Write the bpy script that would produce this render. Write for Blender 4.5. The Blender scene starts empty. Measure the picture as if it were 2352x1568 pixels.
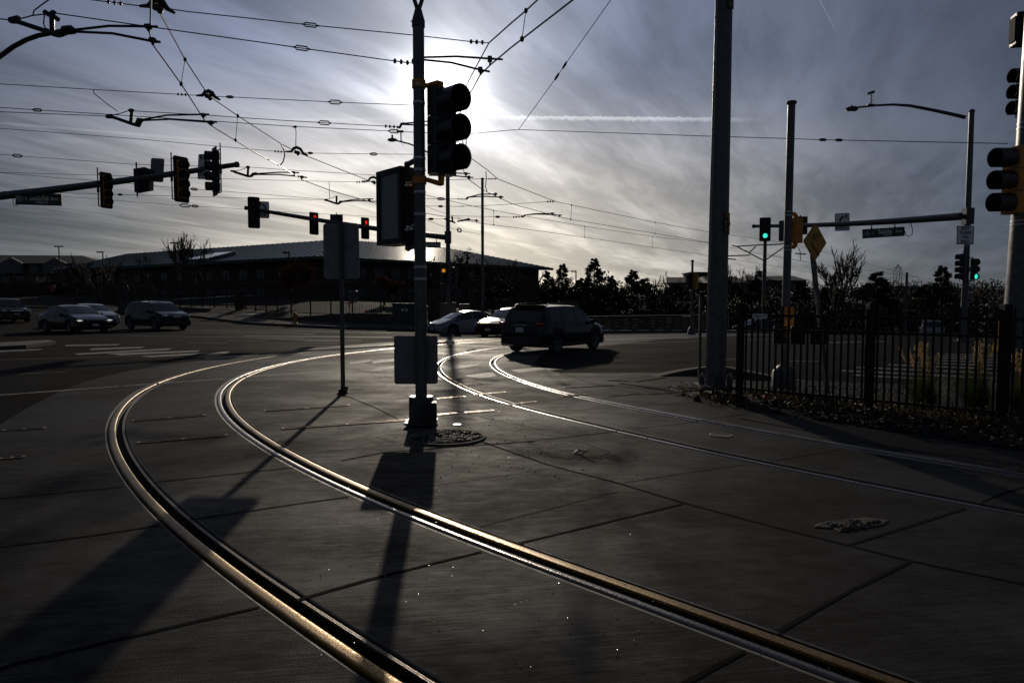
import bpy, bmesh, math, random
import numpy as np
from math import sin, cos, tan, pi, radians as R, atan2, sqrt
from mathutils import Vector as V, Matrix
from mathutils.geometry import delaunay_2d_cdt
SC = bpy.context.scene
COL = SC.collection
random.seed(7)

# ---------------------------------------------------------------- camera
FPX, CX, CY, HOR, CAMH = 1568.0, 1176.0, 784.0, 693.7, 1.6     # measured on a 2352-wide view of the photograph
PITCH = math.atan((CY - HOR) / FPX)
cd = bpy.data.cameras.new('camera'); cam = bpy.data.objects.new('camera', cd); COL.objects.link(cam)
cd.lens = 24; cd.sensor_width = 36; cd.clip_start = 0.05; cd.clip_end = 20000
cam.location = (0, 0, CAMH); cam.rotation_euler = (pi / 2 - PITCH, 0, 0)
SC.camera = cam

# ---------------------------------------------------------------- sun, sky, exposure
SUN_EL, SUN_AZ = R(17.2), math.atan((1020 - 1176) / 1568.0) * 0.97      # azimuth measured from +Y towards +X
SUN = V((sin(SUN_AZ) * cos(SUN_EL), cos(SUN_AZ) * cos(SUN_EL), sin(SUN_EL)))
ld = bpy.data.lights.new('sun', 'SUN'); ld.energy = 5.0; ld.angle = R(0.53); ld.color = (1.0, 0.87, 0.70)
lo = bpy.data.objects.new('sun', ld); COL.objects.link(lo)
lo.rotation_euler = SUN.to_track_quat('Z', 'Y').to_euler()
SC.view_settings.view_transform = 'Standard'; SC.view_settings.look = 'None'
SC.view_settings.exposure = -1.25; SC.view_settings.gamma = 1.0
try:
    SC.cycles.max_bounces = 6; SC.cycles.transparent_max_bounces = 8
    SC.cycles.sample_clamp_indirect = 3.0
except Exception: pass

def ray(x, y):
    dx = (x - CX) / FPX; dz = -(y - CY) / FPX
    return V((dx, cos(PITCH) + dz * sin(PITCH), -sin(PITCH) + dz * cos(PITCH)))

class NT:
    """tiny helper to write shader maths"""
    def __init__(s, tree): s.t = tree; s.n = tree.nodes; s.l = tree.links
    def new(s, ty, **kw):
        n = s.n.new(ty)
        for k, v in kw.items(): setattr(n, k, v)
        return n
    def put(s, sock, v):
        if hasattr(v, 'links') or hasattr(v, 'is_linked'): s.l.new(v, sock)
        else:
            try: sock.default_value = v
            except Exception: sock.default_value = tuple(v) + (1,)
    def m(s, op, a, b=None, c=None, clamp=False):
        n = s.new('ShaderNodeMath', operation=op, use_clamp=clamp)
        s.put(n.inputs[0], a)
        if b is not None: s.put(n.inputs[1], b)
        if c is not None: s.put(n.inputs[2], c)
        return n.outputs[0]
    def v(s, op, a, b=None):
        n = s.new('ShaderNodeVectorMath', operation=op); s.put(n.inputs[0], a)
        if b is not None: s.put(n.inputs[1], b)
        return n.outputs['Value'] if op in ('DOT_PRODUCT', 'LENGTH') else n.outputs[0]
    def xyz(s, a):
        n = s.new('ShaderNodeSeparateXYZ'); s.put(n.inputs[0], a); return n.outputs
    def comb(s, x, y, z):
        n = s.new('ShaderNodeCombineXYZ')
        for i, k in enumerate((x, y, z)): s.put(n.inputs[i], k)
        return n.outputs[0]
    def noise(s, vec, scale, detail=4, rough=.55, dist=0, col=False):
        n = s.new('ShaderNodeTexNoise'); s.put(n.inputs['Vector'], vec)
        n.inputs['Scale'].default_value = scale; n.inputs['Detail'].default_value = detail
        n.inputs['Roughness'].default_value = rough; n.inputs['Distortion'].default_value = dist
        return n.outputs['Color'] if col else n.outputs['Fac']
    def ramp(s, f, a, b, c0=0.0, c1=1.0, smooth=True):
        n = s.new('ShaderNodeMapRange', interpolation_type='SMOOTHSTEP' if smooth else 'LINEAR')
        s.put(n.inputs['Value'], f)
        n.inputs['From Min'].default_value = a; n.inputs['From Max'].default_value = b
        n.inputs['To Min'].default_value = c0; n.inputs['To Max'].default_value = c1
        return n.outputs[0]
    def mix(s, f, a, b, blend='MIX'):
        n = s.new('ShaderNodeMix', data_type='RGBA', blend_type=blend)
        s.put(n.inputs[0], f); s.put(n.inputs[6], a); s.put(n.inputs[7], b)
        return n.outputs[2]

def build_world():
    w = bpy.data.worlds.new('World'); SC.world = w; w.use_nodes = True
    t = NT(w.node_tree); bg = w.node_tree.nodes['Background']
    sky = t.new('ShaderNodeTexSky'); sky.sky_type = 'NISHITA'; sky.sun_disc = False
    sky.sun_elevation = SUN_EL; sky.sun_rotation = SUN_AZ
    sky.altitude = 1600; sky.air_density = 1.0; sky.dust_density = 1.0; sky.ozone_density = 2.5
    d = t.new('ShaderNodeTexCoord').outputs['Generated']
    x, y, z = t.xyz(d)
    cs = t.m('MAXIMUM', t.v('DOT_PRODUCT', d, tuple(SUN)), 0.0)
    ang = t.m('ARCCOSINE', t.m('MINIMUM', cs, 1.0))                       # angle from the sun
    # thin cirrus sheet: a flat layer seen in perspective
    zc = t.m('ADD', t.m('MAXIMUM', z, 0.0), 0.07)
    u = t.m('DIVIDE', x, zc); v_ = t.m('DIVIDE', y, zc)
    a = R(26)
    ur = t.m('ADD', t.m('MULTIPLY', u, cos(a)), t.m('MULTIPLY', v_, -sin(a)))
    vr = t.m('ADD', t.m('MULTIPLY', u, sin(a)), t.m('MULTIPLY', v_, cos(a)))
    warp = t.noise(t.comb(ur, vr, 0.0), 0.55, 3, .5)
    ur2 = t.m('ADD', ur, t.m('MULTIPLY', warp, .55))
    st1 = t.noise(t.comb(t.m('MULTIPLY', ur2, 1.15), t.m('MULTIPLY', vr, 0.30), 3.1), 1.5, 8, .60, .12)
    st2 = t.noise(t.comb(t.m('MULTIPLY', ur2, 5.0), t.m('MULTIPLY', vr, 0.8), 8.7), 1.6, 7, .62, .15)
    big = t.noise(t.comb(ur, t.m('MULTIPLY', vr, .55), 20.3), 0.62, 3, .5)
    veil = t.m('ADD', t.m('MULTIPLY', st1, .62), t.m('ADD', t.m('MULTIPLY', st2, .22), t.m('MULTIPLY', big, .42)))
    cl = t.ramp(veil, .50, .80)
    # cloud brightness: forward scattering round the sun
    def lobe(amp, s): return t.m('MULTIPLY', t.m('EXPONENT', t.m('MULTIPLY', t.m('POWER', t.m('DIVIDE', ang, s), 2.0), -1.0)), amp)
    broad = t.m('ADD', lobe(6.8, .44), 1.25)
    core = t.m('ADD', lobe(17.0, .132), lobe(75.0, .046))
    low = t.ramp(z, 0.0, 0.34, 1.0, 0.0)
    warm = t.m('MULTIPLY', low, lobe(30.0, .34))
    amt = t.m('ADD', t.m('MULTIPLY', cl, .72), .58)
    def tint(v, c):
        n = t.new('ShaderNodeVectorMath', operation='SCALE'); n.inputs[0].default_value = c; t.put(n.inputs['Scale'], v); return n.outputs[0]
    # a clear gap in the cloud sheet low on the left
    gd = ray(30, 520).normalized(); gr = V((gd.y, -gd.x, 0)).normalized()
    k1 = t.m('DIVIDE', t.v('DOT_PRODUCT', t.v('SUBTRACT', d, tuple(gd)), tuple(gr)), .20); k2 = t.m('DIVIDE', t.m('ADD', t.m('SUBTRACT', z, gd.z), t.m('MULTIPLY', t.m('SUBTRACT', st2, .5), .06)), .028)
    gap = t.m('EXPONENT', t.m('MULTIPLY', t.m('ADD', t.m('MULTIPLY', k1, k1), t.m('MULTIPLY', k2, k2)), -1.0))
    amt = t.m('MULTIPLY', amt, t.m('SUBTRACT', 1.0, t.m('MULTIPLY', gap, .60)))
    csum = t.v('ADD', tint(broad, (.77, .90, 1.28)), t.v('ADD', tint(core, (1.0, .99, .98)), tint(warm, (1.16, .96, .58))))
    cloud = t.new('ShaderNodeVectorMath', operation='SCALE'); t.put(cloud.inputs[0], csum); t.put(cloud.inputs['Scale'], amt)
    # contrails: thin arcs of ice cloud
    def trail(p0, p1, w0, w1, amp, soft=.4, puff=True):
        a0 = ray(*p0).normalized(); a1 = ray(*p1).normalized(); n = a0.cross(a1).normalized()
        if n.z < 0: n = -n
        tan_ = (a1 - a0).normalized(); s0 = a0.dot(tan_); s1 = a1.dot(tan_)
        s = t.v('DOT_PRODUCT', d, tuple(tan_)); k = t.v('DOT_PRODUCT', d, tuple(n))
        if puff:
            pn = t.noise(t.comb(t.m('MULTIPLY', s, 150.0), t.m('MULTIPLY', k, 60.0), 0.0), 1.0, 3, .6)
            k = t.m('ADD', k, t.m('MULTIPLY', t.m('SUBTRACT', pn, .45), w1 * 1.2))
        hi = t.ramp(k, -w1, -w1 * .2, 0.0, 1.0); lo_ = t.ramp(k, w0 * .3, w0, 1.0, 0.0)
        e = t.m('MULTIPLY', t.ramp(s, s0, s0 + (s1 - s0) * soft * .35), t.ramp(s, s1 - (s1 - s0) * soft, s1, 1.0, 0.0))
        return t.m('MULTIPLY', t.m('MULTIPLY', hi, lo_), t.m('MULTIPLY', e, amp))
    tr = trail((1110, 267), (1790, 273), .0018, .0056, 6.5)
    tr = t.m('ADD', tr, trail((-60, 277), (640, 335), .0014, .003, 1.5, puff=False))
    tr = t.m('ADD', tr, trail((60, 318), (520, 330), .004, .006, .7))
    tr = t.m('ADD', tr, trail((1850, -60), (1926, 82), .0010, .0012, 1.2, .3, False))
    tr = t.m('ADD', tr, trail((560, 275), (1000, 270), .0014, .004, 1.6))
    tcol = t.new('ShaderNodeVectorMath', operation='SCALE'); tcol.inputs[0].default_value = (1, 1, 1); t.put(tcol.inputs['Scale'], tr)
    skys = t.new('ShaderNodeVectorMath', operation='SCALE'); t.put(skys.inputs[0], sky.outputs[0]); skys.inputs['Scale'].default_value = SKY_GAIN
    tot = t.v('ADD', t.v('ADD', skys.outputs[0], cloud.outputs[0]), tcol.outputs[0])
    t.put(bg.inputs[0], tot); bg.inputs[1].default_value = 0.10
SKY_GAIN = 0.13
build_world()
# ---------------------------------------------------------------- terrain and pixel -> world helpers
KX = [-400, -60, -45, -26, -17.6, -10, -3.8, 2, 16.5, 40, 90, 400]
KY = [330, 85, 73, 57, 47, 41.2, 42, 47, 57, 80, 114, 360]
def S(x, a, b):
    t = min(1.0, max(0.0, (x - a) / (b - a))); return t * t * (3 - 2 * t)
def kerb_y(x): return float(np.interp(x, KX, KY))
def road_z(x, y):
    z = -0.034 * min(max(0.0, y - 30), 60) * S(x, -14, 6) * (1 + .5 * S(x, 15, 40))
    z += 0.022 * min(max(0.0, y - 42), 60) * (1 - S(x, -30, -8))
    return z
def T(x, y):
    z = road_z(x, y); d = y - kerb_y(x)
    if d > 0: z += (.13 * min(1, d) + .075 * min(d, 18)) * (1 - S(x, -2, 14))
    return z
def at(x, y, Y):
    r = ray(x, y); return V((0, 0, CAMH)) + r * (Y / r.y)
def atz(x, y, z):
    r = ray(x, y); return V((0, 0, CAMH)) + r * ((z - CAMH) / r.z)
def G(x, y):
    z = 0.0; p = None
    for _ in range(14):
        p = atz(x, y, z)
        if p.y < 0 or p.y > 400: p = at(x, y, 90); break
        z = z * .35 + road_z(p.x, p.y) * .65
    return V((p.x, p.y, road_z(p.x, p.y)))
def px(n, Y): return n * Y / FPX                                    # n pixels of the reference view at distance Y, in metres

# ---------------------------------------------------------------- mesh builder
class MB:
    def __init__(s): s.v = []; s.f = []; s.mi = []; s.m = 0
    def add(s, vs, fs, M=None):
        b = len(s.v)
        s.v += [tuple(M @ V(p)) if M else tuple(p) for p in vs]
        s.f += [tuple(b + i for i in f) for f in fs]; s.mi += [s.m] * len(fs); return s
    def box(s, c, size, M=None, bev=0):
        hx, hy, hz = [k / 2 for k in size]; c = V(c)
        if bev:
            vs = []; 
            for z in (-hz, hz):
                for (a, b) in ((-hx + bev, -hy), (hx - bev, -hy), (hx, -hy + bev), (hx, hy - bev), (hx - bev, hy), (-hx + bev, hy), (-hx, hy - bev), (-hx, -hy + bev)):
                    vs.append(c + V((a, b, z)))
            fs = [tuple(range(7, -1, -1)), tuple(range(8, 16))] + [(i, (i + 1) % 8, 8 + (i + 1) % 8, 8 + i) for i in range(8)]
            return s.add(vs, fs, M)
        vs = [c + V((sx * hx, sy * hy, sz * hz)) for sz in (-1, 1) for sy in (-1, 1) for sx in (-1, 1)]
        return s.add(vs, [(0, 2, 3, 1), (4, 5, 7, 6), (0, 1, 5, 4), (2, 6, 7, 3), (0, 4, 6, 2), (1, 3, 7, 5)], M)
    def tube(s, pts, r, n=8, caps=True, M=None):
        pts = [V(p) for p in pts]; rs = r if hasattr(r, '__len__') else [r] * len(pts)
        rings = []; prev = None
        for i, p in enumerate(pts):
            d = (pts[min(i + 1, len(pts) - 1)] - pts[max(i - 1, 0)])
            if d.length < 1e-9: d = V((0, 0, 1))
            d.normalize()
            if prev is None:
                a = V((0, 0, 1)) if abs(d.z) < .9 else V((1, 0, 0)); x = d.cross(a).normalized()
            else: x = (prev - d * prev.dot(d)).normalized()
            prev = x; y = d.cross(x)
            rings.append([p + (x * cos(2 * pi * k / n) + y * sin(2 * pi * k / n)) * rs[i] for k in range(n)])
        vs = [q for rg in rings for q in rg]; fs = []
        for i in range(len(pts) - 1):
            for k in range(n): fs.append((i * n + k, i * n + (k + 1) % n, (i + 1) * n + (k + 1) % n, (i + 1) * n + k))
        if caps and n > 2:
            fs.append(tuple(range(n - 1, -1, -1))); L = (len(pts) - 1) * n; fs.append(tuple(L + k for k in range(n)))
        return s.add(vs, fs, M)
    def cyl(s, p0, p1, r0, r1=None, n=12, M=None): return s.tube([p0, p1], [r0, r0 if r1 is None else r1], n, True, M)
    def prism(s, poly, a, b, M=None):                                # poly: points, swept from +a to +b (vectors)
        n = len(poly); a = V(a); b = V(b)
        vs = [V(p) + a for p in poly] + [V(p) + b for p in poly]
        return s.add(vs, [tuple(range(n - 1, -1, -1)), tuple(range(n, 2 * n))] + [(i, (i + 1) % n, n + (i + 1) % n, n + i) for i in range(n)], M)
    def quad(s, a, b, c, d, M=None): return s.add([a, b, c, d], [(0, 1, 2, 3)], M)
    def ball(s, c, r, n=8, m=5, sc=(1, 1, 1), M=None):
        c = V(c); vs = [c + V((0, 0, -r * sc[2]))]; fs = []
        for j in range(1, m):
            th = -pi / 2 + pi * j / m
            for k in range(n): vs.append(c + V((r * sc[0] * cos(th) * cos(2 * pi * k / n), r * sc[1] * cos(th) * sin(2 * pi * k / n), r * sc[2] * sin(th))))
        vs.append(c + V((0, 0, r * sc[2])))
        for k in range(n): fs.append((0, 1 + (k + 1) % n, 1 + k))
        for j in range(m - 2):
            for k in range(n): fs.append((1 + j * n + k, 1 + j * n + (k + 1) % n, 1 + (j + 1) * n + (k + 1) % n, 1 + (j + 1) * n + k))
        L = len(vs) - 1
        for k in range(n): fs.append((L, 1 + (m - 2) * n + k, 1 + (m - 2) * n + (k + 1) % n))
        return s.add(vs, fs, M)
    def grid(s, rows, M=None):                                       # rows of equal length
        n = len(rows[0]); vs = [p for r in rows for p in r]
        return s.add(vs, [(i * n + k, i * n + k + 1, (i + 1) * n + k + 1, (i + 1) * n + k) for i in range(len(rows) - 1) for k in range(n - 1)], M)
    def build(s, name, mat, parent=None, smooth=False, origin=None, sharp=None):
        me = bpy.data.meshes.new(name); o = V(origin) if origin is not None else V((0, 0, 0))
        me.from_pydata([tuple(V(p) - o) for p in s.v], [], s.f); me.update()
        for m in (mat if isinstance(mat, (list, tuple)) else [mat]): me.materials.append(m)
        if max(s.mi, default=0) > 0: me.polygons.foreach_set('material_index', s.mi)
        if smooth:
            me.polygons.foreach_set('use_smooth', [True] * len(me.polygons))
            me.set_sharp_from_angle(angle=R(sharp or 38))
        ob = bpy.data.objects.new(name, me); COL.objects.link(ob); ob.location = o
        if parent: ob.parent = parent
        return ob

def tag(o, label, cat, group=None):
    o['label'] = label; o['category'] = cat
    if group: o['group'] = group
    return o
def thing(name, label, cat, loc=(0, 0, 0), rz=0, group=None, tilt=None):
    o = bpy.data.objects.new(name, None); COL.objects.link(o); o.location = loc
    o.rotation_euler = tilt or (0, 0, rz); o.empty_display_size = .2
    return tag(o, label, cat, group)
def struct(o): o['kind'] = 'structure'; return o
def copy_tree(o, parent=None):
    c = o.copy(); COL.objects.link(c)
    if parent: c.parent = parent
    for ch in [k for k in o.children]: copy_tree(ch, c)
    return c
def text_mesh(body, size, M, name, mat, parent, align='CENTER', ext=0.002, sx=1.0, bold=0.0):
    cu = bpy.data.curves.new('t', 'FONT'); cu.body = body; cu.size = size; cu.align_x = align; cu.align_y = 'CENTER'
    cu.extrude = ext; cu.resolution_u = 2; cu.offset = bold
    to = bpy.data.objects.new('t', cu); COL.objects.link(to)
    me = bpy.data.meshes.new_from_object(to.evaluated_get(bpy.context.evaluated_depsgraph_get()))
    bpy.data.objects.remove(to); bpy.data.curves.remove(cu)
    me.transform(M @ Matrix.Diagonal((sx, 1, 1, 1))); me.materials.clear(); me.materials.append(mat)
    o = bpy.data.objects.new(name, me); COL.objects.link(o); o.parent = parent; me.name = name
    return o
# text / plate frame: local x to the right, y up, z out of the plate towards -Y
def facing(loc=(0, 0, 0)): return Matrix.Translation(loc) @ Matrix.Rotation(pi / 2, 4, 'X')

# ---------------------------------------------------------------- materials
MATS = {}
def mat(name, col, rough=.6, metal=0.0, var=.12, scale=6.0, bump=0.0, bscale=40.0, spec=.5, coat=0.0, stretch=(1, 1, 1), rvar=.08, emit=None, estr=0, back=None):
    if name in MATS: return MATS[name]
    m = bpy.data.materials.new(name); m.use_nodes = True; MATS[name] = m
    t = NT(m.node_tree); b = m.node_tree.nodes['Principled BSDF']
    b.inputs['Metallic'].default_value = metal; b.inputs['Roughness'].default_value = rough
    b.inputs['Specular IOR Level'].default_value = spec; b.inputs['Coat Weight'].default_value = coat; b.inputs['Coat Roughness'].default_value = .06
    c = tuple(col) + (1,)
    if var or bump:
        co = t.new('ShaderNodeTexCoord').outputs['Object']
        mp = t.new('ShaderNodeMapping'); t.put(mp.inputs[0], co); mp.inputs['Scale'].default_value = stretch
        n = t.noise(mp.outputs[0], scale, 5, .6)
        c2 = tuple(k * (1 - var * 1.6) for k in col) + (1,); c3 = tuple(min(1, k * (1 + var * 1.6)) for k in col) + (1,)
        t.put(b.inputs['Base Color'], t.mix(t.ramp(n, .3, .7), c2, c3))
        if rvar: t.put(b.inputs['Roughness'], t.ramp(n, .3, .7, max(.03, rough - rvar), min(1, rough + rvar)))
        if bump:
            bn = t.new('ShaderNodeBump'); bn.inputs['Strength'].default_value = bump; bn.inputs['Distance'].default_value = .01
            t.put(bn.inputs['Height'], t.noise(mp.outputs[0], bscale, 4, .6)); t.put(b.inputs['Normal'], bn.outputs[0])
    else: b.inputs['Base Color'].default_value = c
    if emit: b.inputs['Emission Color'].default_value = tuple(emit) + (1,); b.inputs['Emission Strength'].default_value = estr
    return m

STEEL = mat('galvanised_steel', (.088, .092, .097), .42, .4, .16, 9, .12, 60)
STEELD = mat('galvanised_steel_dull', (.060, .063, .067), .5, .3, .18, 14, .15, 50)
BLACKM = mat('black_painted_steel', (.008, .008, .009), .5, 0, .15, 20, .05, 90, spec=.3)
BLACKP = mat('black_plastic', (.014, .014, .016), .38, 0, .15, 12)
YEL = mat('signal_yellow_paint', (.48, .195, .016), .48, 0, .15, 9)
WIRE = mat('dark_wire', (.035, .035, .037), .5, .5, .1, 30)
WIREB = mat('worn_copper_wire', (.24, .17, .12), .32, 1.0, .1, 30)
SIGNB = mat('sign_back_aluminium', (.15, .162, .18), .5, .3, .14, 5, .04, 30)
SIGNW = mat('sign_white', (.80, .81, .82), .55, 0, .06, 8)
SIGNG = mat('sign_green', (.010, .055, .042), .45, 0, .1, 8)
SIGNY = mat('sign_yellow', (.50, .28, .02), .5, 0, .08, 8)
INK = mat('black_ink', (.012, .012, .013), .5, 0, 0)
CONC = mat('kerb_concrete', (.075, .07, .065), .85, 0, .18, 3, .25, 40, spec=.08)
RUST = mat('rusty_steel', (.20, .10, .045), .6, .5, .25, 20, .2, 60)
RUBBER = mat('black_rubber', (.014, .014, .015), .75, 0, .15, 8)
GLASS = mat('tinted_window', (.010, .012, .014), .06, 0, 0, spec=.6)
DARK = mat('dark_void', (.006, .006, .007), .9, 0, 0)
CHROME = mat('chrome', (.6, .6, .62), .15, 1, 0)
PLATE = mat('number_plate', (.45, .47, .5), .4, 0, 0)
REDL = mat('tail_lamp_red', (.30, .012, .010), .2, 0, 0)
LAMPC = mat('headlamp_glass', (.32, .34, .36), .08, .3, 0)
AMBER = mat('amber_lens', (.5, .16, .01), .2, 0, 0)
# ---------------------------------------------------------------- ground: road, track slab, pavement, planting bed, dry grass
def smooth_line(pts, step=.3, sig=1.6, closed=False):
    p = np.array(pts, float); d = np.r_[0, np.cumsum(np.hypot(*np.diff(p, axis=0).T))]
    n = max(3, int(d[-1] / step)); s = np.linspace(0, d[-1], n); q = np.c_[np.interp(s, d, p[:, 0]), np.interp(s, d, p[:, 1])]
    k = int(3 * sig / step) + 1; w = np.exp(-.5 * (np.arange(-k, k + 1) * step / sig) ** 2); w /= w.sum()
    out = np.empty_like(q)
    for c in (0, 1):
        a = np.r_[2 * q[0, c] - q[k:0:-1, c], q[:, c], 2 * q[-1, c] - q[-2:-k - 2:-1, c]]
        out[:, c] = np.convolve(a, w, 'valid')
    return out
def normals(q):
    t = np.gradient(q, axis=0); t /= np.hypot(*t.T)[:, None]; return np.c_[t[:, 1], -t[:, 0]]     # right-hand side
# gauge edges of the two outer (left-hand) rails, from the near end to the far end
O1 = [(3.3, -1.0), (1.6, .7), (.35, 2.0), (-.44, 2.79), (-.9, 3.22), (-1.21, 3.51), (-2.33, 4.74), (-2.92, 5.44), (-3.51, 6.23), (-4.23, 7.24), (-4.88, 8.28), (-5.36, 9.11), (-5.96, 10.36), (-6.56, 11.79), (-6.96, 13.17), (-7.2, 14.2), (-7.37, 15.6), (-7.43, 17.1), (-7.3, 18.7), (-6.95, 20.5), (-6.2, 22.6), (-5.0, 25.0), (-3.2, 27.4), (-1.26, 29.4), (1.2, 32.2), (4.6, 36.7), (9.6, 43.6), (13.2, 48.6)]
O2 = [(8.0, 1.0), (6.2, 2.75), (5.0, 3.92), (3.75, 5.19), (3.28, 5.78), (2.62, 6.6), (2.1, 7.24), (1.55, 8.1), (.85, 9.18), (.19, 10.27), (-.34, 11.22), (-.72, 12.1), (-1.2, 13.51), (-1.58, 14.9), (-1.85, 16.5), (-1.95, 17.7), (-1.95, 19.0), (-1.78, 20.6), (-1.33, 22.2), (-.6, 23.7), (.6, 25.5), (2.5, 28.2), (6.5, 33.8), (11.0, 40.2), (16.0, 47.3)]
GAUGE = 1.435
TR = []
for i, pts in enumerate((O1, O2)):
    q = smooth_line(pts, .22, 1.0)
    TR.append((q, q + normals(q) * GAUGE))
# (gauge-edge line, unit vectors towards the middle of the track, half-open trough limits)
RAILS = []
for q, q2 in TR:
    n = normals(q); RAILS.append((q, n, -.112, .125)); RAILS.append((q2, -n, -.112, .165))

JN = []
def joint(*pts, w=.026): JN.append(([G(*p) for p in pts], w))
apron_px = [(-420, 1560), (-420, 1120), (-60, 1010), (0, 975), (60, 938), (130, 903), (190, 878), (230, 866), (300, 851), (359, 841), (412, 834), (473, 826), (560, 817), (660, 808)]
apron = [tuple(G(*p)[:2]) for p in apron_px]
q = TR[0][0]; n = normals(q)
apron += [tuple(a) for a in (q - n * 1.25)[(q[:, 1] > 22.6)][::6]]
q2 = TR[1][1]; n2 = normals(q2)
apron += [tuple(a) for a in (q2 + n2 * 1.1)[(q2[:, 1] > 20.2)][::-6]]
apron += [tuple(G(*p)[:2]) for p in [(1226, 836), (1250, 847.5), (1287, 857)]]
walk_px = [(1287, 857), (1420, 856.5), (1500, 856), (1640, 858), (1700, 866), (1853, 873), (2040, 881), (2352, 893), (2620, 905)]
walk = [tuple(G(*p)[:2]) for p in walk_px]
apron += walk[1:] + [(30, 9.5), (30, -6), (-14, -6)]
bed_px = [(1519, 899), (1569, 914.5), (1630, 927), (1690, 939), (1820, 957), (1989, 982), (2109, 1002), (2352, 1037), (2700, 1085), (2700, 1003), (2352, 965), (2160, 940), (1990, 920), (1850, 908), (1700, 898), (1640, 897), (1575, 895)]
bed = [tuple(G(*p)[:2]) for p in bed_px]
kerbline = [(float(a), float(b)) for a, b in zip(KX, KY)]
road_poly = [(-400, -200)] + [(-400, 330)] + kerbline[1:-1] + [(400, 360), (400, -200)]

def inside(P, poly):
    x, y = P[:, 0], P[:, 1]; r = np.zeros(len(P), bool); p = np.array(poly); j = len(p) - 1
    for i in range(len(p)):
        c = ((p[i, 1] > y) != (p[j, 1] > y)) & (x < (p[j, 0] - p[i, 0]) * (y - p[i, 1]) / (p[j, 1] - p[i, 1] + 1e-12) + p[i, 0])
        r ^= c; j = i
    return r
def seg_dist(P, q):
    best = np.full(len(P), 1e9); sgn = np.zeros(len(P))
    for a, b in zip(q[:-1], q[1:]):
        d = b - a; L = d @ d; u = np.clip(((P - a) @ d) / L, 0, 1); w = P - (a + u[:, None] * d); ds = (w * w).sum(1)
        k = ds < best; best[k] = ds[k]; sgn[k] = np.sign(w[k] @ np.array([d[1], -d[0]]))
    return np.sqrt(best), sgn

def build_ground():
    vs, es = [], []
    def line(pts, closed=False):
        b = len(vs); vs.extend(V((float(p[0]), float(p[1]))) for p in pts)
        es.extend((b + i, b + i + 1) for i in range(len(pts) - 1))
        if closed: es.append((b + len(pts) - 1, b))
    line(apron, True); line(bed, True); line(walk)
    for qq, nn, u0, u1 in RAILS:
        line(np.vstack([qq + nn * u0, (qq + nn * u1)[::-1]]), True)
    line(kerbline)
    rnd = random.Random(3)
    for yy in np.r_[np.arange(24, 60, 3.0), np.arange(60, 130, 6)]:
        for xx in np.arange(-90, 100, 4.0 if yy < 60 else 7.0): vs.append(V((xx + rnd.uniform(-.4, .4), yy + rnd.uniform(-.4, .4))))
    for yy in (-200, -60, -20, 140, 200, 300, 600, 1500, 5000):
        for xx in (-4000, -1500, -600, -300, -150, -60, 0, 60, 150, 300, 600, 1500, 4000): vs.append(V((xx, yy)))
    for yy in (0, 20, 60, 100):
        for xx in (-4000, -1500, -600, -300, -150, 150, 300, 600, 1500, 4000): vs.append(V((xx, yy)))
    ov, oe, of, *_ = delaunay_2d_cdt(vs, es, [], 0, 1e-4)
    P = np.array([tuple(p) for p in ov]); tri = np.array([f for f in of if len(f) == 3]); C = P[tri].mean(1)
    drop = np.zeros(len(C), bool)
    near = (np.abs(C[:, 0]) < 40) & (C[:, 1] < 60)
    for qq, nn, u0, u1 in RAILS:
        poly = np.vstack([qq + nn * u0, (qq + nn * u1)[::-1]]); drop |= inside(C, poly) & near
    kerbm = np.array([c[1] > np.interp(c[0], KX, KY) for c in C])
    isbed = inside(C, bed); isap = inside(C, apron) & ~isbed & ~kerbm
    isroad = ~isap & ~isbed & ~kerbm; isgr = kerbm
    Z = [T(p[0], p[1]) if not (abs(p[0]) < 30 and p[1] < 30) else 0.0 for p in P]
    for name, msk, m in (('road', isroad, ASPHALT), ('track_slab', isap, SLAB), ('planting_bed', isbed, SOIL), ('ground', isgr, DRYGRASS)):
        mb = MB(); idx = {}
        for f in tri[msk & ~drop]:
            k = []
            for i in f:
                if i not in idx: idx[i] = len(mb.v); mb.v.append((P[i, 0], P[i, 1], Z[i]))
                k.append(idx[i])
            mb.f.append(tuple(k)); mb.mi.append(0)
        struct(mb.build(name, m, smooth=False))

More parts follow.
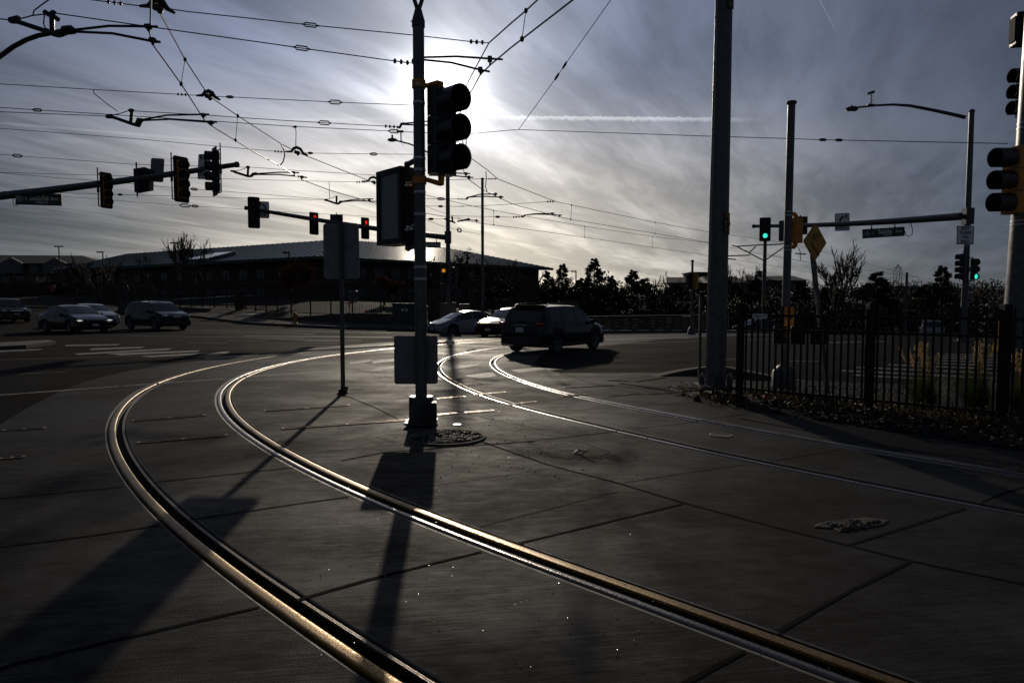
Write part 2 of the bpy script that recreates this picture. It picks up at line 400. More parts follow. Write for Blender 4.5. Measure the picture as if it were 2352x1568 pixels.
def ground_mat(name, base, var, rough, kind):
    m = bpy.data.materials.new(name); m.use_nodes = True; t = NT(m.node_tree); b = m.node_tree.nodes['Principled BSDF']
    co = t.new('ShaderNodeTexCoord').outputs['Object']; x, y, z = t.xyz(co)
    bn = t.new('ShaderNodeBump'); b.inputs['Specular IOR Level'].default_value = {'slab': .022, 'road': .01}.get(kind, .1); b.inputs['Diffuse Roughness'].default_value = 1.0
    if kind == 'slab':
        # broom-finished concrete: fine streaks along x, blotchy traffic stains, dark spots
        st = t.noise(t.comb(t.m('MULTIPLY', x, 1.2), t.m('ADD', t.m('MULTIPLY', y, 26.0), t.m('MULTIPLY', x, -4.0)), 0.0), 1.6, 5, .62)
        bl = t.noise(t.comb(t.m('MULTIPLY', x, .8), t.m('MULTIPLY', y, 1.3), 2.0), .75, 5, .62)
        gr = t.noise(co, 110, 3, .7)
        big = t.noise(t.comb(x, y, 9.0), .23, 2, .5)
        mot = t.noise(t.comb(t.m('MULTIPLY', x, 1.0), t.m('MULTIPLY', y, 1.5), 6.0), 5.5, 6, .68)
        f = t.m('ADD', t.m('MULTIPLY', st, .20), t.m('ADD', t.m('MULTIPLY', bl, .46), t.m('ADD', t.m('MULTIPLY', big, .20), t.m('MULTIPLY', mot, .22))))
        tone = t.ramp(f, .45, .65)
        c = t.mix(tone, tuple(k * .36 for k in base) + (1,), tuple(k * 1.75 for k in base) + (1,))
        c = t.mix(t.m('MULTIPLY', t.ramp(gr, .35, .75), .35), c, tuple(k * 1.8 for k in base) + (1,))
        vo = t.new('ShaderNodeTexVoronoi'); vo.inputs['Scale'].default_value = 2.6; t.put(vo.inputs['Vector'], t.v('ADD', co, t.v('SCALE', t.noise(co, 14, 2, .5, col=True)))); 
        spot = t.m('MULTIPLY', t.ramp(vo.outputs['Distance'], .028, .05, 1, 0), t.ramp(t.noise(co, 1.1, 2), .50, .60))
        c = t.mix(t.m('MULTIPLY', spot, .75), c, (.010, .009, .009, 1))
        t.put(b.inputs['Base Color'], c)
        # worn patches are smoother
        t.put(b.inputs['Roughness'], t.m('SUBTRACT', t.ramp(f, .40, .72, rough + .14, rough - .16), t.m('MULTIPLY', t.ramp(gr, .45, .8), .08)))
        h = t.m('ADD', t.m('MULTIPLY', st, .7), t.m('ADD', t.m('MULTIPLY', gr, .9), t.m('MULTIPLY', bl, .7)))
        bn.inputs['Strength'].default_value = .75; bn.inputs['Distance'].default_value = .007; t.put(bn.inputs['Height'], h); t.put(b.inputs['Normal'], bn.outputs[0])
    elif kind == 'road':
        gr = t.noise(co, 75, 3, .7); bl = t.noise(t.comb(t.m('MULTIPLY', x, .35), y, 4.0), .7, 4, .6); cr = t.noise(co, .12, 3, .5)
        c = t.mix(t.ramp(gr, .3, .75), tuple(k * .55 for k in base) + (1,), tuple(k * 1.6 for k in base) + (1,))
        c = t.mix(t.m('MULTIPLY', t.ramp(bl, .35, .7), .6), c, tuple(k * .6 for k in base) + (1,))
        c = t.mix(t.m('MULTIPLY', t.ramp(cr, .45, .62), .45), c, (base[0] * 1.9, base[1] * 1.75, base[2] * 1.5, 1))
        t.put(b.inputs['Base Color'], c); t.put(b.inputs['Roughness'], t.ramp(bl, .3, .7, rough - .1, rough + .1))
        bn.inputs['Strength'].default_value = .75; bn.inputs['Distance'].default_value = .012; t.put(bn.inputs['Height'], gr); t.put(b.inputs['Normal'], bn.outputs[0])
    else:
        gr = t.noise(co, 9, 6, .7); bl = t.noise(co, .35, 4, .6)
        c = t.mix(t.ramp(gr, .3, .7), tuple(k * .45 for k in base) + (1,), tuple(k * 1.5 for k in base) + (1,))
        c = t.mix(t.m('MULTIPLY', t.ramp(bl, .4, .65), .6), c, (.035, .033, .025, 1))
        t.put(b.inputs['Base Color'], c); b.inputs['Roughness'].default_value = rough
        bn.inputs['Strength'].default_value = 1.0; bn.inputs['Distance'].default_value = .08; t.put(bn.inputs['Height'], gr); t.put(b.inputs['Normal'], bn.outputs[0])
    return m
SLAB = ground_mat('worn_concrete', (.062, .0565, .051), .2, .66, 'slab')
ASPHALT = ground_mat('asphalt', (.022, .022, .023), .2, .86, 'road')
SOIL = ground_mat('bed_soil', (.03, .026, .022), .2, .95, 'soil')
DRYGRASS = ground_mat('dry_winter_grass', (.040, .031, .019), .2, .95, 'soil')
build_ground()

# ---------------------------------------------------------------- rails
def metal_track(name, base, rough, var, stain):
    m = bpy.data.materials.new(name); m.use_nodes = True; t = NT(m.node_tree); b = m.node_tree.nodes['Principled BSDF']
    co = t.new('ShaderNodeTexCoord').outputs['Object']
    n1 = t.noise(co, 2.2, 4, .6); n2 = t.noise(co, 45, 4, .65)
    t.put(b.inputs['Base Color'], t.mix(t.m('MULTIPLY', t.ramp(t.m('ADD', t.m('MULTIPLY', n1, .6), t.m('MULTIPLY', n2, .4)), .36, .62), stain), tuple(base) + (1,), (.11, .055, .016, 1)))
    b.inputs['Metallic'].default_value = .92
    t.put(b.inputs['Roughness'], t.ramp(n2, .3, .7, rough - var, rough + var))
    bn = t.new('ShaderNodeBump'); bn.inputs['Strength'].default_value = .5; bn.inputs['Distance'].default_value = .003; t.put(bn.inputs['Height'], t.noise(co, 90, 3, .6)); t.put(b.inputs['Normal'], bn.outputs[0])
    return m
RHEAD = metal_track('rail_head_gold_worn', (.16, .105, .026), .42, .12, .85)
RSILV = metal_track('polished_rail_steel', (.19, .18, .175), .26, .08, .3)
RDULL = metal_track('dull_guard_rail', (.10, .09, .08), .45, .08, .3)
def sweep(name, qq, nn, prof, m, parent, sharp=50):
    rows = []
    for u, z in prof: rows.append([(float(a[0] + b[0] * u), float(a[1] + b[1] * u), z + road_z(a[0], a[1])) for a, b in zip(qq, nn)])
    mb = MB(); mb.grid(rows); return mb.build(name, m, parent, smooth=True, sharp=sharp)
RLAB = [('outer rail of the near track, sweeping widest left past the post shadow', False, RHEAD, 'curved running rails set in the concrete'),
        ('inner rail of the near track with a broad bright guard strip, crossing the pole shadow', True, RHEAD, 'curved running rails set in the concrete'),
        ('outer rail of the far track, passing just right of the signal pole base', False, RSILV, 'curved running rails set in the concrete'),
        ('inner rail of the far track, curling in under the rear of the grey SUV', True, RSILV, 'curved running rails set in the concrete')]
for (qq, nn, u0, u1), (lab, inner, hm, grp) in zip(RAILS, RLAB):
    t = thing('embedded_rail', lab, 'rail', (0, 0, 0), group=grp)
    sweep('running_head', qq, nn, [(-.074, -.05), (-.074, -.004), (-.068, .0012), (-.05, .0022), (-.03, .0028), (-.012, .0022), (-.004, -.0005), (0, -.007), (0, -.012)], hm, t)
    g = .070 if not inner else .066
    sweep('flangeway', qq, nn, [(-.0005, -.010), (-.001, -.05), (.02, -.056), (g, -.056), (g + .001, -.012)], DARK, t)  # groove walls near-black: the shade inside is put into the colour
    if inner:
        sweep('guard_strip', qq, nn, [(g, -.012), (g, -.004), (g + .005, .0005), (g + .03, .0022), (g + .048, .0005), (g + .053, -.006), (g + .053, -.05)], RSILV, t)
        e = g + .053
    else:
        sweep('guard_lip', qq, nn, [(g, -.012), (g, -.006), (g + .004, -.001), (g + .011, -.001), (g + .0125, -.007), (g + .014, -.001), (g + .022, -.001), (g + .025, -.008), (g + .025, -.05)], RDULL, t)
        e = g + .025
    sweep('rubber_boot', qq, nn, [(u0, -.001), (-.100, -.003), (-.098, -.022), (-.074, -.022)], RUBBER, t)
    sweep('rubber_boot', qq, nn, [(e, -.02), (e + .012, -.018), (e + .016, -.006), (u1 - .008, -.003), (u1, -.0005)], RUBBER, t)

# ---------------------------------------------------------------- slab joints
joint((-200, 1596), (0, 1534), (345, 1451), (596, 1394)); joint((-150, 1284), (0, 1256), (200, 1232), (366, 1206))
joint((-150, 1158), (0, 1145), (285, 1118)); joint((-150, 1122), (0, 1111), (268, 1088), w=.012)
joint((352, 1108), (676, 1073)); joint((436, 1194), (730, 1150), (800, 1141)); joint((686, 1377), (784, 1347), (974, 1299), (1106, 1267))
joint((784, 1058), (879, 1039), (1034, 1027), (1209, 1014), (1404, 992), (1424, 989)); joint((1454, 985), (1568, 973), (1639, 961), (1744, 946), w=.016)
joint((1186, 1249), (1374, 1204), (1568, 1157)); joint((1084, 1003), (1134, 1024), (1264, 1069), (1419, 1109), (1568, 1154), (1748, 1202), (1948, 1252), (2093, 1289), (2268, 1324), (2420, 1356))
joint((1948, 1252), (2080, 1211), (2216, 1168)); joint((2093, 1289), (1928, 1369), (1788, 1451)); joint((1709, 1496), (1569, 1568), (1480, 1620))
joint((1429, 1109), (1568, 1087), (1710, 1067), w=.014); joint((1766, 1060), (1929, 1032), w=.014); joint((2254, 1152), (2352, 1117))
joint((2004, 1022), (2109, 1002)); joint((1462, 933), (1603, 924), w=.012); joint((1321, 942), (1420, 936), w=.012); joint((1343, 907), (1470, 902), w=.01)
joint((1226, 836), (1287, 857), (1352, 878), (1440, 900), (1519, 899), w=.02); joint((0, 1029), (244, 1014), w=.01); joint((294, 930), (490, 919), w=.01)
joint((520, 905), (800, 893), w=.01); joint((560, 990), (800, 972), w=.012); joint((300, 1000), (505, 985), w=.01); joint((620, 1050), (760, 1035), (930, 1020), w=.01)
joint((866, 1006), (910, 1016), w=.01); joint((1010, 955), (1240, 940), w=.01); joint((784, 905), (860, 935), (925, 968), w=.022); joint((1020, 990), (1132, 1024), w=.012)
joint((1160, 1020), (1290, 1005), w=.01); joint((1060, 880), (1210, 872), w=.01); joint((1240, 870), (1330, 866), w=.01); joint((330, 960), (500, 948), w=.01)
joint((1264, 1076), (1050, 1108), (879, 1131), w=.008); joint((1100, 1210), (1420, 1128), w=.008); joint((1000, 1140), (1130, 1125), w=.006)
# cracks
def crack(a, b, n=14, w=.007, amp=2.2, seed=1):
    r = random.Random(seed); pts = []
    for i in range(n + 1):
        k = i / n; pts.append((a[0] + (b[0] - a[0]) * k + r.uniform(-amp, amp) * 2, a[1] + (b[1] - a[1]) * k + r.uniform(-amp, amp)))
    joint(*pts, w=w)
for i, (a, b) in enumerate([((800, 820), (872, 842)), ((805, 845), (905, 872)), ((1036, 940), (1140, 968)), ((1070, 950), (1210, 978)), ((1140, 968), (1330, 1000)), ((830, 812), (910, 826)), ((1090, 905), (1120, 912))]): crack(a, b, seed=i)
mb = MB()
for pts, w in JN:
    P = np.array([p[:2] for p in pts]); 
    if len(P) > 1:
        d = np.r_[0, np.cumsum(np.hypot(*np.diff(P, axis=0).T))]; s = np.linspace(0, d[-1], max(2, int(d[-1] / .25)))
        P = np.c_[np.interp(s, d, P[:, 0]), np.interp(s, d, P[:, 1])]; n = normals(P); r = random.Random(int(d[-1] * 1000))
        ww = np.array([w * r.uniform(.36, .64) for _ in P])[:, None]
        mb.grid([[(float(a), float(b), .0035) for a, b in P - n * ww], [(float(a), float(b), .0035) for a, b in P + n * ww]])
struct(mb.build('slab_joints', mat('joint_sealant', (.006, .006, .006), .95, 0, .1, 20, spec=.02)))

# ---------------------------------------------------------------- painted markings
PAINT = mat('worn_road_paint', (.10, .10, .096), .7, 0, .45, 5, .3, 60, spec=.15)
PAINTY = mat('worn_yellow_paint', (.16, .10, .02), .6, 0, .25, 3)
mk = MB(); mky = MB()
def mark(pts, mbx=None, z=.0042):
    g = [G(*p) for p in pts]; (mbx or mk).add([(p.x, p.y, p.z + z) for p in g], [tuple(range(len(g)))])
def stripe(a, b, w, mbx=None, n=10, z=.0042):
    A, B = G(*a), G(*b); d = (B - A).normalized(); nn = V((-d.y, d.x, 0)) * w / 2; rows = [[], []]
    for i in range(n + 1):
        p = A.lerp(B, i / n); zz = road_z(p.x, p.y) + z
        rows[0].append((p.x - nn.x, p.y - nn.y, zz)); rows[1].append((p.x + nn.x, p.y + nn.y, zz))
    (mbx or mk).grid(rows)
for a, b in [((-330, 826), (396, 800)), ((-330, 833), (461, 806)), ((-330, 840), (530, 809)), ((200, 828), (588, 815)), ((-330, 818), (333, 797)), ((-330, 810), (277, 791))][:0]: stripe(a, b, .5)
for pts in ([(150, 792), (277, 790.5), (268, 793), (150, 795)], [(210, 800), (335, 796), (322, 799.5), (205, 804)], [(170, 812), (396, 799.5), (385, 803.5), (180, 815)],
            [(245, 812), (461, 804.5), (452, 808), (275, 816)], [(320, 818), (530, 807), (520, 811), (345, 820.5)], [(466, 822), (600, 812.5), (590, 816.5), (478, 825)],
            [(0, 793), (120, 789), (110, 791.5), (0, 796.5)], [(-30, 806), (100, 801), (90, 804), (-30, 810)]): mark(pts)
ml = MB(); stripe((-200, 922), (271, 887.5), .10, ml); stripe((283, 886.6), (515, 869.6), .10, ml); stripe((549, 867.4), (790, 850), .10, ml); struct(ml.build('stop_line', mat('bright_road_paint', (.22, .22, .21), .7, 0, .4, 5, .3, 60, spec=.15))); stripe((-200, 832), (318, 817.5), .08)
stripe((0, 860), (150, 854), .07); stripe((1049, 884.5), (1108, 881), .07); stripe((1100, 881), (1160, 878.5), .07)
mark([(1008, 841.5), (1020, 850), (1046, 848), (1100, 839.5), (1098, 836.5)]); mark([(1066, 863), (1100, 869), (1142, 864), (1132, 855.5), (1110, 857)])
mark([(1170, 850.5), (1192, 856), (1255, 848.5), (1240, 842.5)]); mark([(1248, 847), (1262, 850.5), (1294, 848.5), (1250, 845)])
mark([(850, 829), (858, 835), (912, 829), (912, 823)]); mark([(868, 846), (850, 853), (912, 845), (912, 839)]); mark([(860, 829), (806, 837), (798, 833), (850, 826)])
# far lane lines in front of the cars
stripe((300, 771), (700, 777), .12); stripe((470, 757), (900, 765), .12); stripe((430, 764), (620, 767), .10); stripe((640, 780), (780, 782), .10)
stripe((240, 757), (330, 762), .10, mky); stripe((420, 758), (720, 767), .10, mky); stripe((520, 783), (610, 783), .10); stripe((430, 786.5), (520, 787), .1)
stripe((560, 772), (900, 774.5), .3); stripe((590, 778), (760, 778), .12); stripe((700, 783.5), (830, 782), .14)
stripe((1420, 775), (1580, 768), .12); stripe((1390, 780), (1590, 776), .35); stripe((1395, 790), (1600, 784), .12)
# crosswalk seen through the fence
for i, (a, b) in enumerate([((1960, 861), (2140, 871)), ((1930, 851), (2350, 872)), ((1962, 843.5), (2350, 860)), ((2040, 837.5), (2352, 850)), ((2080, 831.5), (2352, 842)), ((2110, 826.5), (2352, 834.5)), ((2130, 821.5), (2352, 828.5)), ((2150, 817.5), (2352, 823)), ((2170, 813), (2352, 818))]): stripe(a, b, .30)
stripe((1700, 782), (1800, 779), .12); stripe((1790, 784), (1890, 781), .12); stripe((1900, 787), (2040, 784), .3); stripe((1815, 829), (1880, 829.5), .12); stripe((1630, 825), (1690, 825), .1)
struct(mk.build('road_markings', PAINT)); struct(mky.build('centre_line', PAINTY))

# ---------------------------------------------------------------- kerbs, raised pavements
def raised(name, pts_px, h, m, world=False):
    g = [G(*p) for p in pts_px] if not world else [V(p) for p in pts_px]; mb = MB(); n = len(g)
    vs = [(p.x, p.y, p.z - .3) for p in g] + [(p.x, p.y, p.z + h - .015) for p in g]
    c = sum(g, V((0, 0, 0))) / n
    vs += [(p.x + (c.x - p.x) * .004, p.y + (c.y - p.y) * .004, p.z + h) for p in g]
    mb.add(vs, [(i, (i + 1) % n, n + (i + 1) % n, n + i) for i in range(n)] + [(n + i, n + (i + 1) % n, 2 * n + (i + 1) % n, 2 * n + i) for i in range(n)] + [tuple(range(2 * n, 3 * n))])
    return struct(mb.build(name, m))
# kerb wedge behind the big pole and along the crossing
def kerb_run(pts, w, h, name='kerb'):
    q = smooth_line([tuple(p[:2]) for p in pts], .35, .35); n = normals(q); mb = MB(); hs = np.minimum(1, np.minimum(np.arange(len(q)), np.arange(len(q))[::-1]) / 4.0) * h
    rows = [[], [], [], []]
    for a, b, hh in zip(q, n, hs):
        z = road_z(*a)
        rows[0].append((a[0] - b[0] * w / 2, a[1] - b[1] * w / 2, z - .05)); rows[1].append((a[0] - b[0] * w * .42, a[1] - b[1] * w * .42, z + hh + .003))
        rows[2].append((a[0] + b[0] * w * .42, a[1] + b[1] * w * .42, z + hh + .003)); rows[3].append((a[0] + b[0] * w / 2, a[1] + b[1] * w / 2, z - .05))
    mb.grid(rows); return struct(mb.build(name, CONC))
kerb_run([G(1500, 864), G(1560, 859), G(1640, 860), G(1700, 867), G(1790, 873), G(1850, 876)], .30, .20)
kerb_run([V((x, kerb_y(x) - .1, 0)) for x in np.arange(-60, -4.5, 1.0)], .35, .16)
kerb_run([V((x, kerb_y(x) - .1, 0)) for x in np.arange(-3, 90, 1.0)], .35, .16)
# median nose at the far left and small islands
raised('traffic_island', [(-60, 797), (60, 790), (110, 787), (128, 790), (60, 800), (-60, 806)], .12, CONC)
# ---------------------------------------------------------------- signal heads, signs, poles
LENS = {'off': mat('lens_dark', (.03, .03, .03), .25, 0, 0), 'red': mat('lens_red_lit', (.2, .01, .01), .3, 0, 0, emit=(1, .03, .02), estr=1.5),
        'green': mat('lens_green_lit', (.01, .2, .15), .3, 0, 0, emit=(.05, .95, .72), estr=2.2), 'amber': mat('lens_amber_lit', (.2, .1, .01), .3, 0, 0, emit=(1, .38, .03), estr=1.2),
        'dimred': mat('lens_red_dim', (.25, .02, .015), .3, 0, 0)}
def signal_head(label, base, h, yaw, n=3, body=BLACKP, plate=None, lit=None, group='traffic signal heads', name='traffic_signal', vis=1.0, tilt=0, pipe=None, wide=1.0, piv=None):
    """base: centre of the head; h: overall height of the housing (m); faces -Y before yaw"""
    t = thing(name, label, 'traffic light', base, 0, group, tilt=(0, tilt, yaw))
    m = h / n; w = m * .98 * wide; dd = m * .52
    b = MB()
    for k in range(n):
        z = h / 2 - m * (k + .5); b.box((0, 0, z), (w, dd, m * .965), bev=m * .07)
    b.box((0, dd * .1, 0), (w * .7, dd * .6, h * .99)); 
    for k in range(n): b.box((0, dd * .5 + .008, h / 2 - m * (k + .5)), (w * .72, .03, m * .7), bev=m * .05)     # rear covers
    b.build('housing', body, t, smooth=True)
    if plate:
        p = MB(); mg = m * .38; W, Hh = w / 2 + mg, h / 2 + mg; c = m * .16
        poly = [(-W + c, 0, -Hh), (W - c, 0, -Hh), (W, 0, -Hh + c), (W, 0, Hh - c), (W - c, 0, Hh), (-W + c, 0, Hh), (-W, 0, Hh - c), (-W, 0, -Hh + c)]
        p.prism(poly, (0, -dd * .20, 0), (0, -dd * .20 + .012, 0)); p.build('backplate', BLACKM, t)
    for k in range(n):
        z = h / 2 - m * (k + .5); r = m * .40
        L = MB(); L.ball((0, -dd * .5, z), r * .92, 16, 8, (1, .22, 1)); 
        st = lit.get(k, 'off') if lit else 'off'
        L.build('lens', LENS[st], t, smooth=True)
        v = MB(); r2 = r * 1.13; rows_o, rows_i = [], []; N = 20; a0, a1 = R(-52), R(232)
        for j in range(N + 1):
            a = a0 + (a1 - a0) * j / N; dep = vis * m * (.90 - .10 * (1 - sin(a)) * .5)
            rows_o.append([(r2 * cos(a), -dd * .5, z + r2 * sin(a)), (r2 * cos(a), -dd * .5 - dep, z + r2 * sin(a) - m * .03)])
            rr = r2 - .012; rows_i.append([(rr * cos(a), -dd * .5, z + rr * sin(a)), (rr * cos(a), -dd * .5 - dep, z + rr * sin(a) - m * .03)])
        v.grid(rows_o); v.grid([r_[::-1] for r_ in rows_i]); v.grid([[o[1], i[1]] for o, i in zip(rows_o, rows_i)])
        v.build('visor', BLACKP, t, smooth=True)
    for k in (getattr(pipe, 'ks', (None,)) if pipe else ()):
        q = MB(); (pipe(q, h, w, dd, m) if k is None else pipe(q, h, w, dd, m, k)); q.build('bracket', pipe.m if hasattr(pipe, 'm') else STEELD, t, smooth=True)
    return t
def side_bracket(sgn, off=.12, top=.25):
    def f(q, h, w, dd, m):
        x = sgn * (w / 2 + off); q.tube([(x, dd * .5, h / 2 + top), (x, dd * .5, -h / 2 - .03)], .022, 8)
        q.tube([(x, dd * .5, -h / 2 - .03), (0, dd * .3, -h / 2 - .03)], .02, 8); q.tube([(x, dd * .5, h / 2 + .03), (0, dd * .3, h / 2 + .03)], .02, 8)
        q.box((x, dd * .5, 0), (.06, .07, .2))
    return f
def back_bracket(q, h, w, dd, m):
    q.box((0, dd * .8, 0), (.10, dd * .7, .16)); q.tube([(0, dd * .7, -h / 2 - .02), (0, dd * .7, h / 2 + .02)], .02, 8)
    q.box((0, dd * .45, -h / 2 - .015), (.06, dd * .6, .03)); q.box((0, dd * .45, h / 2 + .015), (.06, dd * .6, .03))

def round_plate(w, h, c, n=5):
    pts = []
    for (cx, cz, a0) in ((w / 2 - c, h / 2 - c, 0), (-w / 2 + c, h / 2 - c, 90), (-w / 2 + c, -h / 2 + c, 180), (w / 2 - c, -h / 2 + c, 270)):
        for k in range(n): a = R(a0 + 90 * k / (n - 1)); pts.append((cx + c * cos(a), 0, cz + c * sin(a)))
    return pts
def plate_sign(name, label, cat, pos, yaw, w, h, face, c=.04, tilt=0, th=.006, group=None, border=None, back=SIGNB):
    t = thing(name, label, cat, pos, 0, group, tilt=(0, tilt, yaw))
    b = MB(); b.prism(round_plate(w, h, c), (0, th / 2 + .002, 0), (0, th, 0)); b.build('back_sheet', back, t)
    b = MB(); b.prism(round_plate(w, h, c), (0, -th / 2, 0), (0, th / 2 + .002, 0)); b.build('face', face, t)
    if border:
        q = MB(); o = round_plate(w - .03, h - .03, c * .8); i = round_plate(w - .03 - 2 * border, h - .03 - 2 * border, max(.005, c * .8 - border)); n = len(o)
        q.add([(p[0], -th / 2 - .002, p[2]) for p in o] + [(p[0], -th / 2 - .002, p[2]) for p in i], [(k, (k + 1) % n, n + (k + 1) % n, n + k) for k in range(n)])
        q.build('border', INK, t)
    return t
def arrow_part(t, right, w, h, zc, y=-.006):
    s = 1 if right else -1; q = MB(); r0, r1 = w * .30, w * .44
    cx = s * w * .20; cz = zc - h * .05; rows = []
    for k in range(9):
        a = R(180 - 78 * k / 8); rows.append([(cx + s * r1 * cos(a), y, cz + r1 * sin(a)), (cx + s * r0 * cos(a), y, cz + r0 * sin(a))])
    q.grid(rows); q.quad((cx - s * r1, y, cz), (cx - s * r0, y, cz), (cx - s * r0, y, cz - h * .26), (cx - s * r1, y, cz - h * .26))
    m_ = (r0 + r1) / 2; q.add([(cx + s * .04 * w, y, cz + m_ + h * .15), (cx + s * .04 * w, y, cz + m_ - h * .15), (cx + s * w * .26, y, cz + m_ + h * .015)], [(0, 1, 2)])
    q.build('arrow', INK, t)

def flange_base(q, r, n=4, s=.2, z=0.0):
    q.box((0, 0, z + .045), (s * 2, s * 2, .03), bev=.03)
    for k in range(n):
        a = pi / 4 + k * 2 * pi / n; x, y = s * .78 * cos(a) * 1.2, s * .78 * sin(a) * 1.2
        q.cyl((x, y, z - .02), (x, y, z + .11), .014, n=8); q.cyl((x, y, z + .06), (x, y, z + .085), .026, n=6)

# ---- main signal pole in the middle
MP = G(968, 976)
t = thing('signal_pole', 'galvanised signal pole on the slab between the tracks, in front of the low sun', 'pole', MP)
r0 = px(26.4, MP.y) / 2
q = MB(); q.tube([(0, 0, .38), (0, 0, .75), (0, 0, 3), (.0, 0, 5.10)], [r0 * 1.03, r0 * 1.02, r0, r0 * .98], 20); q.build('shaft', STEEL, t, smooth=True)
q = MB(); q.tube([(0, 0, 5.06), (0, 0, 5.14)], r0 * 1.12, 20); q.tube([(0, 0, 5.14), (0, 0, 5.30)], [r0 * 1.08, r0 * .5], 20)
for s in (-1, 1):
    q.tube([(s * r0 * .15, 0, 5.28), (s * r0 * .85, 0, 5.44)], .026, 8); q.tube([(s * r0 * .85, 0, 5.43), (s * r0 * .75, 0, 5.54)], .026, 8)
q.box((0, 0, 5.53), (r0 * 1.7, .06, .05)); q.cyl((-r0 * 1.35, 0, 5.13), (-r0, 0, 5.13), .006, n=6)
q.build('pole_cap', STEELD, t, smooth=True)
q = MB(); q.tube([(0, 0, 5.52), (0, 0, 5.54), (0, 0, 6.1)], [r0 * .95, r0 * 1.16, r0 * 1.16], 20); q.build('antenna_housing', STEELD, t, smooth=True)
q = MB(); q.box((0, 0, .20), (.30, .24, .36), bev=.05); q.box((.0, -.125, .20), (.24, .02, .30), bev=.008); q.build('base_casting', STEELD, t, smooth=True)
q = MB(); q.box((.12, -.19, .17), (.20, .11, .28), bev=.02); q.box((.12, -.25, .18), (.15, .012, .2)); q.box((.12, -.19, .32), (.19, .1, .02)); q.build('push_button_housing', BLACKP, t, smooth=True)
q = MB(); flange_base(q, r0, 4, .20); q.build('base_plate', STEELD, t)
q = MB(); q.tube([(.33 * cos(a), .33 * sin(a), -.03) for a in [k * 2 * pi / 24 for k in range(25)]], .03, 6); q.build('grout_ring', CONC, t, smooth=True)
for z in (3.0, 2.72, 4.12, 4.33, 2.05, 1.9, 3.43, 3.28):
    q = MB(); q.tube([(0, 0, z - .016), (0, 0, z + .016)], r0 + .005, 20); q.box((0, -r0 - .012, z), (.03, .022, .024)); q.build('strap_band', mat('bright_strap', (.42, .43, .45), .35, .8, .1, 20), t, smooth=True)
# its signal head
yaw = R(41.8); hp = V((-.898, 8.875, 0)); hp.z = CAMH + (HOR - 304.5) / FPX * hp.y
hp.z = at(1017, 304, 8.875).z
def mb_pipes(q, h, w, dd, m, only):
    M = Matrix.Rotation(-yaw, 4, 'Z'); P = lambda z: M @ (V((MP.x, MP.y, z)) - hp)
    for s, z in ((1, h / 2 + .07), (-1, -h / 2 - .10)):
        if s != only: continue
        a = P(0) + V((0, 0, hp.z)); e = V((a.x, a.y, z - .03 * s)); k = V((0, dd * .1, z))
        q.tube([e, e.lerp(k, .35) + V((0, 0, -.02 * s)), k + V((-.05, 0, 0)), k], [.034, .030, .034, .034], 10); q.tube([k + V((0, 0, .02 * s)), V((0, dd * .1, s * h / 2))], [.038, .045], 10)
        q.tube([e + V((0, 0, -.05)), e + V((0, 0, .05))], r0 + .014, 14)
mb_pipes.m = YEL; mb_pipes.ks = (1, -1)
signal_head('large dark three-lens signal head on orange brackets, hiding the sun beside the centre pole', hp, 1.09, yaw, body=BLACKP, pipe=mb_pipes)
# side trim of the yellow housing edge
# blank-out sign case on the left of the pole
ca, cb = at(923, 381, 8.9), at(867, 397, 9.35); zb = at(923, 558, 8.9).z; hh = ca.z - zb
yaw2 = atan2(cb.y - ca.y, cb.x - ca.x) + pi                      # local +x runs from the far left end to the near corner
L = (V((ca.x, ca.y)) - V((cb.x, cb.y))).length; D_ = .27
t = thing('blank_out_sign', 'black boxed sign case with grey panel and latches, hung left of the centre pole', 'sign case', (ca.x, ca.y, zb), yaw2)
q = MB(); q.box((-L / 2, D_ / 2, hh / 2), (L, D_, hh), bev=.015); q.build('case', BLACKM, t, smooth=True)
q = MB()
for (x, z, sx, sz) in ((-L / 2, hh - .035, L, .07), (-L / 2, .035, L, .07), (-.035, hh / 2, .07, hh - .14), (-L + .035, hh / 2, .07, hh - .14)): q.box((x, -.012, z), (sx - .002, .026, sz))
q.build('frame', BLACKM, t)
q = MB(); q.quad((-L + .07, -.002, .07), (-.07, -.002, .07), (-.07, -.002, hh - .07), (-L + .07, -.002, hh - .07)); q.build('panel', mat('grey_sign_panel', (.16, .17, .19), .35, .3, .08, 4), t)
for z in (.2, hh - .22):
    q = MB(); q.box((.012, .10, z), (.03, .10, .05), bev=.01); q.ball((.025, .05, z - .03), .03, 8, 6); q.ball((.03, .14, z + .02), .022, 8, 6); q.tube([(.03, .08, z - .02), (.045, .14, z + .05), (.03, .17, z)], .009, 6); q.build('latch', CHROME, t, smooth=True)
Mi = Matrix.Rotation(-yaw2, 4, 'Z'); pl = Mi @ (V((MP.x, MP.y, zb)) - V((ca.x, ca.y, zb)))
for z in (-.05, hh + .05):
    q = MB(); a = V((-.10, D_ * .55, z)); q.tube([a + V((0, 0, .06 if z < 0 else -.06)), a, V((pl.x, pl.y, z + .03))], .036, 10); q.ball(a, .045, 10, 6); q.build('support_pipe', STEELD, t, smooth=True)
# small plate on the pole near the ground, seen from behind
c = at(955.5, 826, MP.y + .09)
plate_sign('pole_sign', 'grey back of a wide sign low on the centre pole', 'sign', (c.x, c.y, c.z), R(183), px(100, c.y), px(112, c.y), SIGNW, .035)
